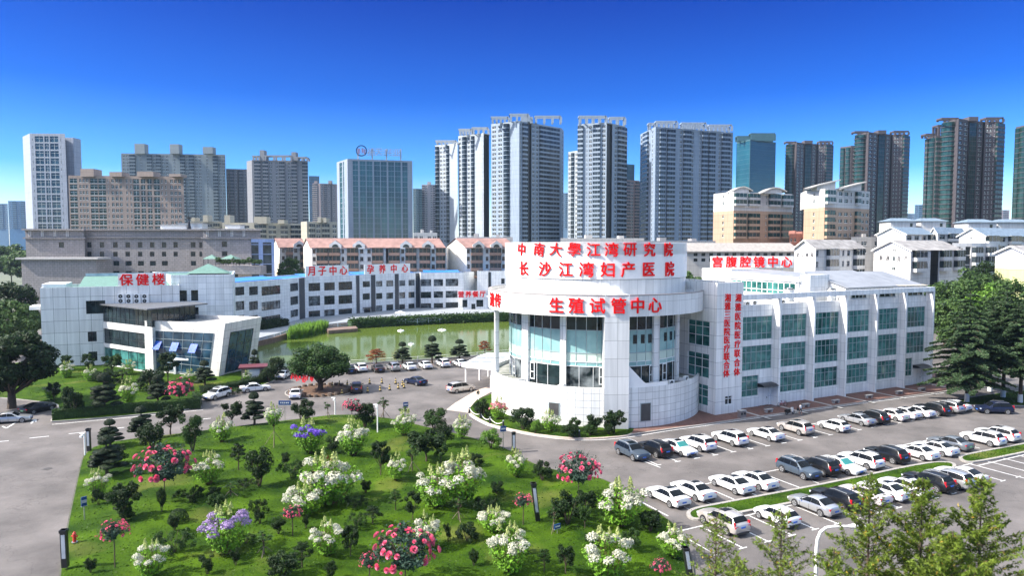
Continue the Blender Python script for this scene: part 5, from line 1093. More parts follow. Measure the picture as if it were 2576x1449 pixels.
# red roofed terrace
redroof = mat('red_tile_roof', (.25, .145, .125), .8, var=.3, vscale=.5, bump=.3)
tw = [tm('terrace_white', (.60, .58, .54)), rf]; brk = tm('terrace_brick', (.26, .165, .12)); crm = tm('terrace_cream', (.62, .55, .42))
def terrace_house(label, x0, xg, x1, Y, ridge, eave, dorm, specs):
    zr, ze = ZH(ridge, Y + 5), ZH(eave, Y); a, g, c = XY(x0, Y + 10), XY(xg, Y), XY(x1, Y + 4)
    r = thing('terraced_house', label, 'building', (g.x, g.y, 0)); b = MB(); U = Units(r)
    facade(b, U, g, c, 0, ze, specs, 3.0, 9, tw, M['dark'], 0, ze - .15, fr=brk)
    bk = Vector((0, 11)); wall(b, c, c + bk, 0, ze, (), 0); wall(b, c + bk, a, 0, ze, (), 0); b.build('wall', tw, r); U.build()
    b = MB(); zm = 14; wall(b, a, g, 0, zm, (), 0, 1); wall(b, a, g, zm, ze, (), 0, 0); m = a.lerp(g, .5); b.face([(*a, ze), (*g, ze), (*m, zr)], 0); b.build('gable', [mat('gable_white_' + label[:6].strip().replace(' ', '_'), (.68, .66, .60), .7), crm], r)
    b = MB(); t = (c - g).normalized(); nn = Vector((t.y, -t.x)); e0, e1 = g + nn * .7 - t * .6, c + nn * .7; r0, r1 = m - t * .6, m + (c - g) * 1.0
    b.face([(*e0, ze - .15), (*e1, ze - .15), (*r1, zr + .15), (*r0, zr + .15)]); bb0, bb1 = a - nn * .7 - t * .6, a + (c - g) - nn * .7; b.face([(*r0, zr + .15), (*r1, zr + .15), (*bb1, ze - .15), (*bb0, ze - .15)])
    b.face([(*e0, ze - .4), (*e1, ze - .4), (*e1, ze - .15), (*e0, ze - .15)]); b.build('roof', [redroof], r)
    for px in dorm:
        d = XY(px, Y); d = Vector((d.x, (g.y + (c.y - g.y) * ((d.x - g.x) / (c.x - g.x))))) + nn * .75; h = 2.3; b = MB(); z0 = ze - .6
        pr = [(-h, 0), (h, 0), (h, 1.6), (0, 3.2), (-h, 1.6)]; f = [(*(d + t * x), z0 + z) for x, z in pr]; b.face(f); bk2 = Vector((-nn.x, -nn.y)) * 4
        for i in range(5):
            p1, p2 = f[i], f[(i + 1) % 5]; b.face([p2, p1, (p1[0] + bk2.x, p1[1] + bk2.y, p1[2]), (p2[0] + bk2.x, p2[1] + bk2.y, p2[2])], 1 if i in (2, 3) else 0)
        dm = b.build('dormer', [tw[0], redroof], r); b = MB(); ar = [(*(d + t * (1.25 * math.cos(math.pi * i / 8)) + nn * .03), z0 + .55 + 1.25 * math.sin(math.pi * i / 8)) for i in range(9)]; b.face(ar); b.build('arched_window', [M['dark']], dm)
    return r
terrace_house('short red roofed terrace house behind the round green tree', 686, 703, 770, 285, 600, 621, (747,), 'p.3 w.8 b1.5 w1 p.2 b1.3')
terrace_house('long red roofed terrace with four arched dormers', 763, 784, 1122, 270, 600, 622, (843, 901, 1019, 1074), 'w.7 b1.8 b1.8 w.6 p.3 b1.8 w.8 p.3 w.8 b1.8 p.3 d.4 b1.8 w.7 b1.8 p.3 b1.8 w.7 b1.6')
terrace_house('red roofed terrace with cream double gable beside the drum', 1124, 1173, 1300, 276, 600, 622, (1203, 1248), 'w.6 b1.7 p.3 w.6 b1.7 w.7 b1.5')
# grey block and white gabled houses to the right
wb, p, q, t, n, z1 = rows_block('walk_up_block', 'long grey block with low hipped roof behind the endoscopy sign', 1722, 2012, 222, 226, 632, W('grey_beige_render', (.44, .42, .39)), [(1745 + 19.5 * i, 1755 + 19.5 * i, y, y + 8) for i in range(13) for y in (636, 650)], 12, g=M['dark'])
b = MB(); a, e = p - t * .8 + n * .8, q + n * .8; zt = ZH(611, 230); b.face([(*a, z1), (*e, z1), (*(e - n * 7), zt), (*(a - n * 7 + t * 3), zt)]); b.face([(*(a - n * 14), z1), (*a, z1), (*(a - n * 7 + t * 3), zt)]); b.face([(*a, z1 - .4), (*e, z1 - .4), (*e, z1), (*a, z1)]); b.build('roof', [mat('grey_brown_roof', (.27, .25, .23), .8, var=.25)], wb)
roofold = mat('weathered_grey_roof', (.25, .235, .225), .85, var=.4, vscale=.5, col2=(.36, .345, .33))
whw = [tm('house_white', (.58, .58, .57)), rf]
def gable_house(label, gx0, gx1, Yg0, Yg1, x1, Y1, ridge, eave, specs, gw=(), zmin=14, roof=None, gm=None, lower=None):
    """a gable end facing the sun (gx0..gx1) and a long front running right from gx1 to x1"""
    a, g, c = XY(gx0, Yg0), XY(gx1, Yg1), XY(x1, Y1); Ym = (Yg0 + Yg1) / 2; ze, zr = ZH(eave, Ym), ZH(ridge, Ym); r = thing('gabled_house', label, 'building', (g.x, g.y, 0)); b = MB(); U = Units(r)
    facade(b, U, g, c, 0, ze, specs, 3.1, zmin, whw, M['dark'], 0, ze - .1, fr=whw[0]); ext = a - g; wall(b, c, c + ext, 0, ze, (), 0); wall(b, c + ext, a, 0, ze, (), 0); b.build('wall', whw, r); U.build()
    b = MB(); m = a.lerp(g, .5); t = (g - a).normalized(); ops = [rpx(a, g, *o) for o in gw]
    if lower: wall(b, a, g, 0, ZH(lower, Ym), ops, .2, 1); wall(b, a, g, ZH(lower, Ym), ze, ops, .2, 0)
    else: wall(b, a, g, 0, ze, ops, .2, 0)
    b.face([(*a, ze), (*g, ze), (*m, zr)]); gb = b.build('gable', [gm or mat('gable_' + label[:9].replace(' ', '_'), (.72, .72, .71), .6), tm('yellow_render', (.50, .52, .26))], r)
    for o in ops: window(r, a, t, o, .2, 2, 1, .1, M['dark'], M['frame'])
    f = (c - g).normalized(); b = MB(); nn = Vector((f.y, -f.x)); o1 = -f * .8
    A, Bq, Cq, Dq = g + o1 + t * .8, c + t * .8, m + (c - g), m + o1; E, Fq = a + o1 - t * .8, a + (c - g) - t * .8; dz = (zr - ze) * .8 / ((g - a).length / 2)
    b.face([(*A, ze - dz + .1), (*Bq, ze - dz + .1), (*Cq, zr + .1), (*Dq, zr + .1)]); b.face([(*Dq, zr + .1), (*Cq, zr + .1), (*Fq, ze - dz + .1), (*E, ze - dz + .1)])
    for P1, P2 in ((A, Dq), (Dq, E)):
        z_ = lambda P: zr + .1 if P is Dq else ze - dz + .1
        b.face([(*P2, z_(P2) - .4), (*P1, z_(P1) - .4), (*P1, z_(P1)), (*P2, z_(P2))], 1)
    b.build('roof', [roof or roofold, M['paint']], r); return r, a, g, ze, zr
r1, a, g, ze, zr = gable_house('white gabled house with four dark characters on its end wall', 1999, 2052, 208, 198, 2176, 216, 603, 624, 'w.5 p.9 b1.3 w.7 s.8 w.7 p.3 b1.3 p.5', [(2023, 2028, 617, 625)])
t = (g - a).normalized(); ink = mat('ink_characters', (.03, .03, .035), .7)
def gable_text(label, txt, a, g, pxs, py, size):
    t = (g - a).normalized(); n = Vector((t.y, -t.x)); cs = []
    for x in pxs: u, z = onwall(x, py, a, t); q = a + t * u + n * .06; cs.append((q.x, q.y, z))
    s = thing('wall_sign', label, 'sign', cs[0]); text_sign(s, txt, cs, size, .04, ink, .006, math.atan2(t.y, t.x), .12)
gable_text('four dark brush characters on the left gabled house', '滨江丽园', a, g, (2007, 2019, 2031, 2043), 641, 1.35)
r2, a, g, ze, zr = gable_house('white gabled house with three end windows and brush writing', 2199, 2292, 212, 196, 2420, 214, 605, 628, 'p.2 b1.4 w.8 p.2 d1.2 b1.2 w.8 b1.2', [(2245, 2254, 621, 633), (2244, 2253, 645, 657), (2243, 2252, 671, 681)])
gable_text('dark brush characters around a window on the right gabled house', '斯族', a, g, (2217, 2234), 649, 1.7); gable_text('two dark brush characters right of the gable window', '房产', a, g, (2261.5, 2279), 651, 1.7)
tower('walk_up_block', 'white balcony block with dark glazed stair shaft among the trees', [(2395, 222), 'b1.3 w1 p.3 g1 p.2', (2445, 222), 'b1.2 w.8 b1.2 w.8', (2512, 228)], 611, whw, 'dark', 3.0, 8, 12)
gable_house('yellow sided house with white gable at the right edge', 2505, 2584, 188, 178, 2680, 196, 618, 636, 'w1 b1 w1', [], 10, lower=676)
gable_house('white villa with blue sheet roof, leftmost of the villas', 2207, 2278, 268, 258, 2350, 270, 571, 588, 'w1 w1 w1 b1', [(2232, 2236, 592, 598), (2246, 2250, 592, 598)], 20, roof=M['villablue'])
gable_house('white villa with blue sheet roof joined to the right of the first', 2340, 2358, 272, 266, 2428, 278, 572, 586, 'w1 b1 w1', [], 20, roof=M['villablue'])
gable_house('cream villa with grey gable near the right edge', 2412, 2478, 260, 250, 2640, 268, 573, 592, 'b1 w1 b1 w1 b1 w1', [(2440, 2446, 596, 603)], 18, roof=M['villablue'])
for lab, x0, x1, Y, yt, yb in (('small white roof cabin with blue lid behind the first villa', 2239, 2303, 290, 556, 576), ('white roof cabin with blue lid in the middle of the villas', 2315, 2378, 292, 556, 574), ('white roof cabin with blue lid at the right of the villas', 2434, 2505, 285, 559, 582), ('white roof cabin cut by the right edge', 2508, 2600, 288, 559, 580)):
    a, c = XY(x0, Y), XY(x1, Y); r = thing('roof_cabin', lab, 'roof cabin', (a.x, a.y, 0)); b = MB(); zt = ZH(yt, Y); wall(b, a, c, 0, zt, [((c - a).length * .75, (c - a).length * .87, zt - 2.4, zt - .8)], .2); wall(b, c, c + Vector((1, 9)), 0, zt, (), 0); wall(b, c + Vector((1, 9)), a + Vector((0, 9)), 0, zt, (), 0); wall(b, a + Vector((0, 9)), a, 0, zt, (), 0); b.build('wall', whw, r)
    L = (c - a).length; window(r, a, Vector((1, 0)), (L * .75, L * .87, zt - 2.4, zt - .8), .2, 1, 1, .1, M['dark'], M['gframe']); b = MB(); q = [a + Vector((-.8, -.8)), c + Vector((.8, -.8)), c + Vector((1.8, 9.8)), a + Vector((-.8, 9.8))]
    ap0, ap1 = q[0].lerp(q[3], .5).lerp(q[1].lerp(q[2], .5), .25), q[0].lerp(q[3], .5).lerp(q[1].lerp(q[2], .5), .75)
    b.face([(*q[0], zt), (*q[1], zt), (*ap1, zt + 1.4), (*ap0, zt + 1.4)]); b.face([(*q[1], zt), (*q[2], zt), (*ap1, zt + 1.4)]); b.face([(*q[2], zt), (*q[3], zt), (*ap0, zt + 1.4), (*ap1, zt + 1.4)]); b.face([(*q[3], zt), (*q[0], zt), (*ap0, zt + 1.4)]); b.cap(q[::-1], zt); b.build('roof', [M['villablue']], r)
# low roofs that close the view between blocks
for i, (lab, x0, x1, Y, yt, col) in enumerate((('low grey roofed shed in front of the white towers', 1150, 1290, 330, 596, (.42, .41, .40)), ('low pale block below the slim white tower', 1410, 1620, 340, 599, (.50, .49, .47)), ('low grey flat roofed block below the widest tower', 1600, 1800, 300, 606, (.30, .30, .31)), ('low red roofed block between the orange mid rises', 1985, 2030, 320, 588, (.34, .16, .13)), ('low beige block below the right brown tower', 2420, 2620, 330, 570, (.42, .36, .31)), ('low grey block behind the gabled houses', 2140, 2240, 300, 596, (.36, .35, .34)), ('low white block under the office building', 1040, 1100, 380, 585, (.55, .54, .52)))):
    tower('low_block', lab, [(x0, Y), 'w1 w1 p.5 w1 w1', (x1, Y + 2)], yt, W('low_render_%d' % i, col), 'dark', 3.2, ZH(yt, Y) - 8, 14, caps=[(x0 + (x1 - x0) * .3, x0 + (x1 - x0) * .38, yt - 8, 2), (x0 + (x1 - x0) * .7, x0 + (x1 - x0) * .76, yt - 6, 4)])
# ------------------------------------------------------------------ cars
def paint_mat(name, col, metal=0.0, rough=0.28):
    m = mat(name, col, rough, metal, var=0.0); b = m.node_tree.nodes['Principled BSDF']; b.inputs['Coat Weight'].default_value = 0.8 if max(col) > .3 else .25; b.inputs['Coat Roughness'].default_value = 0.05; b.inputs['Specular IOR Level'].default_value = .5 if max(col) > .3 else .25; return m
PAINT = {'white': paint_mat('car_white', (.64, .65, .66)), 'silver': paint_mat('car_silver', (.42, .43, .44), .6), 'black': paint_mat('car_black', (.008, .009, .011)), 'slate': paint_mat('car_slate', (.075, .10, .13), .4),
         'champagne': paint_mat('car_champagne', (.46, .43, .40), .4), 'navy': paint_mat('car_navy', (.012, .018, .045), .2), 'rose': paint_mat('car_rose_white', (.60, .55, .56)), 'grey': paint_mat('car_grey', (.17, .19, .21), .5), 'brown': paint_mat('car_brown', (.045, .032, .028), .3)}
CGL = mat('car_glass', (.006, .008, .010), .12, var=0.0, spec=0.14); CSHADE = mat('car_sunshade', (.02, .17, .16), .3, var=.15); TYRE = mat('car_tyre', (.012, .012, .013), .8, var=.1); RIM = mat('car_rim', (.50, .51, .52), .3, .7, var=0.0)
TAIL = mat('car_tail_light', (.50, .01, .02), .2, var=0.0); HEAD = mat('car_head_light', (.65, .70, .74), .1, var=0.0); PLATE = mat('car_blue_plate', (.03, .13, .50), .4, var=0.0); GPLATE = mat('car_green_plate', (.20, .50, .25), .4, var=0.0); CTRIM = mat('car_black_trim', (.018, .018, .02), .5, var=0.0)
# stations: y, underside, belt, top, half width factor, roof half width (None on bonnet and boot)
CARS = {
 'sedan': dict(W=.92, st=[(2.36, .40, .56, .64, .82, None), (2.30, .26, .66, .73, .91, None), (2.1, .20, .74, .81, .97, None), (1.55, .19, .81, .88, 1, None), (.98, .19, .87, .95, 1, None), (.20, .19, .91, 1.38, 1, .64), (-.35, .19, .93, 1.46, 1, .66), (-.95, .19, .94, 1.40, 1, .64), (-1.72, .19, .97, 1.05, .99, None), (-2.15, .20, .97, 1.05, .97, None), (-2.33, .26, .95, 1.02, .93, None), (-2.40, .40, .74, .84, .88, None)], cowl=4, rf=5, rr=7, deck=8, wheels=(1.42, -1.40), r=.33),
 'suv': dict(W=.95, st=[(2.30, .46, .70, .80, .85, None), (2.24, .34, .84, .92, .93, None), (2.0, .27, .92, .99, .98, None), (1.45, .26, .97, 1.04, 1, None), (1.02, .26, 1.00, 1.09, 1, None), (.36, .26, 1.04, 1.58, 1, .68), (-.35, .26, 1.06, 1.68, 1, .70), (-1.2, .26, 1.08, 1.66, 1, .68), (-1.75, .26, 1.10, 1.60, .99, .65), (-2.12, .28, 1.10, 1.18, .95, None), (-2.27, .34, 1.0, 1.08, .90, None), (-2.34, .50, .80, .88, .84, None)], cowl=4, rf=5, rr=8, deck=9, wheels=(1.40, -1.36), r=.37),
 'hatch': dict(W=.86, st=[(2.02, .40, .54, .62, .74, None), (1.96, .26, .66, .74, .86, None), (1.75, .20, .76, .84, .95, None), (1.25, .19, .86, .94, 1, None), (.92, .19, .89, .98, 1, None), (.25, .19, .92, 1.40, 1, .62), (-.3, .19, .94, 1.47, 1, .64), (-1.0, .19, .96, 1.44, 1, .62), (-1.45, .19, .98, 1.38, .98, .60), (-1.84, .20, .98, 1.04, .94, None), (-1.95, .26, .88, .94, .90, None), (-2.0, .40, .70, .78, .84, None)], cowl=4, rf=5, rr=8, deck=9, wheels=(1.24, -1.22), r=.31),
 'van': dict(W=.93, st=[(2.38, .42, .60, .70, .76, None), (2.30, .28, .76, .86, .88, None), (2.05, .22, .88, .97, .95, None), (1.6, .22, .95, 1.05, 1, None), (1.3, .22, .98, 1.12, 1, None), (.55, .22, 1.0, 1.62, 1, .68), (-.35, .22, 1.02, 1.74, 1, .70), (-1.4, .22, 1.03, 1.72, 1, .69), (-2.0, .22, 1.04, 1.62, .99, .66), (-2.26, .26, 1.02, 1.12, .96, None), (-2.35, .32, .9, 1.0, .92, None), (-2.40, .46, .74, .82, .86, None)], cowl=4, rf=5, rr=8, deck=9, wheels=(1.45, -1.42), r=.34)}
def make_car(kind):
    c = CARS[kind]; st = c['st']; Wd = c['W']; root = thing('car', 'car', 'car')
    def sec(s):
        y, zb, bl, top, wf, rw = s; w = Wd * wf
        if rw is None: r = [(w * .80, top - .035), (w * .55, top)]
        else: r = [(rw, top - .07), (rw * .80, top - .01)]
        return [(0, zb), (w * .82, zb), (w * .985, zb + .14), (w, zb + (bl - zb) * .55), (w * .955, bl)] + r + [(0, top + .015)]
    S = [[Vector((x, s[0], z)) for x, z in sec(s)] for s in st]; b = MB()
    for i in range(len(S) - 1):
        for k in range(7):
            q = [S[i][k], S[i][k + 1], S[i + 1][k + 1], S[i + 1][k]]; b.face(q, 0, smooth=True); b.face([Vector((-p.x, p.y, p.z)) for p in reversed(q)], 0, smooth=True)
    for e, rev in ((0, False), (-1, True)):
        for k in range(7):
            q = [S[e][k + 1], S[e][k], Vector((-S[e][k].x, S[e][k].y, S[e][k].z)), Vector((-S[e][k + 1].x, S[e][k + 1].y, S[e][k + 1].z))]
            b.face(q[::-1] if rev else q, 0, smooth=True)
    put('body', b.mesh('body', [PAINT['white']], sharp=38), root)
    def screen(name, ia, ib, dy):
        m = MB(); ln = lambda q: [mx(q[5].lerp(q[6], .10)), mx(q[6]), q[7], q[6], q[5].lerp(q[6], .10)]; La, Lb = ln(S[ia]), ln(S[ib])
        for i in range(4):
            f = lambda k, v: La[k].lerp(Lb[k], v) + Vector((0, dy, .014)); m.face([f(i, .05), f(i + 1, .05), f(i + 1, .95), f(i, .95)])
        put(name, m.mesh(name, [CGL]), root)
    mx = lambda p: Vector((-p.x, p.y, p.z)); cw, rf_, rr, dk = c['cowl'], c['rf'], c['rr'], c['deck']
    screen('windscreen', cw, rf_, .012); screen('rear_window', dk, rr, -.012)
    for sx in (1, -1):
        m = MB()
        for i in range(cw, dk):
            A, Bq, Cq, Dq = S[i][4], S[i + 1][4], S[i + 1][5], S[i][5]                # bottom front, bottom rear, top rear, top front
            f = lambda u, v: A.lerp(Bq, u).lerp(Dq.lerp(Cq, u), v); ua = .22 if i == cw else 0; ub = .72 if i == dk - 1 else 1
            if i == cw: ua = .30
            pil = .07 if i in (rf_ + 0,) else 0.02
            P = [f(ua, .05), f(ub - pil, .05), f(ub - pil, .93), f(ua, .93)] if i > cw else [f(ua, .05), f(1, .05), f(1, .93), f(.93, .90)]
            if i == dk - 1: P = [f(0, .05), f(ub, .05), f(.14 if ub < 1 else 1, .93), f(0, .93)]
            P = [p + Vector((.032, 0, .006)) for p in P]
            if sx < 0: P = [mx(p) for p in P]
            else: P = P[::-1]
            m.face(P)
        put('side_window', m.mesh('side_window', [CGL]), root)
    for y in c['wheels']:
        for sx in (1, -1):
            m = MB(); x0 = Wd * .98; r = c['r']; m.cyl((0, 0, 0), (sx * .024, 0, 0), r * 1.17, r * 1.15, 18, 1); m.cyl((sx * -.2, 0, 0), (sx * .045, 0, 0), r, r * .97, 18, 0)  # black disc round the tyre stands in for the wheel-well shade
            w = put('wheel', m.mesh('wheel', [TYRE, CTRIM]), root, (sx * x0, y, r)); m = MB(); n = 20; rr_ = r * .70
            for i in range(n):
                a0, a1 = 2 * math.pi * i / n, 2 * math.pi * (i + 1) / n; k = 0 if i % 4 < 2 else 1; xx = sx * .052
                q = [(xx, 0, 0), (xx, rr_ * math.cos(a0), rr_ * math.sin(a0)), (xx, rr_ * math.cos(a1), rr_ * math.sin(a1))]; m.face(q if sx > 0 else q[::-1], k)
                q = [(xx, rr_ * .86 * math.cos(a0), rr_ * .86 * math.sin(a0)), (xx, rr_ * math.cos(a0), rr_ * math.sin(a0)), (xx, rr_ * math.cos(a1), rr_ * math.sin(a1)), (xx, rr_ * .86 * math.cos(a1), rr_ * .86 * math.sin(a1))]; q = [(p[0] + sx * .003, p[1], p[2]) for p in q]; m.face(q if sx > 0 else q[::-1], 0)
            put('rim', m.mesh('rim', [RIM, CTRIM]), w)
    yr, yf = st[-2][0], st[1][0]; zr, zf = st[-2][2] - .10, st[1][2] - .06; wr = Wd * st[-2][4]
    for sx in (1, -1):
        m = MB(); m.box((min(sx * wr * .58, sx * wr * .985), yr - .045, zr - .09), (max(sx * wr * .58, sx * wr * .985), yr + .22, zr + .07)); put('taillight', m.mesh('taillight', [TAIL]), root)
        if kind in ('suv', 'van'): m = MB(); m.box((min(sx * wr * .86, sx * wr * 1.0), yr + .02, zr + .05), (max(sx * wr * .86, sx * wr * 1.0), yr + .2, zr + .38)); put('taillight', m.mesh('taillight', [TAIL]), root)
        wf = Wd * st[1][4]; m = MB(); m.box((min(sx * wf * .55, sx * wf), yf - .16, zf - .09), (max(sx * wf * .55, sx * wf), yf + .035, zf + .05)); put('headlight', m.mesh('headlight', [HEAD]), root)
        m = MB(); ym = st[cw][0] - .28; zm = st[cw][2] + .06; m.box((min(sx * Wd * .95, sx * (Wd + .17)), ym - .05, zm - .02), (max(sx * Wd * .95, sx * (Wd + .17)), ym + .05, zm + .13)); put('mirror', m.mesh('mirror', [PAINT['white']]), root)
    for y, z in ((st[-1][0] - .03, .58 if kind != 'suv' else .78), (st[0][0] + .005, .46)):
        m = MB(); m.box((-.24, y, z), (.24, y + .025, z + .14)); put('number_plate', m.mesh('number_plate', [PLATE]), root)
    for bb in (((-Wd * .72, st[-1][0] - .015, .28), (Wd * .72, st[-1][0] + .12, .44)), ((-Wd * .62, st[0][0] - .1, .26), (Wd * .62, st[0][0] + .012, .44))): m = MB(); m.box(*bb); put('bumper_trim', m.mesh('bumper_trim', [CTRIM]), root)
    m = MB(); m.box((-Wd * .35, st[0][0] - .05, .50), (Wd * .35, st[0][0] + .02, .60)); put('grille', m.mesh('grille', [CTRIM]), root)
    m = MB(); y0, y1 = st[rf_][0] - .15, st[rf_ + 1][0] - .25; z = (st[rf_][3] + st[rf_ + 1][3]) / 2 + .028; zr_ = lambda y: np.interp(-y, [-s[0] for s in st], [s[3] for s in st]) + .032; ys_ = [y0, y0 * .5 + st[rf_ + 1][0] * .5, st[rf_ + 1][0], y1]; [m.face([(-.42, ys_[i + 1], zr_(ys_[i + 1])), (.42, ys_[i + 1], zr_(ys_[i + 1])), (.42, ys_[i], zr_(ys_[i])), (-.42, ys_[i], zr_(ys_[i]))]) for i in range(3)]; put('sunroof', m.mesh('sunroof', [CGL]), root)
    if kind == 'suv':
        for sx in (1, -1): m = MB(); m.tube([Vector((sx * .64, .2, 1.6)), Vector((sx * .66, -.3, 1.70)), Vector((sx * .64, -1.6, 1.66))], .025, 5); put('roof_rail', m.mesh('roof_rail', [RIM]), root)
    for sx in (1, -1):
        m = MB()
        for y in (.85, -.15, -1.05):
            z0, z1 = st[3][1] + .12, st[5][2] - .04; x = Wd + .002; m.box((min(sx * x * .97, sx * x), y - .012, z0), (max(sx * x * .97, sx * x), y + .012, z1 - .12))
        put('door_seam', m.mesh('door_seam', [CTRIM]), root)
    return root
PROTO = {}
def car(box, kind, colour, h, label, group=None, sunroof=False, shade=False, gp_=False, z=0.004):
    x0, x1, y0, y1 = box; h = Vector(h).normalized(); st = CARS[kind]['st']; L = st[0][0] - st[-1][0]; Wd = CARS[kind]['W']
    gy = G((x0 + x1) / 2, y1).y; Y = gy + abs(h.y) * L * .45 + abs(h.x) * Wd * .95; X = D((x0 + x1) / 2, y1, Y).x; rz = math.atan2(-h.x, h.y)
    first = kind not in PROTO
    if first: PROTO[kind] = make_car(kind); PROTO[kind]['used'] = 0; r = PROTO[kind]
    r = dup(PROTO[kind], (X, Y, z), rz, None, label, group)
    for ch in list(r.children):
        nm = ch.name.split('.')[0]
        if nm in ('body', 'mirror'): ch.material_slots[0].link = 'OBJECT'; ch.material_slots[0].material = PAINT[colour]
        if nm == 'windscreen' and shade: ch.material_slots[0].link = 'OBJECT'; ch.material_slots[0].material = CSHADE
        if nm == 'number_plate' and gp_: ch.material_slots[0].link = 'OBJECT'; ch.material_slots[0].material = GPLATE
        if nm == 'sunroof' and not sunroof: bpy.data.objects.remove(ch)
    return r
A_, N_ = -FN, FN                                              # nose to the building / nose to the camera
g1, g2, g3, g4 = 'cars parked in the row along the right wing', 'cars parked in the middle row by the grass island', 'cars parked in the near row below the grass island', 'cars parked along the pond edge'
A2 = Vector((-.40, .916))
for bx, k, col, h, lab, kw in (
 ((1543, 1636, 1104, 1165), 'suv', 'slate', N_, 'blue grey suv facing the camera at the left end of the first row', dict(sunroof=True)),
 ((1612, 1683, 1107, 1157), 'suv', 'black', A_, 'black suv between the blue grey suv and the green shaded sedan, first row', {}),
 ((1662, 1753, 1104, 1154), 'sedan', 'white', N_, 'white sedan with turquoise windscreen shade facing the camera, first row', dict(sunroof=True, shade=True)),
 ((1718, 1793, 1095, 1142), 'suv', 'white', A_, 'white suv with dark sunroof right of the turquoise shaded sedan, first row', dict(sunroof=True)),
 ((1790, 1881, 1082, 1128), 'suv', 'white', A_, 'white suv parked alone, fifth from the left in the first row', dict(sunroof=True)),
 ((1876, 1975, 1074, 1115), 'sedan', 'white', A_, 'white sedan left of the champagne suv in the first row', dict(sunroof=True)),
 ((1955, 2046, 1058, 1100), 'suv', 'champagne', A_, 'champagne suv with tall red tail lights in the first row', dict(sunroof=True)),
 ((2057, 2137, 1055, 1092), 'hatch', 'white', A_, 'small white hatchback between champagne suv and silver sedan, first row', {}),
 ((2109, 2200, 1041, 1076), 'sedan', 'silver', A_, 'silver sedan right of the white hatchback in the first row', {}),
 ((2148, 2235, 1031, 1072), 'suv', 'black', A_, 'black suv right beside the silver sedan in the first row', {}),
 ((2211, 2267, 1031, 1064), 'sedan', 'rose', A_, 'pinkish white sedan right of the black suv in the first row', dict(gp_=True)),
 ((2236, 2303, 1025, 1059), 'sedan', 'white', A_, 'white sedan just right of the pinkish sedan in the first row', dict(sunroof=True)),
 ((2270, 2340, 1020, 1055), 'sedan', 'white', A_, 'white sedan left of the farther black suv in the first row', dict(sunroof=True)),
 ((2311, 2379, 1013, 1050), 'suv', 'black', A_, 'black suv near the right end of the first row by a silver suv', {}),
 ((2345, 2412, 1011, 1044), 'suv', 'silver', A_, 'silver suv second from the right end of the first row', {}),
 ((2360, 2432, 1003, 1039), 'sedan', 'white', A_, 'white sedan at the far right end of the first row', {})): car(bx, k, col, h, lab, g1, **kw)
for bx, k, col, h, lab, kw in (
 ((1618, 1739, 1222, 1285), 'sedan', 'white', A_, 'white sedan at the left end of the middle row', dict(sunroof=True)),
 ((1686, 1798, 1213, 1269), 'sedan', 'white', A_, 'white sedan second from the left in the middle row', dict(sunroof=True)),
 ((1783, 1896, 1194, 1252), 'sedan', 'white', A_, 'white sedan third from the left in the middle row after a gap', dict(sunroof=True)),
 ((1847, 1950, 1187, 1241), 'sedan', 'white', A_, 'white sedan fourth from the left in the middle row before an empty bay', dict(sunroof=True)),
 ((1966, 2050, 1160, 1213), 'suv', 'slate', N_, 'blue grey suv facing the camera in the middle row', dict(sunroof=True)),
 ((2020, 2093, 1160, 1205), 'suv', 'black', A_, 'black suv beside the blue grey suv in the middle row', {}),
 ((2071, 2163, 1156, 1202), 'sedan', 'white', N_, 'white sedan with turquoise windscreen shade in the middle row', dict(sunroof=True, shade=True)),
 ((2124, 2207, 1146, 1188), 'suv', 'white', A_, 'white suv between shaded sedan and big black suv, middle row', dict(sunroof=True)),
 ((2173, 2286, 1121, 1173), 'suv', 'black', A_, 'long black suv with roof rails in the middle row', {}),
 ((2262, 2343, 1118, 1165), 'sedan', 'white', A_, 'white sedan right of the long black suv in the middle row', dict(sunroof=True)),
 ((2308, 2395, 1111, 1154), 'sedan', 'white', A_, 'white sedan left of the grey coupe in the middle row', dict(sunroof=True)),
 ((2335, 2443, 1095, 1140), 'sedan', 'grey', A_, 'dark grey sloping coupe in the middle row by the island gap', dict(gp_=True)),
 ((2416, 2527, 1080, 1129), 'suv', 'white', A_, 'white suv right of the island gap in the middle row', dict(sunroof=True)),
 ((2462, 2555, 1079, 1118), 'suv', 'white', A_, 'white suv at the right end of the middle row', dict(sunroof=True))): car(bx, k, col, h, lab, g2, **kw)
for bx, k, col, h, lab, kw in (
 ((1757, 1879, 1297, 1356), 'suv', 'champagne', A_, 'champagne suv with tall red tail lights in the near row', dict(sunroof=True)),
 ((1897, 2009, 1285, 1336), 'hatch', 'white', A_, 'small white hatchback in the near row beside the street lamp', {}),
 ((1985, 2110, 1260, 1308), 'sedan', 'silver', A_, 'silver sedan in the near row below the grass island', {}),
 ((2044, 2161, 1243, 1294), 'suv', 'black', A_, 'black suv beside the silver sedan in the near row', {}),
 ((2134, 2211, 1238, 1280), 'sedan', 'rose', A_, 'pinkish white sedan partly behind a young tree in the near row', {}),
 ((2176, 2270, 1229, 1269), 'sedan', 'white', A_, 'white sedan right of the pinkish one in the near row', dict(sunroof=True)),
 ((2226, 2323, 1215, 1258), 'sedan', 'white', A_, 'white sedan left of the tree top and black suv, near row', dict(sunroof=True)),
 ((2290, 2379, 1207, 1247), 'suv', 'black', A_, 'black suv behind the middle tree top in the near row', {}),
 ((2345, 2427, 1198, 1240), 'suv', 'silver', A_, 'silver suv second from the right in the near row', {}),
 ((2372, 2460, 1185, 1227), 'sedan', 'white', A_, 'white sedan at the right end of the near row', {})): car(bx, k, col, h, lab, g3, **kw)
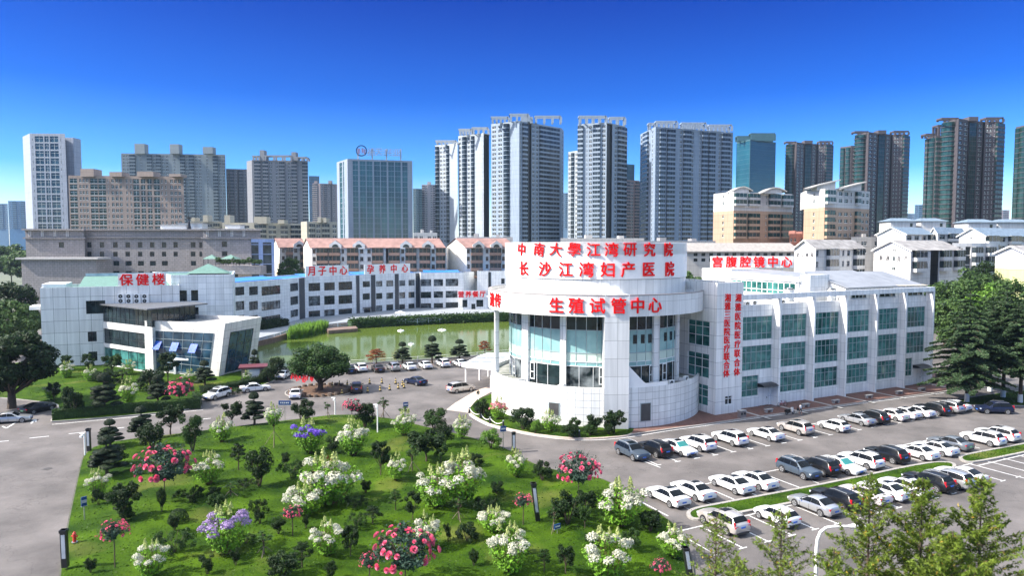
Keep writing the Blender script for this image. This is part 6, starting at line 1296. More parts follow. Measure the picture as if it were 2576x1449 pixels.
for bx, k, col, h, lab, kw in (
 ((866, 892, 922, 943), 'sedan', 'black', A2, 'dark car half hidden behind the round planted tree', {}),
 ((890, 925, 916, 939), 'suv', 'white', A2, 'white suv with dark rear window right of the round tree', {}),
 ((932, 969, 915.6, 939.5), 'sedan', 'brown', A2, 'black sedan below the red maple by the pond', {}),
 ((971, 1009, 907, 937), 'suv', 'silver', A2, 'silver off roader with a spare wheel by the pond', {}),
 ((1013, 1047, 909, 934.5), 'sedan', 'white', A2, 'white sedan right of the silver off roader by the pond', {}),
 ((1051, 1089, 907, 931), 'sedan', 'white', A2, 'white sedan under the middle cloud pine by the pond', {}),
 ((1098, 1131, 903, 927), 'suv', 'white', A2, 'white suv left of the last car by the pond', {}),
 ((1139, 1175, 902, 926), 'sedan', 'white', A2, 'white sedan beside the entrance canopy by the pond', {})):
    r = car(bx, k, col, h, lab, g4, **kw)
    if 'spare' in lab:
        m = MB(); m.cyl((0, -2.36, 1.0), (0, -2.55, 1.0), .36, .33, 16); put('spare_wheel', m.mesh('spare_wheel', [PAINT['silver']]), r)
for bx, k, col, h, lab, kw in (
 ((520, 573, 972, 1010), 'suv', 'white', (-.36, -.93), 'white suv with glass roof coming down the road by the hedge', dict(sunroof=True)),
 ((609, 676, 963, 990), 'sedan', 'white', (.86, .5), 'white sedan driving past the lobby garden corner', {}),
 ((700, 727, 931, 956), 'sedan', 'white', (.0, 1), 'white sedan parked left of the round tree by the pond bank', {}),
 ((725, 765, 977, 1007), 'sedan', 'white', (-.2, .98), 'white sedan beside the stone ringed tree bed', {}),
 ((878, 917, 959, 992), 'suv', 'brown', (-.2, .98), 'dark brown suv in the shade of the round tree', {}),
 ((1018, 1072, 944, 973), 'sedan', 'navy', (-.72, .69), 'dark blue sedan alone in the middle of the forecourt', {}),
 ((1131, 1187, 958, 992), 'van', 'champagne', (.78, .62), 'champagne people carrier by the stone walkway', dict(sunroof=True)),
 ((-4, 63, 1034, 1070), 'sedan', 'silver', (.93, .36), 'silver sedan at the left edge in the shade of the big tree', {}),
 ((68, 124, 1016, 1046), 'sedan', 'black', (.30, .95), 'black car with green plate under the big left tree', dict(gp_=True)),
 ((2447, 2553, 1006, 1044), 'suv', 'navy', (-.99, .12), 'dark blue suv side on below the cedars at the right', {})): car(bx, k, col, h, lab, **kw)
for p in PROTO.values():
    for ch in list(p.children):
        for g in list(ch.children): bpy.data.objects.remove(g)
        bpy.data.objects.remove(ch)
    bpy.data.objects.remove(p)
# ------------------------------------------------------------------ plants
def leaves(P, Nr, size, asp, rs, droop=0.0):
    """many small leaf faces: centres P, facing Nr"""
    n = len(P); Nr = Nr / np.maximum(np.linalg.norm(Nr, axis=1, keepdims=True), 1e-6); A = rs.normal(size=(n, 3)); A -= (A * Nr).sum(1, keepdims=True) * Nr
    A /= np.maximum(np.linalg.norm(A, axis=1, keepdims=True), 1e-6); B = np.cross(Nr, A); s = np.asarray(size).reshape(-1, 1) * np.ones((n, 1))
    V = np.stack([P - A * s, P + B * s * asp, P + A * s - Nr * s * droop, P - B * s * asp], 1).reshape(-1, 3); F = np.arange(4 * n).reshape(-1, 4); return V, F
def sph(n, rs): d = rs.normal(size=(n, 3)); return d / np.linalg.norm(d, axis=1, keepdims=True)
def clumps_cloud(cl, n, size, rs, asp=.55, shell=.55, flat=.0, up=.35, droop=.2):
    """leaves spread through a set of ellipsoid clumps (centre, radii), thick near their surface"""
    w = np.array([c[1][0] * c[1][1] for c in cl]) ** .9; k = rs.choice(len(cl), n, p=w / w.sum()); Cn = np.array([c[0] for c in cl])[k]; Rd = np.array([c[1] for c in cl])[k]
    d = sph(n, rs); r = shell + (1 - shell) * rs.rand(n, 1) ** .6; P = Cn + d * Rd * r; Nr = d + rs.normal(size=(n, 3)) * .55 + np.array([0, 0, up]); return leaves(P, Nr, size * rs.uniform(.65, 1.3, n), asp, rs, droop)
def trunk_mb(h, r, lean=0.0, limbs=(), seg=7, seed=0):
    b = MB(); rd = random.Random(seed); pts = [Vector((lean * (i / 4) + rd.uniform(-.02, .02) * h * (i > 0), rd.uniform(-.02, .02) * h * (i > 0), h * i / 4)) for i in range(5)]
    b.tube(pts, [r * (1.25 - .7 * i / 4) for i in range(5)], seg)
    for p, q, ra in limbs:
        p, q = Vector(p), Vector(q); m = p.lerp(q, .5) + Vector((0, 0, -.06 * (q - p).length)); b.tube([p, m, q], [ra, ra * .7, ra * .35], 5)
    return b
PL = {}
def proto(kind, var):
    """plant prototypes one metre high: list of (part name, mesh)"""
    k = (kind, var)
    if k in PL: return PL[k]
    rs = np.random.RandomState(abs(hash(kind)) % 1 + var * 17 + sum(map(ord, kind))); out = []
    def fol(V, F, m, nm='foliage'): out.append((nm, np_mesh(nm, V, F, [m])))
    if kind in ('shrub', 'vase', 'low'):
        hw = {'shrub': .48, 'vase': .42, 'low': .9}[kind]; cl = []
        for i in range({'shrub': 26, 'vase': 22, 'low': 26}[kind]):
            a = rs.uniform(0, 6.28); z = rs.uniform(.18, .86) if kind != 'vase' else rs.uniform(.3, .9); f = math.sin(math.pi * min(1, max(.05, (z + .12) / 1.12))) ** .6 if kind != 'vase' else .35 + .65 * z
            rr = hw * f * math.sqrt(rs.uniform(.1, 1)); s = rs.uniform(.12, .2); cl.append(((rr * math.cos(a), rr * math.sin(a), z), (s, s, s * .8)))
        n = {'shrub': 2800, 'vase': 2200, 'low': 2100}[kind]; V, F = clumps_cloud(cl, n, .040, rs, .42 if kind == 'vase' else .5, .35, droop=.35); fol(V, F, M['lf_dark'])
        b = MB()
        for i in range(7): a = i * .9 + var; b.tube([Vector((.03 * math.cos(a), .03 * math.sin(a), 0)), Vector((.14 * math.cos(a), .14 * math.sin(a), .35)), Vector((hw * .6 * math.cos(a), hw * .6 * math.sin(a), .72))], [.018, .012, .005], 5)
        out.append(('stem', b.mesh('stem', [M['bark']])))
    elif kind == 'tree':
        cl = []; limbs = []
        for i in range(24):
            a = rs.uniform(0, 6.28); z = rs.uniform(.42, .92); f = math.sqrt(max(.05, 1 - ((z - .62) / .4) ** 2)); rr = .38 * f * math.sqrt(rs.uniform(.15, 1)); s = rs.uniform(.09, .15); cl.append(((rr * math.cos(a), rr * math.sin(a), z), (s, s, s * .75)))
            if i % 3 == 0: limbs.append(((0, 0, .25 + .02 * (i % 5)), cl[-1][0], .014))
        V, F = clumps_cloud(cl, 2300, .038, rs, .5, .35, droop=.3); fol(V, F, M['lf_dark']); out.append(('trunk', trunk_mb(.55, .022, .02, limbs, 6, var).mesh('trunk', [M['bark']])))
    elif kind == 'layer':
        cl = []; limbs = []
        for i in range(16):
            a = i * 2.4; z = .42 + .5 * (i / 16); rr = .46 * (1 - .7 * (i / 16)) * rs.uniform(.6, 1); cl.append(((rr * math.cos(a), rr * math.sin(a), z), (rs.uniform(.13, .2), rs.uniform(.13, .2), .045))); limbs.append(((0, 0, z - .14), cl[-1][0], .013))
        V, F = clumps_cloud(cl, 1700, .032, rs, .5, .3, up=.9); fol(V, F, M['lf_dark']); out.append(('trunk', trunk_mb(.85, .026, .05, limbs, 6, var).mesh('trunk', [M['bark']])))
    elif kind == 'topiary':
        out2 = []; limbs = []; top = ((.0, 0, .84), (.17, .17, .155)); n = 12; pads = [top]
        for i in range(n):
            a = i * 2.25 + var; z = .22 + .48 * i / n; rr = (.27 - .16 * i / n) * rs.uniform(.85, 1.15); c = (rr * math.cos(a), rr * math.sin(a), z); pads.append((c, (rs.uniform(.15, .2), rs.uniform(.15, .2), rs.uniform(.06, .085)))); limbs.append(((.02 * math.sin(z * 8), 0, z - .05), c, .016))
        for j, (c, r) in enumerate(pads):
            m = 900 if j == 0 else 380; d = sph(m, rs); d[:, 2] = np.abs(d[:, 2]) * np.where(rs.rand(m) < .8, 1, -.35); P = np.array(c) + d * np.array(r) * rs.uniform(.9, 1.03, (m, 1)); V, F = leaves(P, d * np.array([1, 1, 1.6]) + rs.normal(size=(m, 3)) * .45, .021 * rs.uniform(.7, 1.2, m), .5, rs, .1); out.append(('foliage_pad', np_mesh('foliage_pad', V, F, [M['lf_pine']])))
            core = MB(); 
            for i in range(10):
                for kk in range(4):
                    f = lambda i, kk: (c[0] + r[0] * .93 * math.cos(i * .6283) * math.cos(kk * .45 - .25), c[1] + r[1] * .93 * math.sin(i * .6283) * math.cos(kk * .45 - .25), c[2] + r[2] * .93 * math.sin(kk * .45 - .25))
                    core.face([f(i, kk), f(i + 1, kk), f(i + 1, kk + 1), f(i, kk + 1)])
            me = core.mesh('x', [M['lf_pine']]); o1 = out[-1][1]
            bm = bmesh.new(); bm.from_mesh(o1); bm.from_mesh(me); bm.to_mesh(o1); bm.free(); bpy.data.meshes.remove(me)
        out.append(('trunk', trunk_mb(.78, .034, .0, limbs, 7, var + 3).mesh('trunk', [M['bark']])))
    elif kind == 'dome':
        m = 3200; d = sph(m, rs); d[:, 2] = np.abs(d[:, 2]); P = d * np.array([.75, .75, 1.0]) * rs.uniform(.95, 1.02, (m, 1)); V, F = leaves(P, d + rs.normal(size=(m, 3)) * .4, .035 * rs.uniform(.7, 1.2, m), .6, rs); fol(V, F, M['lf_dark'])
        b = MB(); b.cyl((0, 0, -.02), (0, 0, .3), .06, .05, 6); out.append(('stem', b.mesh('stem', [M['bark']])))
    elif kind == 'young':
        cl = [((rs.uniform(-.12, .12), rs.uniform(-.12, .12), rs.uniform(.5, .95)), (.07, .07, .06)) for _ in range(9)]; limbs = [((0, 0, .4 + .03 * i), c[0], .008) for i, c in enumerate(cl)]; V, F = clumps_cloud(cl, 260, .030, rs, .45, .2); fol(V, F, M['lf_mid']); out.append(('trunk', trunk_mb(.9, .012, .02, limbs, 5, var).mesh('trunk', [M['bark']])))
        for i in range(3): a = i * 2.09 + .4; b = MB(); b.cyl((.17 * math.cos(a), .17 * math.sin(a), 0), (.01 * math.cos(a), .01 * math.sin(a), .36), .008, None, 5); out.append(('stake', b.mesh('stake', [M['barkp']])))
    elif kind == 'hydrangea':
        st = MB(); P = []; Nr = []; heads = []; nst = 18
        for i in range(nst):
            a = 6.283 * i / nst + rs.uniform(-.2, .2); tall = i % 4 == 0; rr = rs.uniform(.06, .20) if tall else rs.uniform(.20, .40); zt = rs.uniform(.78, .95) if tall else rs.uniform(.46, .70); tip = Vector((rr * math.cos(a), rr * math.sin(a), zt)); p0 = Vector((.04 * math.cos(a), .04 * math.sin(a), 0)); m = p0.lerp(tip, .5) + Vector((.04 * math.cos(a), .04 * math.sin(a), -.02)); st.tube([p0, m, tip], [.010, .008, .004], 4); heads.append((tip, tall, a))
            for k in range(26 if tall else 22):
                t = rs.uniform(.28, .98); q = p0.lerp(m, t * 2) if t < .5 else m.lerp(tip, t * 2 - 1); o = rs.normal(size=3) * (.05 if t < .9 else .03); P.append(np.array(q) + o); Nr.append(o * 6 + np.array([math.cos(a) * .5, math.sin(a) * .5, .7]))
        out.append(('stem', st.mesh('stem', [mat('hydrangea_stem_%d' % var, (.10, .06, .03), .8)])))
        for _ in range(480):
            a = rs.uniform(0, 6.28); z = rs.uniform(.12, .62); rr = (.16 + .30 * min(1, z / .5)) * math.sqrt(rs.uniform(.35, 1)); P.append(np.array([rr * math.cos(a), rr * math.sin(a), z])); Nr.append(np.array([math.cos(a), math.sin(a), .5]) + rs.normal(size=3) * .5)
        V, F = leaves(np.array(P), np.array(Nr), .036 * rs.uniform(.6, 1.35, len(P)), .55, rs, .45); fol(V, F, M['lf_hyd'])
        for nm, nf, r, h, mm in (('big', 170, .10, .09, 'pet_white'), ('small', 90, .05, .10, 'pet_green')):
            d = sph(nf, rs); d[:, 2] = np.abs(d[:, 2]) * 1.1 - .15
            if nm == 'big': PP = d * np.array([r, r, h]) * rs.uniform(.7, 1.05, (nf, 1))
            else: zz = rs.rand(nf); PP = np.stack([d[:, 0] * r * (1.1 - zz), d[:, 1] * r * (1.1 - zz), zz * h * 1.6 - .03], 1)
            V, F = leaves(PP, d + rs.normal(size=(nf, 3)) * .4, .0145 * rs.uniform(.7, 1.3, nf), .9, rs, .2); PL[(kind, var, nm)] = np_mesh('flower_head', V, F, [M[mm]])
        out.append(('heads', [(tuple(t + Vector((.02 * math.cos(a), .02 * math.sin(a), .0))), 'small' if tall else 'big', rs.uniform(0, 6), rs.uniform(.85, 1.25)) for t, tall, a in heads]))
    elif kind == 'rose':
        cl = []
        for i in range(38): d = sph(1, rs)[0]; q = rs.rand() ** .4 * rs.uniform(.8, 1.15); c = d * np.array([.44, .44, .34]) * q; f_ = 1 + .5 * min(0, c[2]) / .3; c[0] *= f_; c[1] *= f_; s = rs.uniform(.06, .13); cl.append((tuple(c), (s, s, s * .8)))
        V, F = clumps_cloud(cl, 2100, .026, rs, .7, .3, droop=.25); n = 300; d = sph(n, rs); d[:, 2] = np.abs(d[:, 2]); P = d * np.array([.5, .5, .42]) * rs.uniform(.85, 1.12, (n, 1)); V2_, F2 = leaves(P, d + rs.normal(size=(n, 3)) * .5, .02, .7, rs); V = np.vstack([V, V2_]); F = np.vstack([F, F2 + len(V) - len(V2_)]); fol(V, F, M['lf_rose'])
        st = MB()
        for i in range(16): a = i * .8; st.tube([Vector((0, 0, -.3)), Vector((.2 * math.cos(a), .2 * math.sin(a), .05 * (i % 3))), Vector((.44 * math.cos(a), .44 * math.sin(a), .12 + .06 * (i % 4)))], [.012, .008, .003], 4)
        for i in range(8): a = i * .79; st.tube([Vector((.1 * math.cos(a), .1 * math.sin(a), .2)), Vector((.25 * math.cos(a), .25 * math.sin(a), .46))], [.004, .002], 3)
        out.append(('stem', st.mesh('stem', [M['bark']])))
        V = []; F = []
        for ring, (cnt, r, h, tilt) in enumerate(((3, .010, .034, .1), (5, .022, .036, .35), (6, .034, .030, .75), (8, .046, .020, 1.15))):
            for i in range(cnt):
                a = 6.283 * i / cnt + ring * .5; w = 3.9 * r / cnt * 1.5; ca, sa = math.cos(a), math.sin(a); hr = r + h * math.sin(tilt) * .7; base = len(V); z0, z1 = 0, h * math.cos(tilt) + .012; tx, ty = -sa, ca
                V += [(r * .5 * ca - tx * w * .5, r * .5 * sa - ty * w * .5, z0), (r * .5 * ca + tx * w * .5, r * .5 * sa + ty * w * .5, z0), (r * ca + tx * w, r * sa + ty * w, z1 * .6), (hr * ca + tx * w * .6, hr * sa + ty * w * .6, z1), (hr * ca - tx * w * .6, hr * sa - ty * w * .6, z1), (r * ca - tx * w, r * sa - ty * w, z1 * .6)]; F += [(base, base + 1, base + 2, base + 5), (base + 5, base + 2, base + 3, base + 4)]
        PL[(kind, var, 'rose')] = np_mesh('flower', V, F, [M['pet_rose']]); fl = []
        for i in range(58):
            y = rs.uniform(-.5, 1); a = rs.uniform(0, 6.283) if i % 3 else (i // 9) * 1.3; q = math.sqrt(1 - y * y); d = Vector((q * math.cos(a), q * math.sin(a), y)) if y > -.55 else None
            if d: jr = rs.uniform(.72, 1.08) + (.2 if rs.rand() < .12 else 0); fl.append((Vector((d.x * .50 * jr, d.y * .50 * jr, d.z * (.42 if d.z > 0 else .30) * jr)), d, rs.uniform(.45, 1.35) * (.55 if jr > 1.08 else 1)))
        out.append(('roses', fl))
    PL[k] = out; return out
def ground_z(p):
    q = Vector((p[0], p[1]))
    if inside(q, LAWN):
        d = min((q - a).length for a in LAWN); return .13 + mound(q.x, q.y) * min(1, d / 3) - .05
    return .12 if inside(q, GARD) or inside(q, BED) else 0.0
CATS = {'shrub': ('shrub', 'shrub'), 'vase': ('shrub', 'shrub'), 'low': ('shrub', 'shrub'), 'tree': ('garden_tree', 'tree'), 'layer': ('garden_tree', 'tree'), 'topiary': ('topiary_pine', 'topiary'), 'dome': ('clipped_dome', 'shrub'), 'young': ('young_tree', 'tree'), 'hydrangea': ('hydrangea_bush', 'hydrangea'), 'rose': ('rose_tree', 'rose bush')}
GRP = {'shrub': 'shrubs of the garden', 'vase': 'shrubs of the garden', 'low': 'shrubs of the garden', 'tree': 'small garden trees', 'layer': 'small garden trees', 'topiary': 'cloud pruned pines', 'young': 'young staked trees', 'hydrangea': 'flowering hydrangea bushes', 'rose': 'pink rose trees'}
_cnt = [0]
def plant(kind, box, label, leaf=None, petals=None, base=None, zs=1.0, legs=0.0):
    """box = where the plant stands in the photograph: x0, x1, top, bottom"""
    x0, x1, yt, yb = box; _cnt[0] += 1; i = _cnt[0]; rd = random.Random(i * 7 + 1); xc = (x0 + x1) / 2; by = base[1] if base else yb; bx = base[0] if base else xc
    p = G(bx, by, .2); gz = ground_z(p); p = Vector((p.x, p.y, gz)); Y = p.y; sc = scale_at(Y) / math.cos(math.atan2(by - 620, FPX)); H = (yb - yt) / scale_at(Y) * (1.02 if not base else 1); Wd = (x1 - x0) / scale_at(Y); nm, cat = CATS[kind]
    var = i % 3 if kind in ('shrub', 'tree', 'hydrangea', 'vase') else i % 2; pr = proto(kind, var); wn = {'shrub': 1.0, 'vase': .95, 'low': 1.85, 'tree': .84, 'layer': 1.05, 'topiary': .76, 'dome': 1.5, 'young': .34, 'hydrangea': .88, 'rose': 1.08}[kind]
    r = thing(nm, label, cat, p, rd.uniform(0, 6.28), GRP.get(kind))
    if kind == 'rose':
        W_ = Wd / wn; zc = (by - (yt + yb) / 2) / scale_at(Y) * 1.0 if base else W_ * .42; off = Vector((0, 0, zc)); sv = (W_, W_, W_ * .95)
        for n_, me in pr:
            if n_ in ('foliage', 'stem'): put(n_, me, r, off, 0, sv)
            elif n_ == 'roses':
                for c, d, s in me:
                    o = put('flower', PL[(kind, var, 'rose')], r, Vector((c.x * W_, c.y * W_, c.z * W_ * .95)) + off); o.rotation_euler = (d + Vector((0, 0, .25))).to_track_quat('Z', 'Y').to_euler(); o.scale = (W_ * s * .84,) * 3
        b = MB(); b.tube([Vector((0, 0, -.1)), Vector((.02, .01, zc * .5)), Vector((0, 0, zc - .1 * W_))], [.045, .04, .035], 6); put('trunk', b.mesh('trunk', [M['bark']]), r); return r
    sv = (Wd / wn, Wd / wn, H * zs); off = Vector((0, 0, 0))
    if base: off = Vector((0, 0, (by - yb) / scale_at(Y))); 
    for n_, me in pr:
        if n_ == 'heads':
            for q, s, a, f in me:
                o = put('flower_head', PL[(kind, var, s)], r, Vector((q[0] * sv[0], q[1] * sv[1], q[2] * sv[2])) + off, a, (sv[0] * f, sv[0] * f, sv[0] * f))
                if petals and s == 'big': o.material_slots[0].link = 'OBJECT'; o.material_slots[0].material = M[petals]
            continue
        o = put(n_, me, r, off, 0, sv)
        if leaf and n_.startswith('foliage'): o.material_slots[0].link = 'OBJECT'; o.material_slots[0].material = M[leaf]
    if base:
        b = MB(); h = off.z; b.cyl((0, 0, 0), (0, 0, h + .1), .05, .04, 6); put('trunk', b.mesh('trunk', [M['bark']]), r)
        for i_ in range(3): a = i_ * 2.09 + .4; b = MB(); b.cyl((h * .55 * math.cos(a), h * .55 * math.sin(a), 0), (0, 0, h * .75), .03, None, 5); put('stake', b.mesh('stake', [M['barkp']]), r)
    return r
# ------------------------------------------------------------------ planting plan
HY = [((216, 277, 1179, 1252), 'white hydrangea bush at the left lawn edge below the dark topiary clump'),
 ((528, 589, 1041, 1114), 'white hydrangea bush on the top left of the lawn near the road'),
 ((486, 567, 1132, 1227), 'white hydrangea bush right of the largest left rose tree'),
 ((336, 423, 1361, 1460), 'white hydrangea bush at the bottom left of the lawn'),
 ((848, 932, 1059, 1156), 'white hydrangea bush right of the violet one'),
 ((986, 1047, 1030, 1103), 'white hydrangea bush near the top of the lawn by a small blue sign'),
 ((1138, 1187, 1047, 1107), 'white hydrangea bush on the lawn edge facing the stone walkway'),
 ((968, 1025, 1148, 1219), 'white hydrangea bush alone in the middle of the lawn'),
 ((752, 906, 1135, 1275), 'tallest white hydrangea on stakes left of the lawn centre'),
 ((717, 830, 1214, 1294), 'low wide white hydrangea at the left foot of the tallest one'),
 ((1095, 1222, 1135, 1278), 'tall white hydrangea, right half of the central pair'),
 ((1042, 1150, 1170, 1288), 'white hydrangea, left half of the central pair'),
 ((783, 868, 1306, 1403), 'white hydrangea bush in the lower middle of the lawn'),
 ((1036, 1117, 1291, 1385), 'white hydrangea just behind the largest rose tree'),
 ((1199, 1288, 1278, 1347), 'white hydrangea bush left of the slanted black light post'),
 ((1224, 1339, 1325, 1455), 'big white hydrangea at the bottom right of the largest rose tree'),
 ((1269, 1328, 1128, 1204), 'white hydrangea bush beside the upright black light post'),
 ((1501, 1624, 1194, 1328), 'large white hydrangea at the right corner of the lawn by the car park'),
 ((1460, 1591, 1325, 1460), 'large white hydrangea at the bottom right of the lawn'),
 ((1650, 1737, 1314, 1403), 'white hydrangea bush at the far right tip of the lawn'),
 ((1359, 1411, 1025, 1084), 'white hydrangea bush against the round building'),
 ((150, 186, 906, 952), 'white hydrangea bush nearest the big dark left tree under the clinic wall'),
 ((209, 244, 916, 962), 'second white hydrangea bush along the clinic wall'),
 ((306, 341, 899, 946), 'white hydrangea bush before the lower teal clinic windows'),
 ((112, 149, 961, 1006), 'white hydrangea bush by the drive kerb in the left garden'),
 ((295, 349, 947, 1020), 'larger white hydrangea bush in the middle of the left garden'),
 ((458, 493, 923, 967), 'white hydrangea bush before the slanted lobby glass'),
 ((610, 633, 929, 962), 'small white hydrangea by the lobby corner and cloud pine')]
for bx, lab in HY: plant('hydrangea', bx, lab)
plant('hydrangea', (662, 710, 1016, 1078), 'white hydrangea standard on a staked trunk near the blue road sign', base=(690, 1129))
plant('hydrangea', (738, 820, 1047, 1145), 'bright violet hydrangea bush', petals='pet_violet')
plant('hydrangea', (510, 631, 1272, 1403), 'pale lavender hydrangea bush at the lower left of the lawn', petals='pet_lav')
plant('hydrangea', (1230, 1279, 995, 1055), 'pink hydrangea bush at the left end of the drum bed', petals='pet_pink')
for bx, bs, lab in (((339, 494, 1116, 1241), (415, 1266), 'large pink rose tree on the left of the lawn'), ((247, 328, 1302, 1369), (289, 1431), 'pink rose tree on a tall stem at the lower left of the lawn'),
 ((709, 763, 1278, 1320), (736, 1361), 'small pink rose tree on a stem left of the lawn centre'), ((859, 910, 1000, 1044), (886, 1086), 'pink rose tree at the top of the lawn before the road'),
 ((924, 1110, 1319, 1462), (1020, 1490), 'largest pink rose tree at the bottom centre'), ((899, 958, 1386, 1437), (930, 1478), 'pink rose tree tucked left of the largest one'),
 ((1376, 1501, 1134, 1238), (1455, 1268), 'pink rose tree at the right of the lawn by the road'), ((1288, 1341, 1238, 1283), (1316, 1325), 'small pink rose tree left of the slanted light post'),
 ((1634, 1689, 1403, 1446), (1660, 1490), 'small pink rose tree at the bottom right corner of the lawn'), ((416, 491, 946, 1010), (452, 1024), 'pink rose tree in the left garden behind the hedge')):
    plant('rose', bx, lab, base=bs)
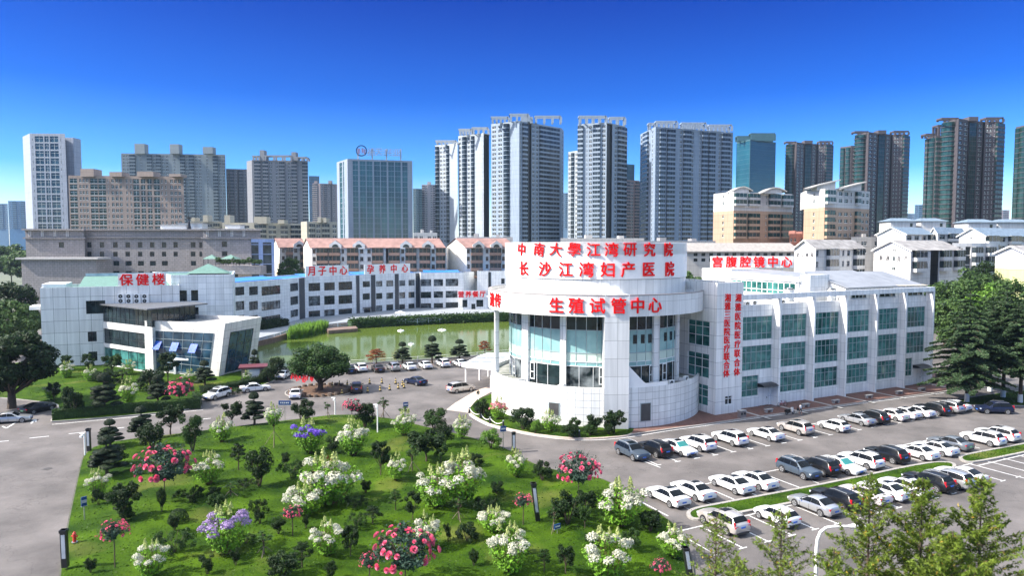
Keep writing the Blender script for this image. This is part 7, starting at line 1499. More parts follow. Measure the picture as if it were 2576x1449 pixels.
SH = [('topiary', (326, 387, 1022, 1108), 'cloud pruned pine on the lawn edge below the long clipped hedge', None), ('tree', (395, 463, 1014, 1095), 'dark small tree with bare forked trunk at the lawn top left', None),
 ('shrub', (347, 420, 1061, 1132), 'dense dark shrub in front of the lawn edge cloud pine', None), ('topiary', (248, 308, 1058, 1130), 'topmost cloud pine of the dark clump at the left lawn corner', None),
 ('topiary', (228, 312, 1098, 1204), 'big cloud pine in the dark clump at the left lawn corner', None), ('shrub', (262, 318, 1120, 1180), 'dark shrub on the right side of the left corner clump', None),
 ('topiary', (612, 668, 985, 1070), 'tall cloud pine on the lawn edge left of the blue sign', None), ('tree', (558, 609, 1000, 1072), 'round headed small tree left of the tall cloud pine', None),
 ('vase', (454, 515, 1050, 1145), 'loose green shrub between two white hydrangeas at top left', 'lf_mid'), ('shrub', (730, 792, 1010, 1070), 'round dark shrub beside the post of the blue sign', None),
 ('tree', (270, 351, 1213, 1316), 'dark tree left of and below the large rose tree', None), ('layer', (572, 628, 1112, 1188), 'small layered tree left of the vase shaped shrub', None),
 ('vase', (615, 690, 1129, 1229), 'big vase shaped dark shrub on the left of the lawn', None), ('vase', (704, 732, 1139, 1179), 'narrow dark shrub right of the vase shaped one', None),
 ('low', (696, 771, 1160, 1213), 'low grassy clump left of the tallest hydrangea', 'lf_mid'), ('low', (625, 679, 1254, 1302), 'flat topped dark shrub above the small left rose tree', None),
 ('dome', (423, 475, 1286, 1322), 'clipped green dome under the large left rose tree', None), ('vase', (424, 455, 1305, 1347), 'small shrub in front of the clipped dome', None),
 ('low', (382, 497, 1334, 1400), 'wide low shrub mass behind the bottom left hydrangea', 'lf_mid'), ('vase', (211, 245, 1400, 1445), 'small dark shrub at the bottom left lawn edge', None),
 ('vase', (500, 544, 1406, 1455), 'small leaning shrub at the bottom below the lavender hydrangea', None), ('vase', (681, 721, 1316, 1360), 'small dark shrub below the small left rose tree', None),
 ('layer', (730, 792, 1372, 1445), 'layered small tree at the bottom left of centre', None), ('shrub', (672, 753, 1396, 1470), 'large dark shrub cut by the bottom edge left of centre', None),
 ('vase', (578, 608, 1385, 1432), 'dark stemmed shrub at the foot of the lavender hydrangea', None), ('tree', (522, 569, 1241, 1306), 'loose small tree above the lavender hydrangea', 'lf_mid'),
 ('shrub', (890, 947, 1011, 1080), 'dense dark shrub right of the top rose tree', None), ('shrub', (1059, 1124, 1027, 1082), 'olive bushy shrub at the lawn edge by the stone walkway', 'lf_mid'),
 ('tree', (1025, 1120, 1076, 1163), 'broad dark tree in the upper right of the lawn', None), ('shrub', (1095, 1141, 1062, 1128), 'dark shrub touching the broad dark tree on its right', None),
 ('tree', (932, 983, 1114, 1203), 'round headed small tree in the upper middle of the lawn', None), ('young', (1017, 1058, 1120, 1188), 'thin staked tree below the broad dark tree', None),
 ('tree', (1089, 1129, 1117, 1170), 'thin small tree right of the broad dark tree trunk', 'lf_mid'), ('vase', (817, 862, 1104, 1150), 'dark shrub between violet and white hydrangeas', None),
 ('low', (808, 848, 1150, 1180), 'rust red low bush behind the tallest hydrangea', 'lf_red'), ('layer', (908, 967, 1280, 1330), 'flat layered dark shrub in the lower middle of the lawn', None),
 ('tree', (1017, 1061, 1241, 1315), 'slim tree left under the central hydrangea pair', None), ('layer', (974, 1017, 1235, 1293), 'thin layered tree left of the slim tree', 'lf_mid'),
 ('tree', (859, 905, 1325, 1406), 'slim dark tree right of the lower middle hydrangea', None), ('low', (866, 925, 1297, 1341), 'low feathery shrub in the lower middle of the lawn', 'lf_mid'),
 ('vase', (759, 781, 1297, 1337), 'small upright shrub right of the small left rose tree', None), ('vase', (814, 849, 1423, 1465), 'small shrub at the bottom edge left of the largest rose tree', None),
 ('young', (1135, 1173, 1255, 1318), 'staked young tree below the central hydrangea pair', None), ('shrub', (1148, 1204, 1316, 1370), 'purplish dark round shrub right of the largest rose tree', None),
 ('vase', (1115, 1139, 1322, 1367), 'narrow shrub just right of the largest rose tree', None), ('vase', (1177, 1207, 1386, 1431), 'small lone shrub at the bottom right of the largest rose tree', None),
 ('shrub', (1208, 1262, 1080, 1132), 'bright green shrub by the small blue sign at the right lawn edge', 'lf_bright'), ('young', (815, 835, 1006, 1050), 'tiny young tree by the left white camera post', None),
 ('young', (950, 982, 998, 1052), 'thin young tree right of the right white post', None), ('young', (1000, 1030, 1012, 1056), 'thin young tree beside the middle blue sign', None),
 ('low', (1182, 1266, 1247, 1293), 'low dark shrub mass right of the central hydrangea pair', None), ('shrub', (1339, 1389, 1163, 1215), 'dark shrub left of the right rose tree', None),
 ('shrub', (1386, 1470, 1238, 1328), 'big dark shrub tree below the right rose tree', None), ('tree', (1446, 1504, 1236, 1300), 'dark small tree right of the big shrub below the rose tree', None),
 ('young', (1376, 1412, 1270, 1346), 'staked young tree left of the big dark shrub', None), ('tree', (1454, 1488, 1275, 1343), 'pale stemmed small tree below the right rose tree', 'lf_mid'),
 ('shrub', (1606, 1665, 1283, 1342), 'dark shrub near the tilted sign at the right lawn tip', None), ('low', (1467, 1540, 1334, 1383), 'dark low shrub behind the bottom right hydrangea', None),
 ('layer', (1345, 1392, 1387, 1455), 'thin layered tree at the bottom edge left of the bottom right hydrangea', 'lf_mid'), ('tree', (1398, 1448, 1384, 1460), 'small tree at the bottom edge beside the bottom right hydrangea', None),
 ('shrub', (1559, 1612, 1334, 1390), 'mid green shrub right of the bottom right hydrangea', 'lf_mid'), ('young', (640, 690, 1348, 1410), 'bare young tree on three stakes at the lower left', None),
 ('young', (560, 600, 1225, 1262), 'little staked tree below the second white hydrangea', None), ('vase', (395, 420, 1235, 1300), 'thin dark shrub under the large left rose tree', None), ('low', (440, 520, 1225, 1270), 'low dark shrubs right under the large left rose tree', None),
 ('shrub', (520, 556, 1232, 1268), 'small round shrub above the lavender hydrangea', None), ('shrub', (640, 668, 1290, 1330), 'small round shrub right of the lavender hydrangea tips', None), ('vase', (905, 935, 1205, 1245), 'dark shrub right of the tallest hydrangea', None),
 ('shrub', (950, 985, 1350, 1390), 'small dark shrub above the largest rose tree left side', None), ('shrub', (1230, 1268, 1215, 1250), 'dark shrub right of the central hydrangea pair above the low shrub mass', None), ('low', (585, 650, 1215, 1240), 'low dark shrub under the vase shaped bush', None),
 ('shrub', (300, 338, 1275, 1318), 'dark shrub behind the tall stemmed rose tree', None), ('shrub', (232, 262, 1225, 1270), 'dark shrub at the left lawn edge below the white hydrangea', None), ('shrub', (1180, 1215, 1145, 1180), 'dark round shrub behind the right half of the central pair', None),
 ('low', (860, 930, 1255, 1285), 'low shrub right of the staked hydrangea foot', None), ('shrub', (1290, 1330, 1365, 1410), 'dark shrub right of the big bottom hydrangea', None), ('shrub', (450, 480, 1160, 1200), 'dark shrub between large rose tree and second hydrangea', None), ('low', (590, 650, 1350, 1380), 'low dark patch of shrub right of the lavender hydrangea foot', 'lf_mid'), ('shrub', (775, 805, 1190, 1222), 'dark shrub at the left shoulder of the tallest hydrangea', None),
 # bed round the drum
 ('shrub', (1190, 1236, 1000, 1050), 'round dark green shrub at the left end of the drum bed', None), ('shrub', (1283, 1349, 1017, 1080), 'reddish dark shrub under the drum wall', 'lf_dark'), ('shrub', (1333, 1360, 1050, 1090), 'low yellow green ball shrub in the drum bed', 'lf_bright'),
 ('shrub', (1428, 1462, 1045, 1085), 'bright clipped shrub against the drum wall', 'lf_mid'), ('shrub', (1411, 1458, 1062, 1100), 'dark shrub in front of the bright clipped one, drum bed', None), ('shrub', (1474, 1519, 1036, 1092), 'big leaved dark shrub before the pilaster', None),
 ('tree', (1516, 1575, 1028, 1092), 'reddish brown small tree before the pilaster', None), ('shrub', (1468, 1500, 1062, 1096), 'small yellow green shrub left of the pilaster', 'lf_mid'), ('shrub', (1515, 1548, 1050, 1094), 'round dark shrub at the foot of the pilaster', None),
 # left garden
 ('topiary', (228, 300, 935, 1040), 'tall cloud pine in the middle of the left garden', None), ('topiary', (370, 425, 940, 1020), 'cloud pine left of the rose tree in the left garden', None), ('topiary', (490, 540, 905, 972), 'cloud pine before the slanted lobby corner', None),
 ('shrub', (345, 415, 922, 985), 'broad dark shrub under the lower clinic windows', None), ('tree', (395, 450, 885, 962), 'leafy small tree left of the lobby porch', None), ('shrub', (160, 210, 965, 1050), 'dark conical shrub by the garden drive', None),
 ('shrub', (236, 300, 925, 965), 'dark shrub behind the tall garden cloud pine', None), ('tree', (150, 182, 892, 935), 'grey leaved thin tree against the clinic wall', 'lf_mid'), ('tree', (208, 238, 888, 940), 'thin sparse tree by the small clinic windows', 'lf_mid'), ('tree', (258, 306, 885, 945), 'pale leaved tree before the teal clinic windows', 'lf_mid'),
 ('young', (285, 330, 925, 965), 'thin staked tree in the left garden lawn', None), ('tree', (120, 152, 960, 1010), 'small tree at the edge of the left garden drive', None), ('topiary', (625, 658, 877, 948), 'cloud pine on the pond bank beside the gatehouse', None),
 ('shrub', (679, 719, 889, 948), 'dark pointed shrub on the pond bank left of the round tree', None), ('shrub', (655, 700, 915, 960), 'dark shrub at the end of the garden kerb by the pond', None), ('low', (560, 612, 968, 990), 'low shrub edging the garden behind the white sedan', None), ('low', (500, 560, 970, 992), 'low clipped shrubs edging the garden behind the white suv', None),
 # pond edge
 ('topiary', (991, 1034, 857, 914), 'left cloud pine of three along the pond railing', None), ('topiary', (1064, 1111, 842, 913), 'tallest middle cloud pine along the pond railing', None), ('topiary', (1132, 1180, 851, 905), 'right cloud pine of three along the pond railing', None),
 ('layer', (917, 976, 872, 918), 'orange red maple by the pond left of the cloud pines', 'lf_red'), ('layer', (1198, 1240, 852, 894), 'orange red maple by the pond beside the canopy', 'lf_red')]
for k, bx, lab, lf in SH: plant(k, bx, lab, lf)
# ------------------------------------------------------------------ bigger trees
def big_tree(name, label, cat, p, H, Rr, seed, leaf, n=9000, ls=.28, trunk_h=.28, tr=.3, umbrella=False, limew=False, group=None, bark='bark', squash=.8):
    rs = np.random.RandomState(seed); r = thing(name, label, cat, p, 0, group); cl = []; limbs = []
    zc = H * (.62 if not umbrella else .60)
    for i in range(60):
        d = sph(1, rs)[0]; d[2] = d[2] if not umbrella else abs(d[2]) * 1.0 - .12; q = rs.uniform(.45, 1) ** .6; c = np.array([d[0] * Rr * .82 * q, d[1] * Rr * .82 * q, zc + d[2] * (H - zc) * .85 * q * (1 if d[2] > 0 else squash)]); s = Rr * rs.uniform(.16, .30); cl.append((tuple(c), (s, s, s * .75)))
        if i % 5 == 0: limbs.append(((0, 0, H * trunk_h * .8), tuple(c), tr * .35))
    V, F = clumps_cloud(cl, n, ls, rs, .55, .45, up=.5, droop=.25); put('crown', np_mesh('crown', V, F, [M[leaf]]), r)
    put('trunk', trunk_mb(H * (trunk_h + .25), tr, tr * .5, limbs, 8, seed).mesh('trunk', [M[bark]]), r)
    if limew: b = MB(); b.cyl((0, 0, 0), (0, 0, 1.3), tr * 1.35, tr * 1.28, 10); put('limewash', b.mesh('limewash', [M['lime']]), r)
    return r
p = G(805, 985); rt = big_tree('round_tree', 'large round crowned dark green tree in a stone ringed bed', 'tree', p, 7.5, 5.3, 5, 'lf_mid', 16000, .21, .2, .42, squash=.7)
b = MB(); rd = random.Random(2)
for i in range(26): a = i / 26 * 6.283; s = rd.uniform(.35, .55); c = Vector((p.x + 4.6 * math.cos(a), p.y + 4.6 * math.sin(a), .15)); b.cyl(c - Vector((0, 0, .3)), c + Vector((0, 0, s * .9)), s * 1.1, s * .8, 7)
tag(b.build('stone_ring', mat('brown_boulder', (.11, .08, .06), .9, var=.4, vscale=.9, bump=.6)), 'ring of brown boulders around the round tree', 'stone edging')
b = MB(); b.cyl((p.x, p.y, 0), (p.x, p.y, .22), 4.6, 4.5, 28); structure('tree_bed', b, M['soil'])
kerb('tree_bed_kerb', [Vector((p.x + 5.5 * math.cos(i * .21), p.y + 5.5 * math.sin(i * .21))) for i in range(30)], .1, .2, True)
b = MB(); rd = random.Random(5)
for i in range(60):
    a = rd.uniform(3.2, 4.7); rr_ = rd.uniform(3.0, 4.7); c = Vector((p.x + rr_ * math.cos(a), p.y + rr_ * math.sin(a) * 0.9, 2.5 + rd.uniform(-.3, .4))); dx, dz = rd.uniform(.06, .12), rd.uniform(.25, .5); b.face([c + Vector((-dx, 0, 0)), c + Vector((dx, 0, 0)), c + Vector((dx, .02, dz)), c + Vector((-dx, .02, dz))]); b.face([c + Vector((-dx, 0, dz)), c + Vector((dx, .02, dz)), c + Vector((dx, 0, 0)), c + Vector((-dx, .02, 0))])
tag(b.build('red_ribbon', mat('red_ribbon', (.75, .01, .02), .6, var=.1)), 'red ribbons hanging under the left side of the round tree', 'ribbons')
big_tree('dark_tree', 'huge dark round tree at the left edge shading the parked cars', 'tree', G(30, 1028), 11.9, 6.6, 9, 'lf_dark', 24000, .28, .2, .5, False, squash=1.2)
for i, (px, py, H, Rr, lab, lf) in enumerate(((20, 900, 13, 7, 'mid green tree behind the huge dark tree at the left edge', 'lf_far'), (75, 880, 11, 4, 'bright leafy tree against the hotel corner', 'lf_far'), (30, 850, 15, 7, 'dark tree below the faint blue towers at the left', 'lf_dark'), (1182, 770, 15, 4.6, 'green tree between ward block and blue roofed block', 'lf_far'))):
    big_tree('leafy_tree', lab, 'tree', G(px, py), H, Rr, 30 + i, lf, 5000, .42, .25, .3)
for i, (px, Y, H, Rr, lab) in enumerate(((-20, 420, 26, 16, 'far tree at the left edge under the faint blue tower'), (25, 430, 25, 14, 'far tree below the broad faint blue block'), (62, 400, 22, 12, 'far tree touching the hotel left corner'), (1740, 190, 18.5, 5, 'bright green tree left of the endoscopy sign behind the wing'), (1768, 180, 17.5, 4.5, 'green tree top just left of the roof plant room'), (1862, 200, 20, 3.5, 'small tree behind the sign before the grey block'), (1905, 200, 21, 3.5, 'pointed tree before the middle of the grey block'), (2018, 190, 17, 2.6, 'small conical tree against the left gabled house'), (727, 264, 21, 5.4, 'round green tree in front of the short terrace house'))):
    q = XY(px, Y); big_tree('leafy_tree', lab, 'tree', (q.x, q.y, 0), H, Rr, 60 + i, 'lf_far', 3600, Rr * .09, .3, .3)
for i, (px, Y, H, Rr, lab, lf) in enumerate(((2385, 165, 17, 6, 'leafy tree close to the right end of the wing', 'lf_far'), (2440, 170, 19, 7, 'leafy tree before the glazed stair shaft block', 'lf_far'), (2500, 160, 16, 7, 'yellow green tree right of the big cedar', 'lf_bright'), (2560, 155, 17.5, 7, 'leafy tree below the yellow house', 'lf_far'), (2420, 145, 14, 6, 'bright tree behind the big cedar', 'lf_far'), (2480, 190, 21, 7, 'tall leafy tree below the balcony block', 'lf_dark'), (2550, 140, 13, 6, 'dark leafy tree at the right edge behind the cedars', 'lf_dark'), (2620, 150, 15, 7, 'leafy tree beyond the right edge', 'lf_far'))):
    q = XY(px, Y); big_tree('leafy_tree', lab, 'tree', (q.x, q.y, 0), H, Rr, 90 + i, lf, 5500, .36, .25, .3, squash=1.1)
# cedars
def cedar(label, p, H, Rr, seed, h0=.14, n=17):
    rs = np.random.RandomState(seed); r = thing('cedar', label, 'tree', p, 0, 'cedars at the right'); P = []; N = []; br = MB()
    for i in range(n):
        t = i / (n - 1); z = H * (h0 + (.97 - h0) * t); L = Rr * (1 - t) ** .75 * rs.uniform(.8, 1.1) + .35; nb = 7 if t < .8 else 5
        for k in range(nb):
            a = 6.283 * k / nb + i * 1.1 + rs.uniform(-.3, .3); l = L * rs.uniform(.7, 1.12); d = np.array([math.cos(a), math.sin(a), 0]); s = np.array([-math.sin(a), math.cos(a), 0]); tip = np.array([0, 0, z]) + d * l + np.array([0, 0, -.10 * l]); br.tube([Vector((0, 0, z)), Vector(tuple(np.array([0, 0, z + .06 * l]) + d * l * .5)), Vector(tuple(tip))], [.07 * (1 - t) + .02, .04 * (1 - t) + .015, .01], 4)
            m = int(34 + 64 * l); u = rs.uniform(.12, 1.0, m); w = (.42 * np.sin(np.pi * np.clip(u * .8 + .18, 0, 1))) * l * .55; q = np.array([0, 0, z]) + d * (u * l)[:, None] + s * (rs.uniform(-1, 1, m) * w)[:, None]; q[:, 2] += .22 * l * u * (1 - u) - .10 * l * u ** 2 - .10 * rs.rand(m); P.append(q); N.append(np.tile([0, 0, 1.0], (m, 1)) + rs.normal(size=(m, 3)) * .38 + d * .3)
    P = np.vstack(P); N = np.vstack(N); V, F = leaves(P, N, .29 * rs.uniform(.6, 1.3, len(P)), .42, rs, .5); put('crown', np_mesh('crown', V, F, [M['lf_fir']]), r); put('branches', br.mesh('branches', [M['bark']]), r)
    b = MB(); b.cyl((0, 0, 0), (0, 0, H * .97), .30, .04, 8); put('trunk', b.mesh('trunk', [M['bark']]), r); b = MB(); b.cyl((0, 0, .0), (0, 0, 1.35), .36, .33, 10); put('limewash', b.mesh('limewash', [M['lime']]), r)
for px, py, H, Rr, lab in ((2432, 1012, 18, 7.0, 'big spreading cedar right of the wing, nearest the parked cars'), (2523, 1000, 18, 6.4, 'second cedar with a bare limewashed trunk at the right'), (2566, 1014, 17, 6.2, 'cedar at the right edge with a leaning trunk'), (2490, 985, 16, 5.5, 'darker cedar standing behind the big spreading one')):
    cedar(lab, G(px, py, .1), H, Rr, int(px), .16 if px < 2450 else .30)
# young metasequoias in the foreground
def metaseq(label, px, ytop, Y, seed, Rr=1.5, dens=1.0):
    q = XY(px, Y); zt = ZH(ytop, Y); rs = np.random.RandomState(seed); r = thing('metasequoia', label, 'tree', (q.x, q.y, 0), 0, 'young metasequoias in front'); P = []; N = []; br = MB(); H = zt
    n = int(46)
    for i in range(n):
        t = i / n; z = H * (.30 + .69 * t); dz = H - z; L = min(Rr * 2.2, .2 + .46 * dz ** .9) * rs.uniform(.75, 1.15)
        for k in range(3):
            a = i * 2.4 + k * 2.09 + rs.uniform(-.3, .3); l = L * rs.uniform(.7, 1.1); d = np.array([math.cos(a), math.sin(a), .62]); base = np.array([0, 0, z]); tip = base + d * l; br.cyl(tuple(base), tuple(tip), .02, .005, 4, caps=False)
            m = int(34 * dens * max(.5, l)); u = rs.uniform(.15, 1.05, m); s = np.array([-math.sin(a), math.cos(a), 0]); o = rs.uniform(-1, 1, m) * .17 * (1.1 - u * .6); p_ = base + d * (u * l)[:, None] + s * o[:, None]; p_[:, 2] += rs.uniform(-.14, .04, m); P.append(p_); N.append(np.tile([0, 0, .8], (m, 1)) + rs.normal(size=(m, 3)) * .6)
    P = np.vstack(P); N = np.vstack(N); V, F = leaves(P, N, .095 * rs.uniform(.6, 1.3, len(P)), .34, rs, .5); mi = (rs.rand(len(F)) < .025).astype(int) * 1; put('crown', np_mesh('crown', V, F, [M['lf_meta'], M['lf_yel']], mi), r); put('branches', br.mesh('branches', [M['bark']]), r)
    b = MB(); b.cyl((0, 0, 0), (0, 0, H * .99), .16, .012, 8); put('trunk', b.mesh('trunk', [M['bark']]), r)
for px, yt, Y, sd, Rr, de, lab in ((1814, 1285, 27, 1, 1.0, .7, 'leftmost young metasequoia top in front of the near car row'), (1982, 1276, 27, 2, 1.2, .9, 'young metasequoia top left of the street lamp'), (2207, 1190, 29, 3, 1.5, 1.5, 'young metasequoia right of the street lamp'), (2342, 1194, 28, 4, 1.7, 2.3, 'densest young metasequoia in the lower right'), (2494, 1190, 28, 5, 1.7, 2.2, 'rightmost young metasequoia at the corner of the view'), (1868, 1395, 25, 6, .9, .9, 'low metasequoia tip at the bottom beside the lamp post'), (2425, 1330, 24, 7, 1.6, 2.4, 'low metasequoia between the two right tallest ones'), (2120, 1370, 24, 8, 1.1, 1.2, 'low metasequoia under the lamp arm')):
    metaseq(lab, px, yt, Y, sd, Rr, de)
# hedges, reeds, ivy
def hedge(name, label, path, w, h, n, leaf, seed, z0=0, rough=.05, cat='hedge', ls=.09):
    rs = np.random.RandomState(seed); seg = [(Vector(path[i]), Vector(path[i + 1])) for i in range(len(path) - 1)]; Ls = np.array([(b_ - a_).length for a_, b_ in seg]); P = []; N = []
    for i in rs.choice(len(seg), n, p=Ls / Ls.sum()):
        a_, b_ = seg[i]; t = (b_ - a_).normalized(); nn = Vector((t.y, -t.x)); q = a_.lerp(b_, rs.rand()); f = rs.rand()
        if f < .42: s = 1 if rs.rand() < .5 else -1; o = s * w / 2; z = rs.uniform(0, h); nrm = (nn.x * s, nn.y * s, .2)
        else: o = rs.uniform(-w / 2, w / 2); z = h; nrm = (0, 0, 1)
        q = q + nn * (o + rs.normal() * rough); P.append((q.x, q.y, z0 + z + rs.normal() * rough)); N.append(nrm)
    V, F = leaves(np.array(P), np.array(N) + rs.normal(size=(n, 3)) * .5, ls * rs.uniform(.7, 1.3, n), .6, rs, .2)
    b = MB()
    for a_, b_ in seg: b.obox(a_, b_ - a_, (b_ - a_).length, w / 2 - .08, z0, z0 + h - .08, 0, w / 2 - .08)
    me = b.mesh('x', [M[leaf]]); me2 = np_mesh(name, V, F, [M[leaf]])
    bm = bmesh.new(); bm.from_mesh(me2); bm.from_mesh(me); bm.to_mesh(me2); bm.free(); bpy.data.meshes.remove(me)
    return tag(put(name, me2), label, cat)
hedge('clipped_hedge', 'long clipped green hedge along the road in the left garden', gp([(133, 1058), (300, 1044), (505, 1027)]), 1.2, 1.35, 9000, 'lf_mid', 3, .1)
hedge('clipped_hedge', 'short clipped hedge end turning up beside the gatepost', gp([(499, 1024), (492, 1008)]), 1.0, 1.3, 1200, 'lf_mid', 4, .1)
hedge('low_hedge', 'low dark hedge along the garden kerb beside the white suv', gp([(503, 990), (560, 984), (604, 974), (668, 960)]), 1.6, .9, 4500, 'lf_dark', 5, .1, .12)
hedge('bank_hedge', 'leafy hedge along the far bank of the pond', gp([(880, 826), (940, 822), (1000, 819), (1120, 813), (1240, 808.5), (1330, 806)], .0), 3.4, 2.0, 9000, 'lf_mid', 6, .3, .35, ls=.3)
hedge('bank_hedge', 'dark leafy shrubs at the ward block corner by the curved rail', gp([(650, 838), (715, 826)]), 3, 1.8, 2500, 'lf_dark', 7, .8, .3, ls=.26)
rs = np.random.RandomState(8); P = []; Fc = []; poly = gp([(722, 856), (760, 852), (825, 834), (822, 828), (760, 836), (733, 845)]); xs, ys = [q.x for q in poly], [q.y for q in poly]
while len(Fc) < 2600:
    q = Vector((rs.uniform(min(xs), max(xs)), rs.uniform(min(ys), max(ys))))
    if not inside(q, poly): continue
    h = rs.uniform(1.6, 3.4); a = rs.uniform(0, 6.28); l = rs.uniform(.2, .9); i = len(P); dx, dy = .07 * math.cos(a), .07 * math.sin(a); P += [(q.x - dx, q.y - dy, 0), (q.x + dx, q.y + dy, 0), (q.x + dx + l * .4 * math.sin(a), q.y + dy + l * .4 * math.cos(a), h * .7), (q.x + l * math.sin(a), q.y + l * math.cos(a), h)]; Fc.append((i, i + 1, i + 2, i + 3))
tag(put('reeds', np_mesh('reeds', P, Fc, [M['lf_bright']])), 'bright green reeds standing in the pond corner', 'reeds', kind='stuff')
for i in range(9):
    q = XY(548 + 13 * i, 245.5); big_tree('potted_shrub', ('first', 'second', 'third', 'fourth', 'fifth', 'sixth', 'seventh', 'eighth', 'ninth')[i] + ' small shrub from the left on the hotel roof terrace', 'shrub', (q.x, q.y, ZH(669, 244)), 2.4 + .8 * (i % 3 == 0), 1.3, 200 + i, 'lf_far', 500, .22, .2, .06, group='shrubs on the hotel terrace')
# ------------------------------------------------------------------ street furniture and people
def at_base(px, py): p = G(px, py, .12); return Vector((p.x, p.y, ground_z(p)))
def post_light(label, base, top, tilt=None):
    """square black garden light with a pale panel on one side"""
    p = at_base(*base); H = (base[1] - top[1]) / scale_at(p.y) * 1.03; r = thing('light_post', label, 'light post', p, 0.15, 'square black light posts'); dx = (top[0] - base[0]) / scale_at(p.y)
    Mx = Matrix.Identity(4); Mx[0][2] = dx / H
    b = MB(); b.box((-.2, -.2, 0), (.2, .2, H), 0, Mx); b.box((-.24, -.24, H * .93), (.24, .24, H), 0, Mx); put('casing', b.mesh('casing', [M['black']]), r)
    b = MB(); b.box((-.13, -.212, H * .25), (.13, -.2, H * .88), 0, Mx); put('panel', b.mesh('panel', [mat('light_panel', (.45, .48, .52), .3, var=.1)]), r)
post_light('upright black light post at the left lawn corner beside the camera pole', (224, 1135), (224, 1078)); post_light('black light post at the lower left lawn edge', (165, 1435), (164, 1339)); post_light('upright black light post at the right lawn edge by the road', (1292, 1137), (1292, 1085)); post_light('slanted black light post in the right half of the lawn', (1353, 1320), (1341, 1222)); post_light('slanted black light post at the lower right lawn tip', (1735, 1450), (1722, 1378))
def sign_post(label, base, top, w, h, rz=0, tilt=0, text=None):
    p = at_base(*base); H = (base[1] - top) / scale_at(p.y) * 1.02; r = thing('sign_post', label, 'sign', p, rz, 'blue signs of the lawn'); k = scale_at(p.y); w, h = w / k, h / k
    b = MB(); b.cyl((0, 0, 0), (0, 0, H - h * .5), .045, .04, 6); put('post', b.mesh('post', [M['steel']]), r)
    b = MB(); b.box((-w / 2, -.04, H - h), (w / 2, .04, H)); o = put('board', b.mesh('board', [mat('sign_blue', (.012, .05, .17), .4, var=.05)]), r); b = MB()
    b.box((-w / 2 - .02, -.05, H - h - .05), (w / 2 + .02, .05, H - h)); put('rim', b.mesh('rim', [M['alu']]), o)
    n = max(4, int(w / .28)); b = MB(); rd = random.Random(int(base[0]))
    for i in range(n):
        x = -w * .38 + w * .76 * (i + .5) / n; s = h * .17
        for q in range(3): b.box((x - s * rd.uniform(.5, 1), -.048, H - h * .5 + (q - 1) * s * .7 - .015), (x + s * rd.uniform(.5, 1), -.0405, H - h * .5 + (q - 1) * s * .7 + .02))
        b.box((x - .015, -.0475, H - h * .5 - s), (x + .015, -.0402, H - h * .5 + s))
    put('lettering', b.mesh('lettering', [M['board']]), o)
sign_post('wide dark blue sign on a post at the top of the lawn', (717, 1059), 1009, 31, 11); sign_post('small blue sign at the top edge of the lawn near the stone walkway', (1021, 1052), 1010, 13, 11, .5); sign_post('small blue sign beside the upright right light post', (1266, 1132), 1075, 16, 13, .4); sign_post('low dark blue sign behind the small forked tree at top left', (455, 1060), 1037, 13, 8, -.2); sign_post('grey backed sign tilted at the left lawn edge', (213, 1312), 1253, 13, 24, .9); sign_post('tilted sign at the right lawn tip by the car park', (1650, 1330), 1296, 15, 20, -.6); sign_post('low slanted sign board at the bottom right of the lawn', (1402, 1262 + 90), 1326, 20, 12, .6)
for base, top, lab in (((843, 1043), 998, 'left white pole with a camera head at the top of the lawn'), ((950, 1094), 1022, 'right white pole standing on the lawn'), ((214, 1146), 1089, 'white camera pole beside the left corner light post')):
    p = at_base(*base); H = (base[1] - top) / scale_at(p.y) * 1.02; r = thing('camera_pole', lab, 'pole', p); b = MB(); b.cyl((0, 0, 0), (0, 0, H), .085, .075, 8); put('pole', b.mesh('pole', [M['paint']]), r); b = MB(); b.box((-.05, -.55, H - .12), (.05, .02, H - .04)); b.box((-.12, -.75, H - .32), (.12, -.4, H - .12)); b.box((-.5, -.1, H - .1), (-.05, .06, H + .02)); put('camera_head', b.mesh('camera_head', [M['paint']]), r)
p = at_base(188, 1371); r = thing('fire_hydrant', 'red fire hydrant at the left lawn edge', 'hydrant', p); b = MB(); b.cyl((0, 0, 0), (0, 0, .7), .13, .13, 10); b.cyl((0, 0, .7), (0, 0, .88), .15, .04, 10); b.cyl((-.24, 0, .5), (.24, 0, .5), .07, .07, 8); put('body', b.mesh('body', [mat('hydrant_red', (.45, .03, .02), .5)]), r); b = MB(); b.cyl((0, 0, 0), (0, 0, .06), .22, .22, 10); put('base', b.mesh('base', [M['steel']]), r)
# bed bollards and chain
bol = gp([(1181, 1040), (1209, 1053), (1233, 1066), (1266, 1075), (1446, 1101), (1457, 1101)], .15); names = ('first', 'second', 'third', 'fourth', 'fifth', 'sixth')
for i, q in enumerate(bol):
    r = thing('bollard', names[i] + ' low black bollard from the stone walkway along the drum bed', 'bollard', (q.x, q.y, .15), 0, 'bed bollards'); b = MB(); b.cyl((0, 0, 0), (0, 0, .8), .2, .09, 8); put('shaft', b.mesh('shaft', [M['black']]), r); b = MB(); b.cyl((0, 0, .8), (0, 0, .95), .11, .06, 8); put('cap', b.mesh('cap', [M['steel']]), r)
b = MB()
for i in range(3):
    a, c = bol[i], bol[i + 1]; pts = [Vector((*a.lerp(c, t / 6), .85 - .45 * math.sin(math.pi * t / 6))) for t in range(7)]; b.tube(pts, .045, 5)
tag(b.build('chain', M['paint']), 'white chain sagging between the drum bed bollards', 'chain')
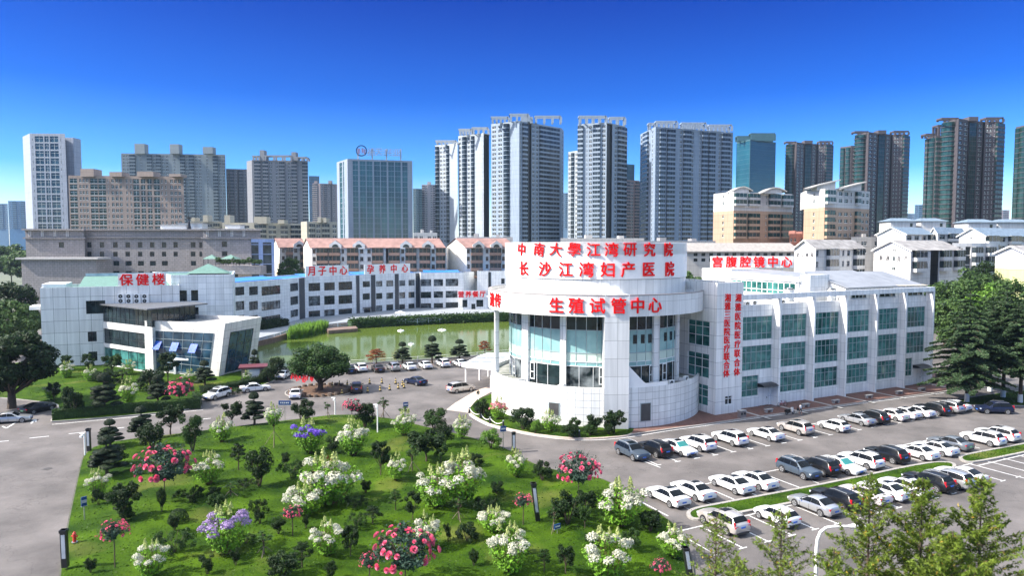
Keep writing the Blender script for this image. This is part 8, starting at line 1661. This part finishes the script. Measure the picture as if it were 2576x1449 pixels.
# traffic cones
cb = mat('cone_black', (.02, .02, .022), .6, var=.1); cy = mat('cone_yellow', (.55, .40, .12), .6, var=.1)
def cone_mesh():
    a, b = MB(), MB(); a.box((-.24, -.24, 0), (.24, .24, .06)); 
    for i in range(5):
        z0, z1 = .06 + i * .17, .06 + (i + 1) * .17; f = lambda z: .19 * (1 - (z - .06) / 1.05) + .02; (a if i % 2 == 0 else b).cyl((0, 0, z0), (0, 0, z1), f(z0), f(z1), 10, caps=(i == 4))
    return a.mesh('body', [cb]), b.mesh('stripe', [cy])
ca, cs = cone_mesh()
for i, (x, y) in enumerate(((768, 1328), (838, 1316), (917, 1310), (1142, 1288), (1265, 1285), (1404, 1288), (1473, 1310), (1488, 1330), (1430, 1338), (1344, 1352), (1248, 1363), (1122, 1374), (862, 1395))):
    q = G(v2x(x), 644.3 + .2501 * y); lab = ('cone left of the dark brown suv, closest to the stone ring', 'middle cone of three between stone ring and brown suv', 'cone touching the left side of the dark brown suv', 'cone right behind the dark brown suv', 'cone in the middle of the far cone line', 'right cone of the far cone line', 'far one of the two cones nearest the blue sedan', 'near one of the two cones nearest the blue sedan', 'cone left of the pair by the blue sedan', 'cone in the middle of the near cone line', 'left cone of the near cone line', 'cone at the right rear of the dark brown suv', 'cone in the tree shade nearest the lawn')[i]
    r = thing('traffic_cone', 'black banded ' + lab, 'traffic cone', (q.x, q.y, .004), 0, 'traffic cones in the forecourt'); put('body', ca, r, scale=(1, 1, 1.2)); put('stripe', cs, r, scale=(1, 1, 1.2))
# benches and bin on the pavement
for i, (x, y) in enumerate(((670, 1262), (945, 1222), (1170, 1192), (1418, 1154), (1643, 1125), (1812, 1101))):
    q = G(1707.5 + .3372 * x, 612.1 + .3372 * y, .12); lab = ('stone bench nearest the red lettered panel', 'stone bench behind the woman with the bag', 'third stone bench from the red lettered panel', 'fourth stone bench from the red lettered panel', 'fifth stone bench from the red lettered panel', 'stone bench at the far end of the wing')[i]
    r = thing('stone_bench', lab, 'bench', (q.x, q.y, .125), math.atan2(FT.y, FT.x), 'stone benches of the pavement'); b = MB(); b.box((-.72, -.24, .36), (.72, .24, .50)); put('seat', b.mesh('seat', [M['concrete']]), r)
    for sx in (-.5, .5): b = MB(); b.box((sx - .11, -.2, 0), (sx + .11, .2, .36)); put('leg', b.mesh('leg', [M['concrete']]), r)
q = G(1866, 1051, .12); r = thing('litter_bin', 'brown stone litter bin below the red lettered panel', 'bin', (q.x, q.y, .125), math.atan2(FT.y, FT.x)); b = MB(); b.box((-.55, -.28, 0), (.55, .28, .95)); put('casing', b.mesh('casing', [mat('bin_stone', (.20, .17, .16), .6, var=.2)]), r); b = MB(); b.box((-.6, -.33, .951), (.6, .33, 1.06)); put('lid', b.mesh('lid', [M['concrete']]), r)
for sx in (-.26, .26): b = MB(); b.box((sx - .16, -.3, .45), (sx + .16, -.281, .75)); put('slot', b.mesh('slot', [M['black']]), r)
# people
def skin_body(name, joints, edges, rad, mts, parent, sub=1):
    me = bpy.data.meshes.new(name); me.from_pydata(joints, edges, []); o = bpy.data.objects.new(name, me); C.objects.link(o); o.modifiers.new('skin', 'SKIN'); s = o.modifiers.new('sub', 'SUBSURF'); s.levels = s.render_levels = sub
    for i, v in enumerate(me.skin_vertices[0].data): v.radius = rad[i] if isinstance(rad[i], tuple) else (rad[i], rad[i])
    me.skin_vertices[0].data[0].use_root = True; dg = bpy.context.evaluated_depsgraph_get(); me2 = bpy.data.meshes.new_from_object(o.evaluated_get(dg)); bpy.data.objects.remove(o); bpy.data.meshes.remove(me)
    me2.materials.clear()
    for m in mts: me2.materials.append(m)
    me2.polygons.foreach_set('use_smooth', [True] * len(me2.polygons)); return put(name, me2, parent)
SKIN = mat('skin', (.42, .25, .18), .5, var=.05); HAIR = mat('hair', (.012, .010, .010), .5, var=.1)
def person(label, p, rz, H, top, legs_, shoe, short=False, bag=None, hair_long=False):
    r = thing('person', label, 'person', p, rz); s = H / 1.72
    J = [(0, 0, .94), (0, .0, 1.12), (0, .01, 1.32), (0, 0, 1.45), (0, -.015, 1.54), (0, -.02, 1.62), (0, -.015, 1.70)]; E = [(i, i + 1) for i in range(6)]; Rd = [(.15, .11), (.135, .10), (.165, .11), (.09, .07), .055, .085, .075]
    def add(pt, par, ra): J.append(pt); E.append((par, len(J) - 1)); Rd.append(ra); return len(J) - 1
    for sx, st in ((1, .16), (-1, -.14)):
        a = add((sx * .10, 0, .88), 0, .09); k = add((sx * .105, -st * .7 - .03, .50), a, .062); f = add((sx * .105, -st * .6 + (.08 if st < 0 else 0), .09), k, .042); add((sx * .11, -st * .6 - .13 + (.08 if st < 0 else 0), .04), f, .038)
        sh = add((sx * .18, 0, 1.40), 3, .058); el = add((sx * .235, .03 + st * .4, 1.13), sh, .043); wr = add((sx * .23, -.07 + st * .9, .90), el, .030); hd = add((sx * .23, -.09 + st * .9, .83), wr, (.036, .022))
        for q in range(4): fi = add((sx * (.215 + .012 * q) , -.115 + st * .9 + .018 * q, .765 - .006 * (q % 2)), hd, .009); add((sx * (.212 + .012 * q), -.118 + st * .9 + .02 * q, .735 + .008 * (q in (0, 3))), fi, .008)
        add((sx * .20, -.135 + st * .9, .81), hd, .010)
    body = skin_body('body', [(x * s, y * s, z * s) for x, y, z in J], E, [tuple(v * s for v in (q if isinstance(q, tuple) else (q, q))) for q in Rd], [SKIN, top, legs_, shoe], r)
    me = body.data; mi = []
    for pl in me.polygons:
        c = pl.center; z = c.z / s; x = abs(c.x) / s; m = 0
        if z < .085: m = 3
        elif z < (.98) and z > (.58 if short else .10) and x < .2: m = 2
        elif .98 <= z < 1.46 and (x < .19 or z > 1.2): m = 1
        mi.append(m)
    me.polygons.foreach_set('material_index', mi)
    b = MB(); n = 10; hl = -.9 if hair_long else -.35
    for i in range(n):
        for k in range(5):
            f = lambda i, k: ((.092 * math.cos(i * .628) * math.cos(hl + k * (1.57 - hl) / 5)) * s, (.1 * math.sin(i * .628) * math.cos(hl + k * (1.57 - hl) / 5) + .012) * s, (1.66 + .105 * math.sin(hl + k * (1.57 - hl) / 5) * (2.2 if hl < -.5 and k == 0 else 1)) * s)
            if math.sin((i + .5) * .628) > -.55 or k > 2: b.face([f(i, k), f(i + 1, k), f(i + 1, k + 1), f(i, k + 1)], smooth=True)
    put('hair', b.mesh('hair', [HAIR]), r)
    b = MB()
    for sx in (-1, 1): b.box(((sx * .034 - .012) * s, -.105 * s, 1.632 * s), ((sx * .034 + .012) * s, -.098 * s, 1.645 * s))
    b.box((-.022 * s, -.103 * s, 1.565 * s), (.022 * s, -.095 * s, 1.575 * s)); put('face', b.mesh('face', [HAIR]), r); b = MB(); b.face([(-.012 * s, -.1 * s, 1.59 * s), (.012 * s, -.1 * s, 1.59 * s), (0, -.122 * s, 1.595 * s)]); b.face([(-.012 * s, -.1 * s, 1.59 * s), (0, -.122 * s, 1.595 * s), (0, -.098 * s, 1.63 * s)]); b.face([(.012 * s, -.1 * s, 1.59 * s), (0, -.098 * s, 1.63 * s), (0, -.122 * s, 1.595 * s)]); put('nose', b.mesh('nose', [SKIN]), r)
    if bag: b = MB(); b.box((-.15 * s, .09 * s, 1.02 * s), (.15 * s, .24 * s, 1.42 * s)); tag(put('backpack', b.mesh('backpack', [bag]), None, p, rz), 'dark backpack worn by the ' + ('man' if 'man in' in label and 'woman' not in label else 'woman'), 'backpack')
    return r
BLKC, WHC, GRC = mat('cloth_black', (.018, .02, .02), .8), mat('cloth_white', (.72, .72, .72), .8), mat('cloth_green', (.05, .07, .03), .8)
q = G(1203, 1007, .1); person('man in dark green top and white trousers walking on the stone walkway', (q.x, q.y, .10), R(170), 1.72, GRC, WHC, BLKC, bag=BLKC)
q = G(2013.5, 1044.2); person('woman in white shirt and black shorts standing by the pavement kerb', (q.x, q.y, .004), R(200), 1.64, WHC, BLKC, BLKC, short=True, hair_long=True)
b = MB(); b.box((-.14, -.06, .55), (.14, .06, .9)); b.tube([Vector((-.1, 0, .9)), Vector((0, 0, 1.2)), Vector((.1, 0, .9))], .015, 4); q2 = q + Vector((-.36, .05, 0)); o = put('shoulder_bag', b.mesh('shoulder_bag', [BLKC]), None, (q2.x, q2.y, .08)); tag(o, 'black bag hanging at the left side of the woman in white', 'bag')
# scooter and bicycle
def wheel_mb(r, w, spk=10):
    a, b = MB(), MB(); n = 20
    for i in range(n):
        t0, t1 = 6.2832 * i / n, 6.2832 * (i + 1) / n; P = lambda t, rr: (0, rr * math.cos(t), rr * math.sin(t)); a.cyl(P(t0, r - w / 2), P(t1, r - w / 2), w / 2, None, 6, caps=False)
    for i in range(spk): t = 6.2832 * i / spk; b.cyl((0, 0, 0), (0, (r - w) * math.cos(t), (r - w) * math.sin(t)), .008 if w < .08 else .03, None, 4)
    b.cyl((-.04, 0, 0), (.04, 0, 0), .03, None, 8); return a.mesh('tyre', [TYRE]), b.mesh('rim', [RIM])
q = G(1987, 1043); r = thing('motor_scooter', 'black motor scooter with pale leg shield parked at the kerb', 'scooter', (q.x, q.y, .004), R(115)); ta, ri = wheel_mb(.24, .11, 5)
for y in (-.62, .60): w = put('wheel', ta, r, (0, y, .24)); put('rim', ri, w)
b = MB(); b.box((-.17, -.1, .28), (.17, .62, .40)); b.box((-.19, .05, .40), (.19, .85, .70)); b.box((-.12, .7, .55), (.12, .95, .72)); put('body', b.mesh('body', [PAINT['black']]), r); b = MB(); b.face([(-.2, -.32, .38), (.2, -.32, .38), (.16, -.5, .98), (-.16, -.5, .98)]); b.box((-.17, -.5, .36), (.17, -.3, .95)); put('leg_shield', b.mesh('leg_shield', [M['paint']]), r)
b = MB(); b.box((-.15, .0, .701), (.15, .78, .80)); put('seat', b.mesh('seat', [CTRIM]), r); b = MB(); b.cyl((0, -.62, .24), (0, -.42, 1.02), .035, .03, 6); b.tube([Vector((-.32, -.3, 1.06)), Vector((0, -.42, 1.03)), Vector((.32, -.3, 1.06))], .022, 5); put('handlebar', b.mesh('handlebar', [M['black']]), r); b = MB(); b.box((-.08, -.56, .9), (.08, -.46, 1.04)); put('headlight', b.mesh('headlight', [HEAD]), r)
q = G(1968, 1023, .12); r = thing('bicycle', 'pinkish bicycle leaning by the first fin of the wing', 'bicycle', (q.x, q.y, .125), R(100)); ta, ri = wheel_mb(.31, .045, 12)
for y in (-.5, .5): w = put('wheel', ta, r, (0, y, .31)); put('rim', ri, w)
b = MB(); 
for a_, c_ in (((0, -.5, .31), (0, -.36, .85)), ((0, -.38, .72), (0, .05, .32)), ((0, .05, .32), (0, .16, .78)), ((0, -.37, .78), (0, .15, .72)), ((0, .05, .32), (0, .5, .31)), ((0, .5, .31), (0, .15, .70))): b.cyl(a_, c_, .022, None, 6)
put('frame', b.mesh('frame', [mat('bike_pink', (.45, .12, .14), .4)]), r); b = MB(); b.box((-.06, .06, .80), (.06, .30, .86)); put('saddle', b.mesh('saddle', [CTRIM]), r); b = MB(); b.tube([Vector((-.27, -.28, .95)), Vector((0, -.38, .92)), Vector((.27, -.28, .95))], .016, 5); b.cyl((0, -.36, .85), (0, -.38, .93), .018); put('handlebar', b.mesh('handlebar', [M['steel']]), r); b = MB(); b.box((-.14, -.68, .62), (.14, -.42, .82)); put('basket', b.mesh('basket', [M['steel']]), r)
# street lamp in the foreground
Y = 34.0; q = XY(2074, Y); zt = ZH(1325, Y); x2 = XY(2200, Y).x - q.x; r = thing('street_lamp', 'white street lamp with a long curved arm in the foreground', 'street lamp', (q.x, q.y, 0)); b = MB(); pts = [Vector((0, 0, 0)), Vector((0, 0, zt - 1.1)), Vector((.04, 0, zt - .65)), Vector((.18, 0, zt - .28)), Vector((.45, 0, zt - .07)), Vector((.8, 0, zt - .02)), Vector((x2 - .75, 0, zt))]
b.tube(pts, [.11, .085, .08, .075, .07, .065, .06], 10); put('pole', b.mesh('pole', [M['paint']], sharp=60), r); b = MB(); b.tube([Vector((x2 - .85, 0, zt + .0)), Vector((x2 - .5, 0, zt + .02)), Vector((x2, 0, zt - .01))], [.075, .14, .06], 10); put('lamp_head', b.mesh('lamp_head', [M['paint']], sharp=60), r); b = MB(); b.box((x2 - .72, -.1, zt - .15), (x2 - .2, .1, zt - .10)); put('lens', b.mesh('lens', [M['alu']]), r)
# pond railings, parasol, floats, gatehouse
def railing(name, label, path, z0, h, m, gap=2.0, r=.045, solid=False):
    t_ = thing(name, label, 'railing', (path[0].x, path[0].y, z0)); b = MB()
    for i in range(len(path) - 1):
        for zz in ((h, h * .5, .15) if not solid else (h, h * .55)): b.cyl((*path[i], z0 + zz), (*path[i + 1], z0 + zz), r, None, 5)
    b.build('rail', m, t_); tot = 0; ps = []
    for i in range(len(path) - 1):
        L = (path[i + 1] - path[i]).length; k = max(1, int(L / gap)); ps += [path[i].lerp(path[i + 1], j / k) for j in range(k)]
    for q_ in ps + [path[-1]]: b = MB(); b.box((q_.x - .07, q_.y - .07, z0 - .3), (q_.x + .07, q_.y + .07, z0 + h + .06)); b.build('post', m, t_)
railing('pond_railing', 'white bluish railing curving along the far bank of the pond', gp([(652, 862), (690, 851), (735, 838), (780, 829), (850, 822), (930, 816), (1050, 811), (1240, 801), (1320, 799)], .9), .9, 1.1, mat('rail_blue_white', (.45, .53, .60), .4), 3.4)
railing('pond_railing', 'low white railing along the near edge of the pond behind the parked cars', gp([(880, 921), (1000, 914), (1100, 908), (1200, 900), (1290, 892)]), .35, .8, M['paint'], 4.2)
b = MB(); bw_ = gp([(820, 834), (895, 829), (900, 835), (826, 841)]); b.prism(bw_ if (bw_[1] - bw_[0]).cross(bw_[2] - bw_[0]) > 0 else bw_[::-1], .1, 1.0); structure('boardwalk', b, mat('boardwalk_wood', (.15, .10, .08), .8, var=.3))
q = G(v2x(1450), 644.3 + .2501 * 610, .9); r = thing('sun_umbrella', 'open white umbrella on the far bank of the pond', 'umbrella', (q.x, q.y, .9)); b = MB(); b.cyl((0, 0, 0), (0, 0, 1.8), .05); put('pole', b.mesh('pole', [M['steel']]), r); b = MB()
for i in range(12): a, c = i * .5236, (i + 1) * .5236; b.face([(1.8 * math.cos(a), 1.8 * math.sin(a), 1.35), (1.8 * math.cos(c), 1.8 * math.sin(c), 1.35), (0, 0, 2.0)]); b.face([(0, 0, 1.96), (1.8 * math.cos(c), 1.8 * math.sin(c), 1.31), (1.8 * math.cos(a), 1.8 * math.sin(a), 1.31)])
put('canopy', b.mesh('canopy', [M['paint']]), r)
for i, (x, y, s) in enumerate(((1456, 752, 1.0), (1870, 746, 1.3), (1560, 888, .8))):
    q = G(v2x(x), 644.3 + .2501 * y, .05); r = thing('pond_float', ('white oval float in the left middle of the pond', 'white oval float near the far bank of the pond', 'small white fountain float behind the left cloud pine')[i], 'float', (q.x, q.y, .03)); b = MB()
    b.cyl((0, 0, -.02), (0, 0, .22), s, s * .85, 14); put('hull', b.mesh('hull', [M['paint']]), r); b = MB(); b.cyl((0, 0, .22), (0, 0, .55), .25, .15, 8); put('nozzle', b.mesh('nozzle', [M['steel']]), r)
q = G(638, 958); r = thing('gatehouse', 'small brick sided gatehouse with a dark red roof by the lobby', 'hut', (q.x, q.y, 0), .3); b = MB(); wall(b, (-1.9, -1.4), (1.9, -1.4), 0, 2.5, [(.9, 3.0, .3, 2.3)], .1); wall(b, (1.9, -1.4), (1.9, 1.4), 0, 2.5); wall(b, (1.9, 1.4), (-1.9, 1.4), 0, 2.5); wall(b, (-1.9, 1.4), (-1.9, -1.4), 0, 2.5); put('wall', b.mesh('wall', [panel_mat('gatehouse_brick', (.42, .30, .26), .4, .2, (.3, .25, .22), .02, .5)]), r); b = MB(); b.box((-1.0, -1.35, .3), (1.1, -1.3, 2.3)); put('door', b.mesh('door', [M['paint']]), r); b = MB(); b.prism([(-2.4, -1.9), (2.4, -1.9), (2.4, 1.9), (-2.4, 1.9)], 2.501, 2.75, bottom=True); put('roof', b.mesh('roof', [mat('dark_red_roof', (.10, .02, .03), .6)]), r)
q = G(500, 1025); r = thing('gate_post', 'white topped gate post with a barrier at the hedge end', 'gate post', (q.x, q.y, 0)); b = MB(); b.box((-.25, -.25, 0), (.25, .25, 1.1)); put('cabinet', b.mesh('cabinet', [mat('gate_brown', (.15, .11, .09), .6)]), r); b = MB(); b.box((-.3, -.3, 1.101), (.3, .3, 1.2)); put('cap', b.mesh('cap', [M['paint']]), r)
for i, (x, y) in enumerate(((1700, 1118), (760, 1035), (120, 1180), (2080, 1075))):
    q = G(x, y); b = MB(); b.cyl((0, 0, 0), (0, 0, .02), .42, .42, 16); o = put('manhole_cover', b.mesh('manhole_cover', [mat('cast_iron', (.05, .045, .04), .6, var=.2)]), None, (q.x, q.y, .006)); tag(o, ('round manhole cover left of the lone white suv, first row', 'round manhole cover on the road by the blue sign', 'round manhole cover on the left road', 'round manhole cover in front of the white hatchback')[i], 'manhole cover', 'manhole covers')
# ------------------------------------------------------------------ air
b = MB(); b.box((-1700, -60, -1), (1700, 1950, 140)); hz_m = bpy.data.materials.new('haze'); hz_m.use_nodes = True; t = hz_m.node_tree; t.nodes.clear()
o_ = t.nodes.new('ShaderNodeOutputMaterial'); pv = t.nodes.new('ShaderNodeVolumePrincipled'); pv.inputs['Color'].default_value = (.55, .72, .95, 1); pv.inputs['Density'].default_value = 0.00007; pv.inputs['Anisotropy'].default_value = 0.2; t.links.new(pv.outputs[0], o_.inputs['Volume'])
tag(b.build('haze', [hz_m]), 'thin blue city haze', 'haze', kind='stuff')
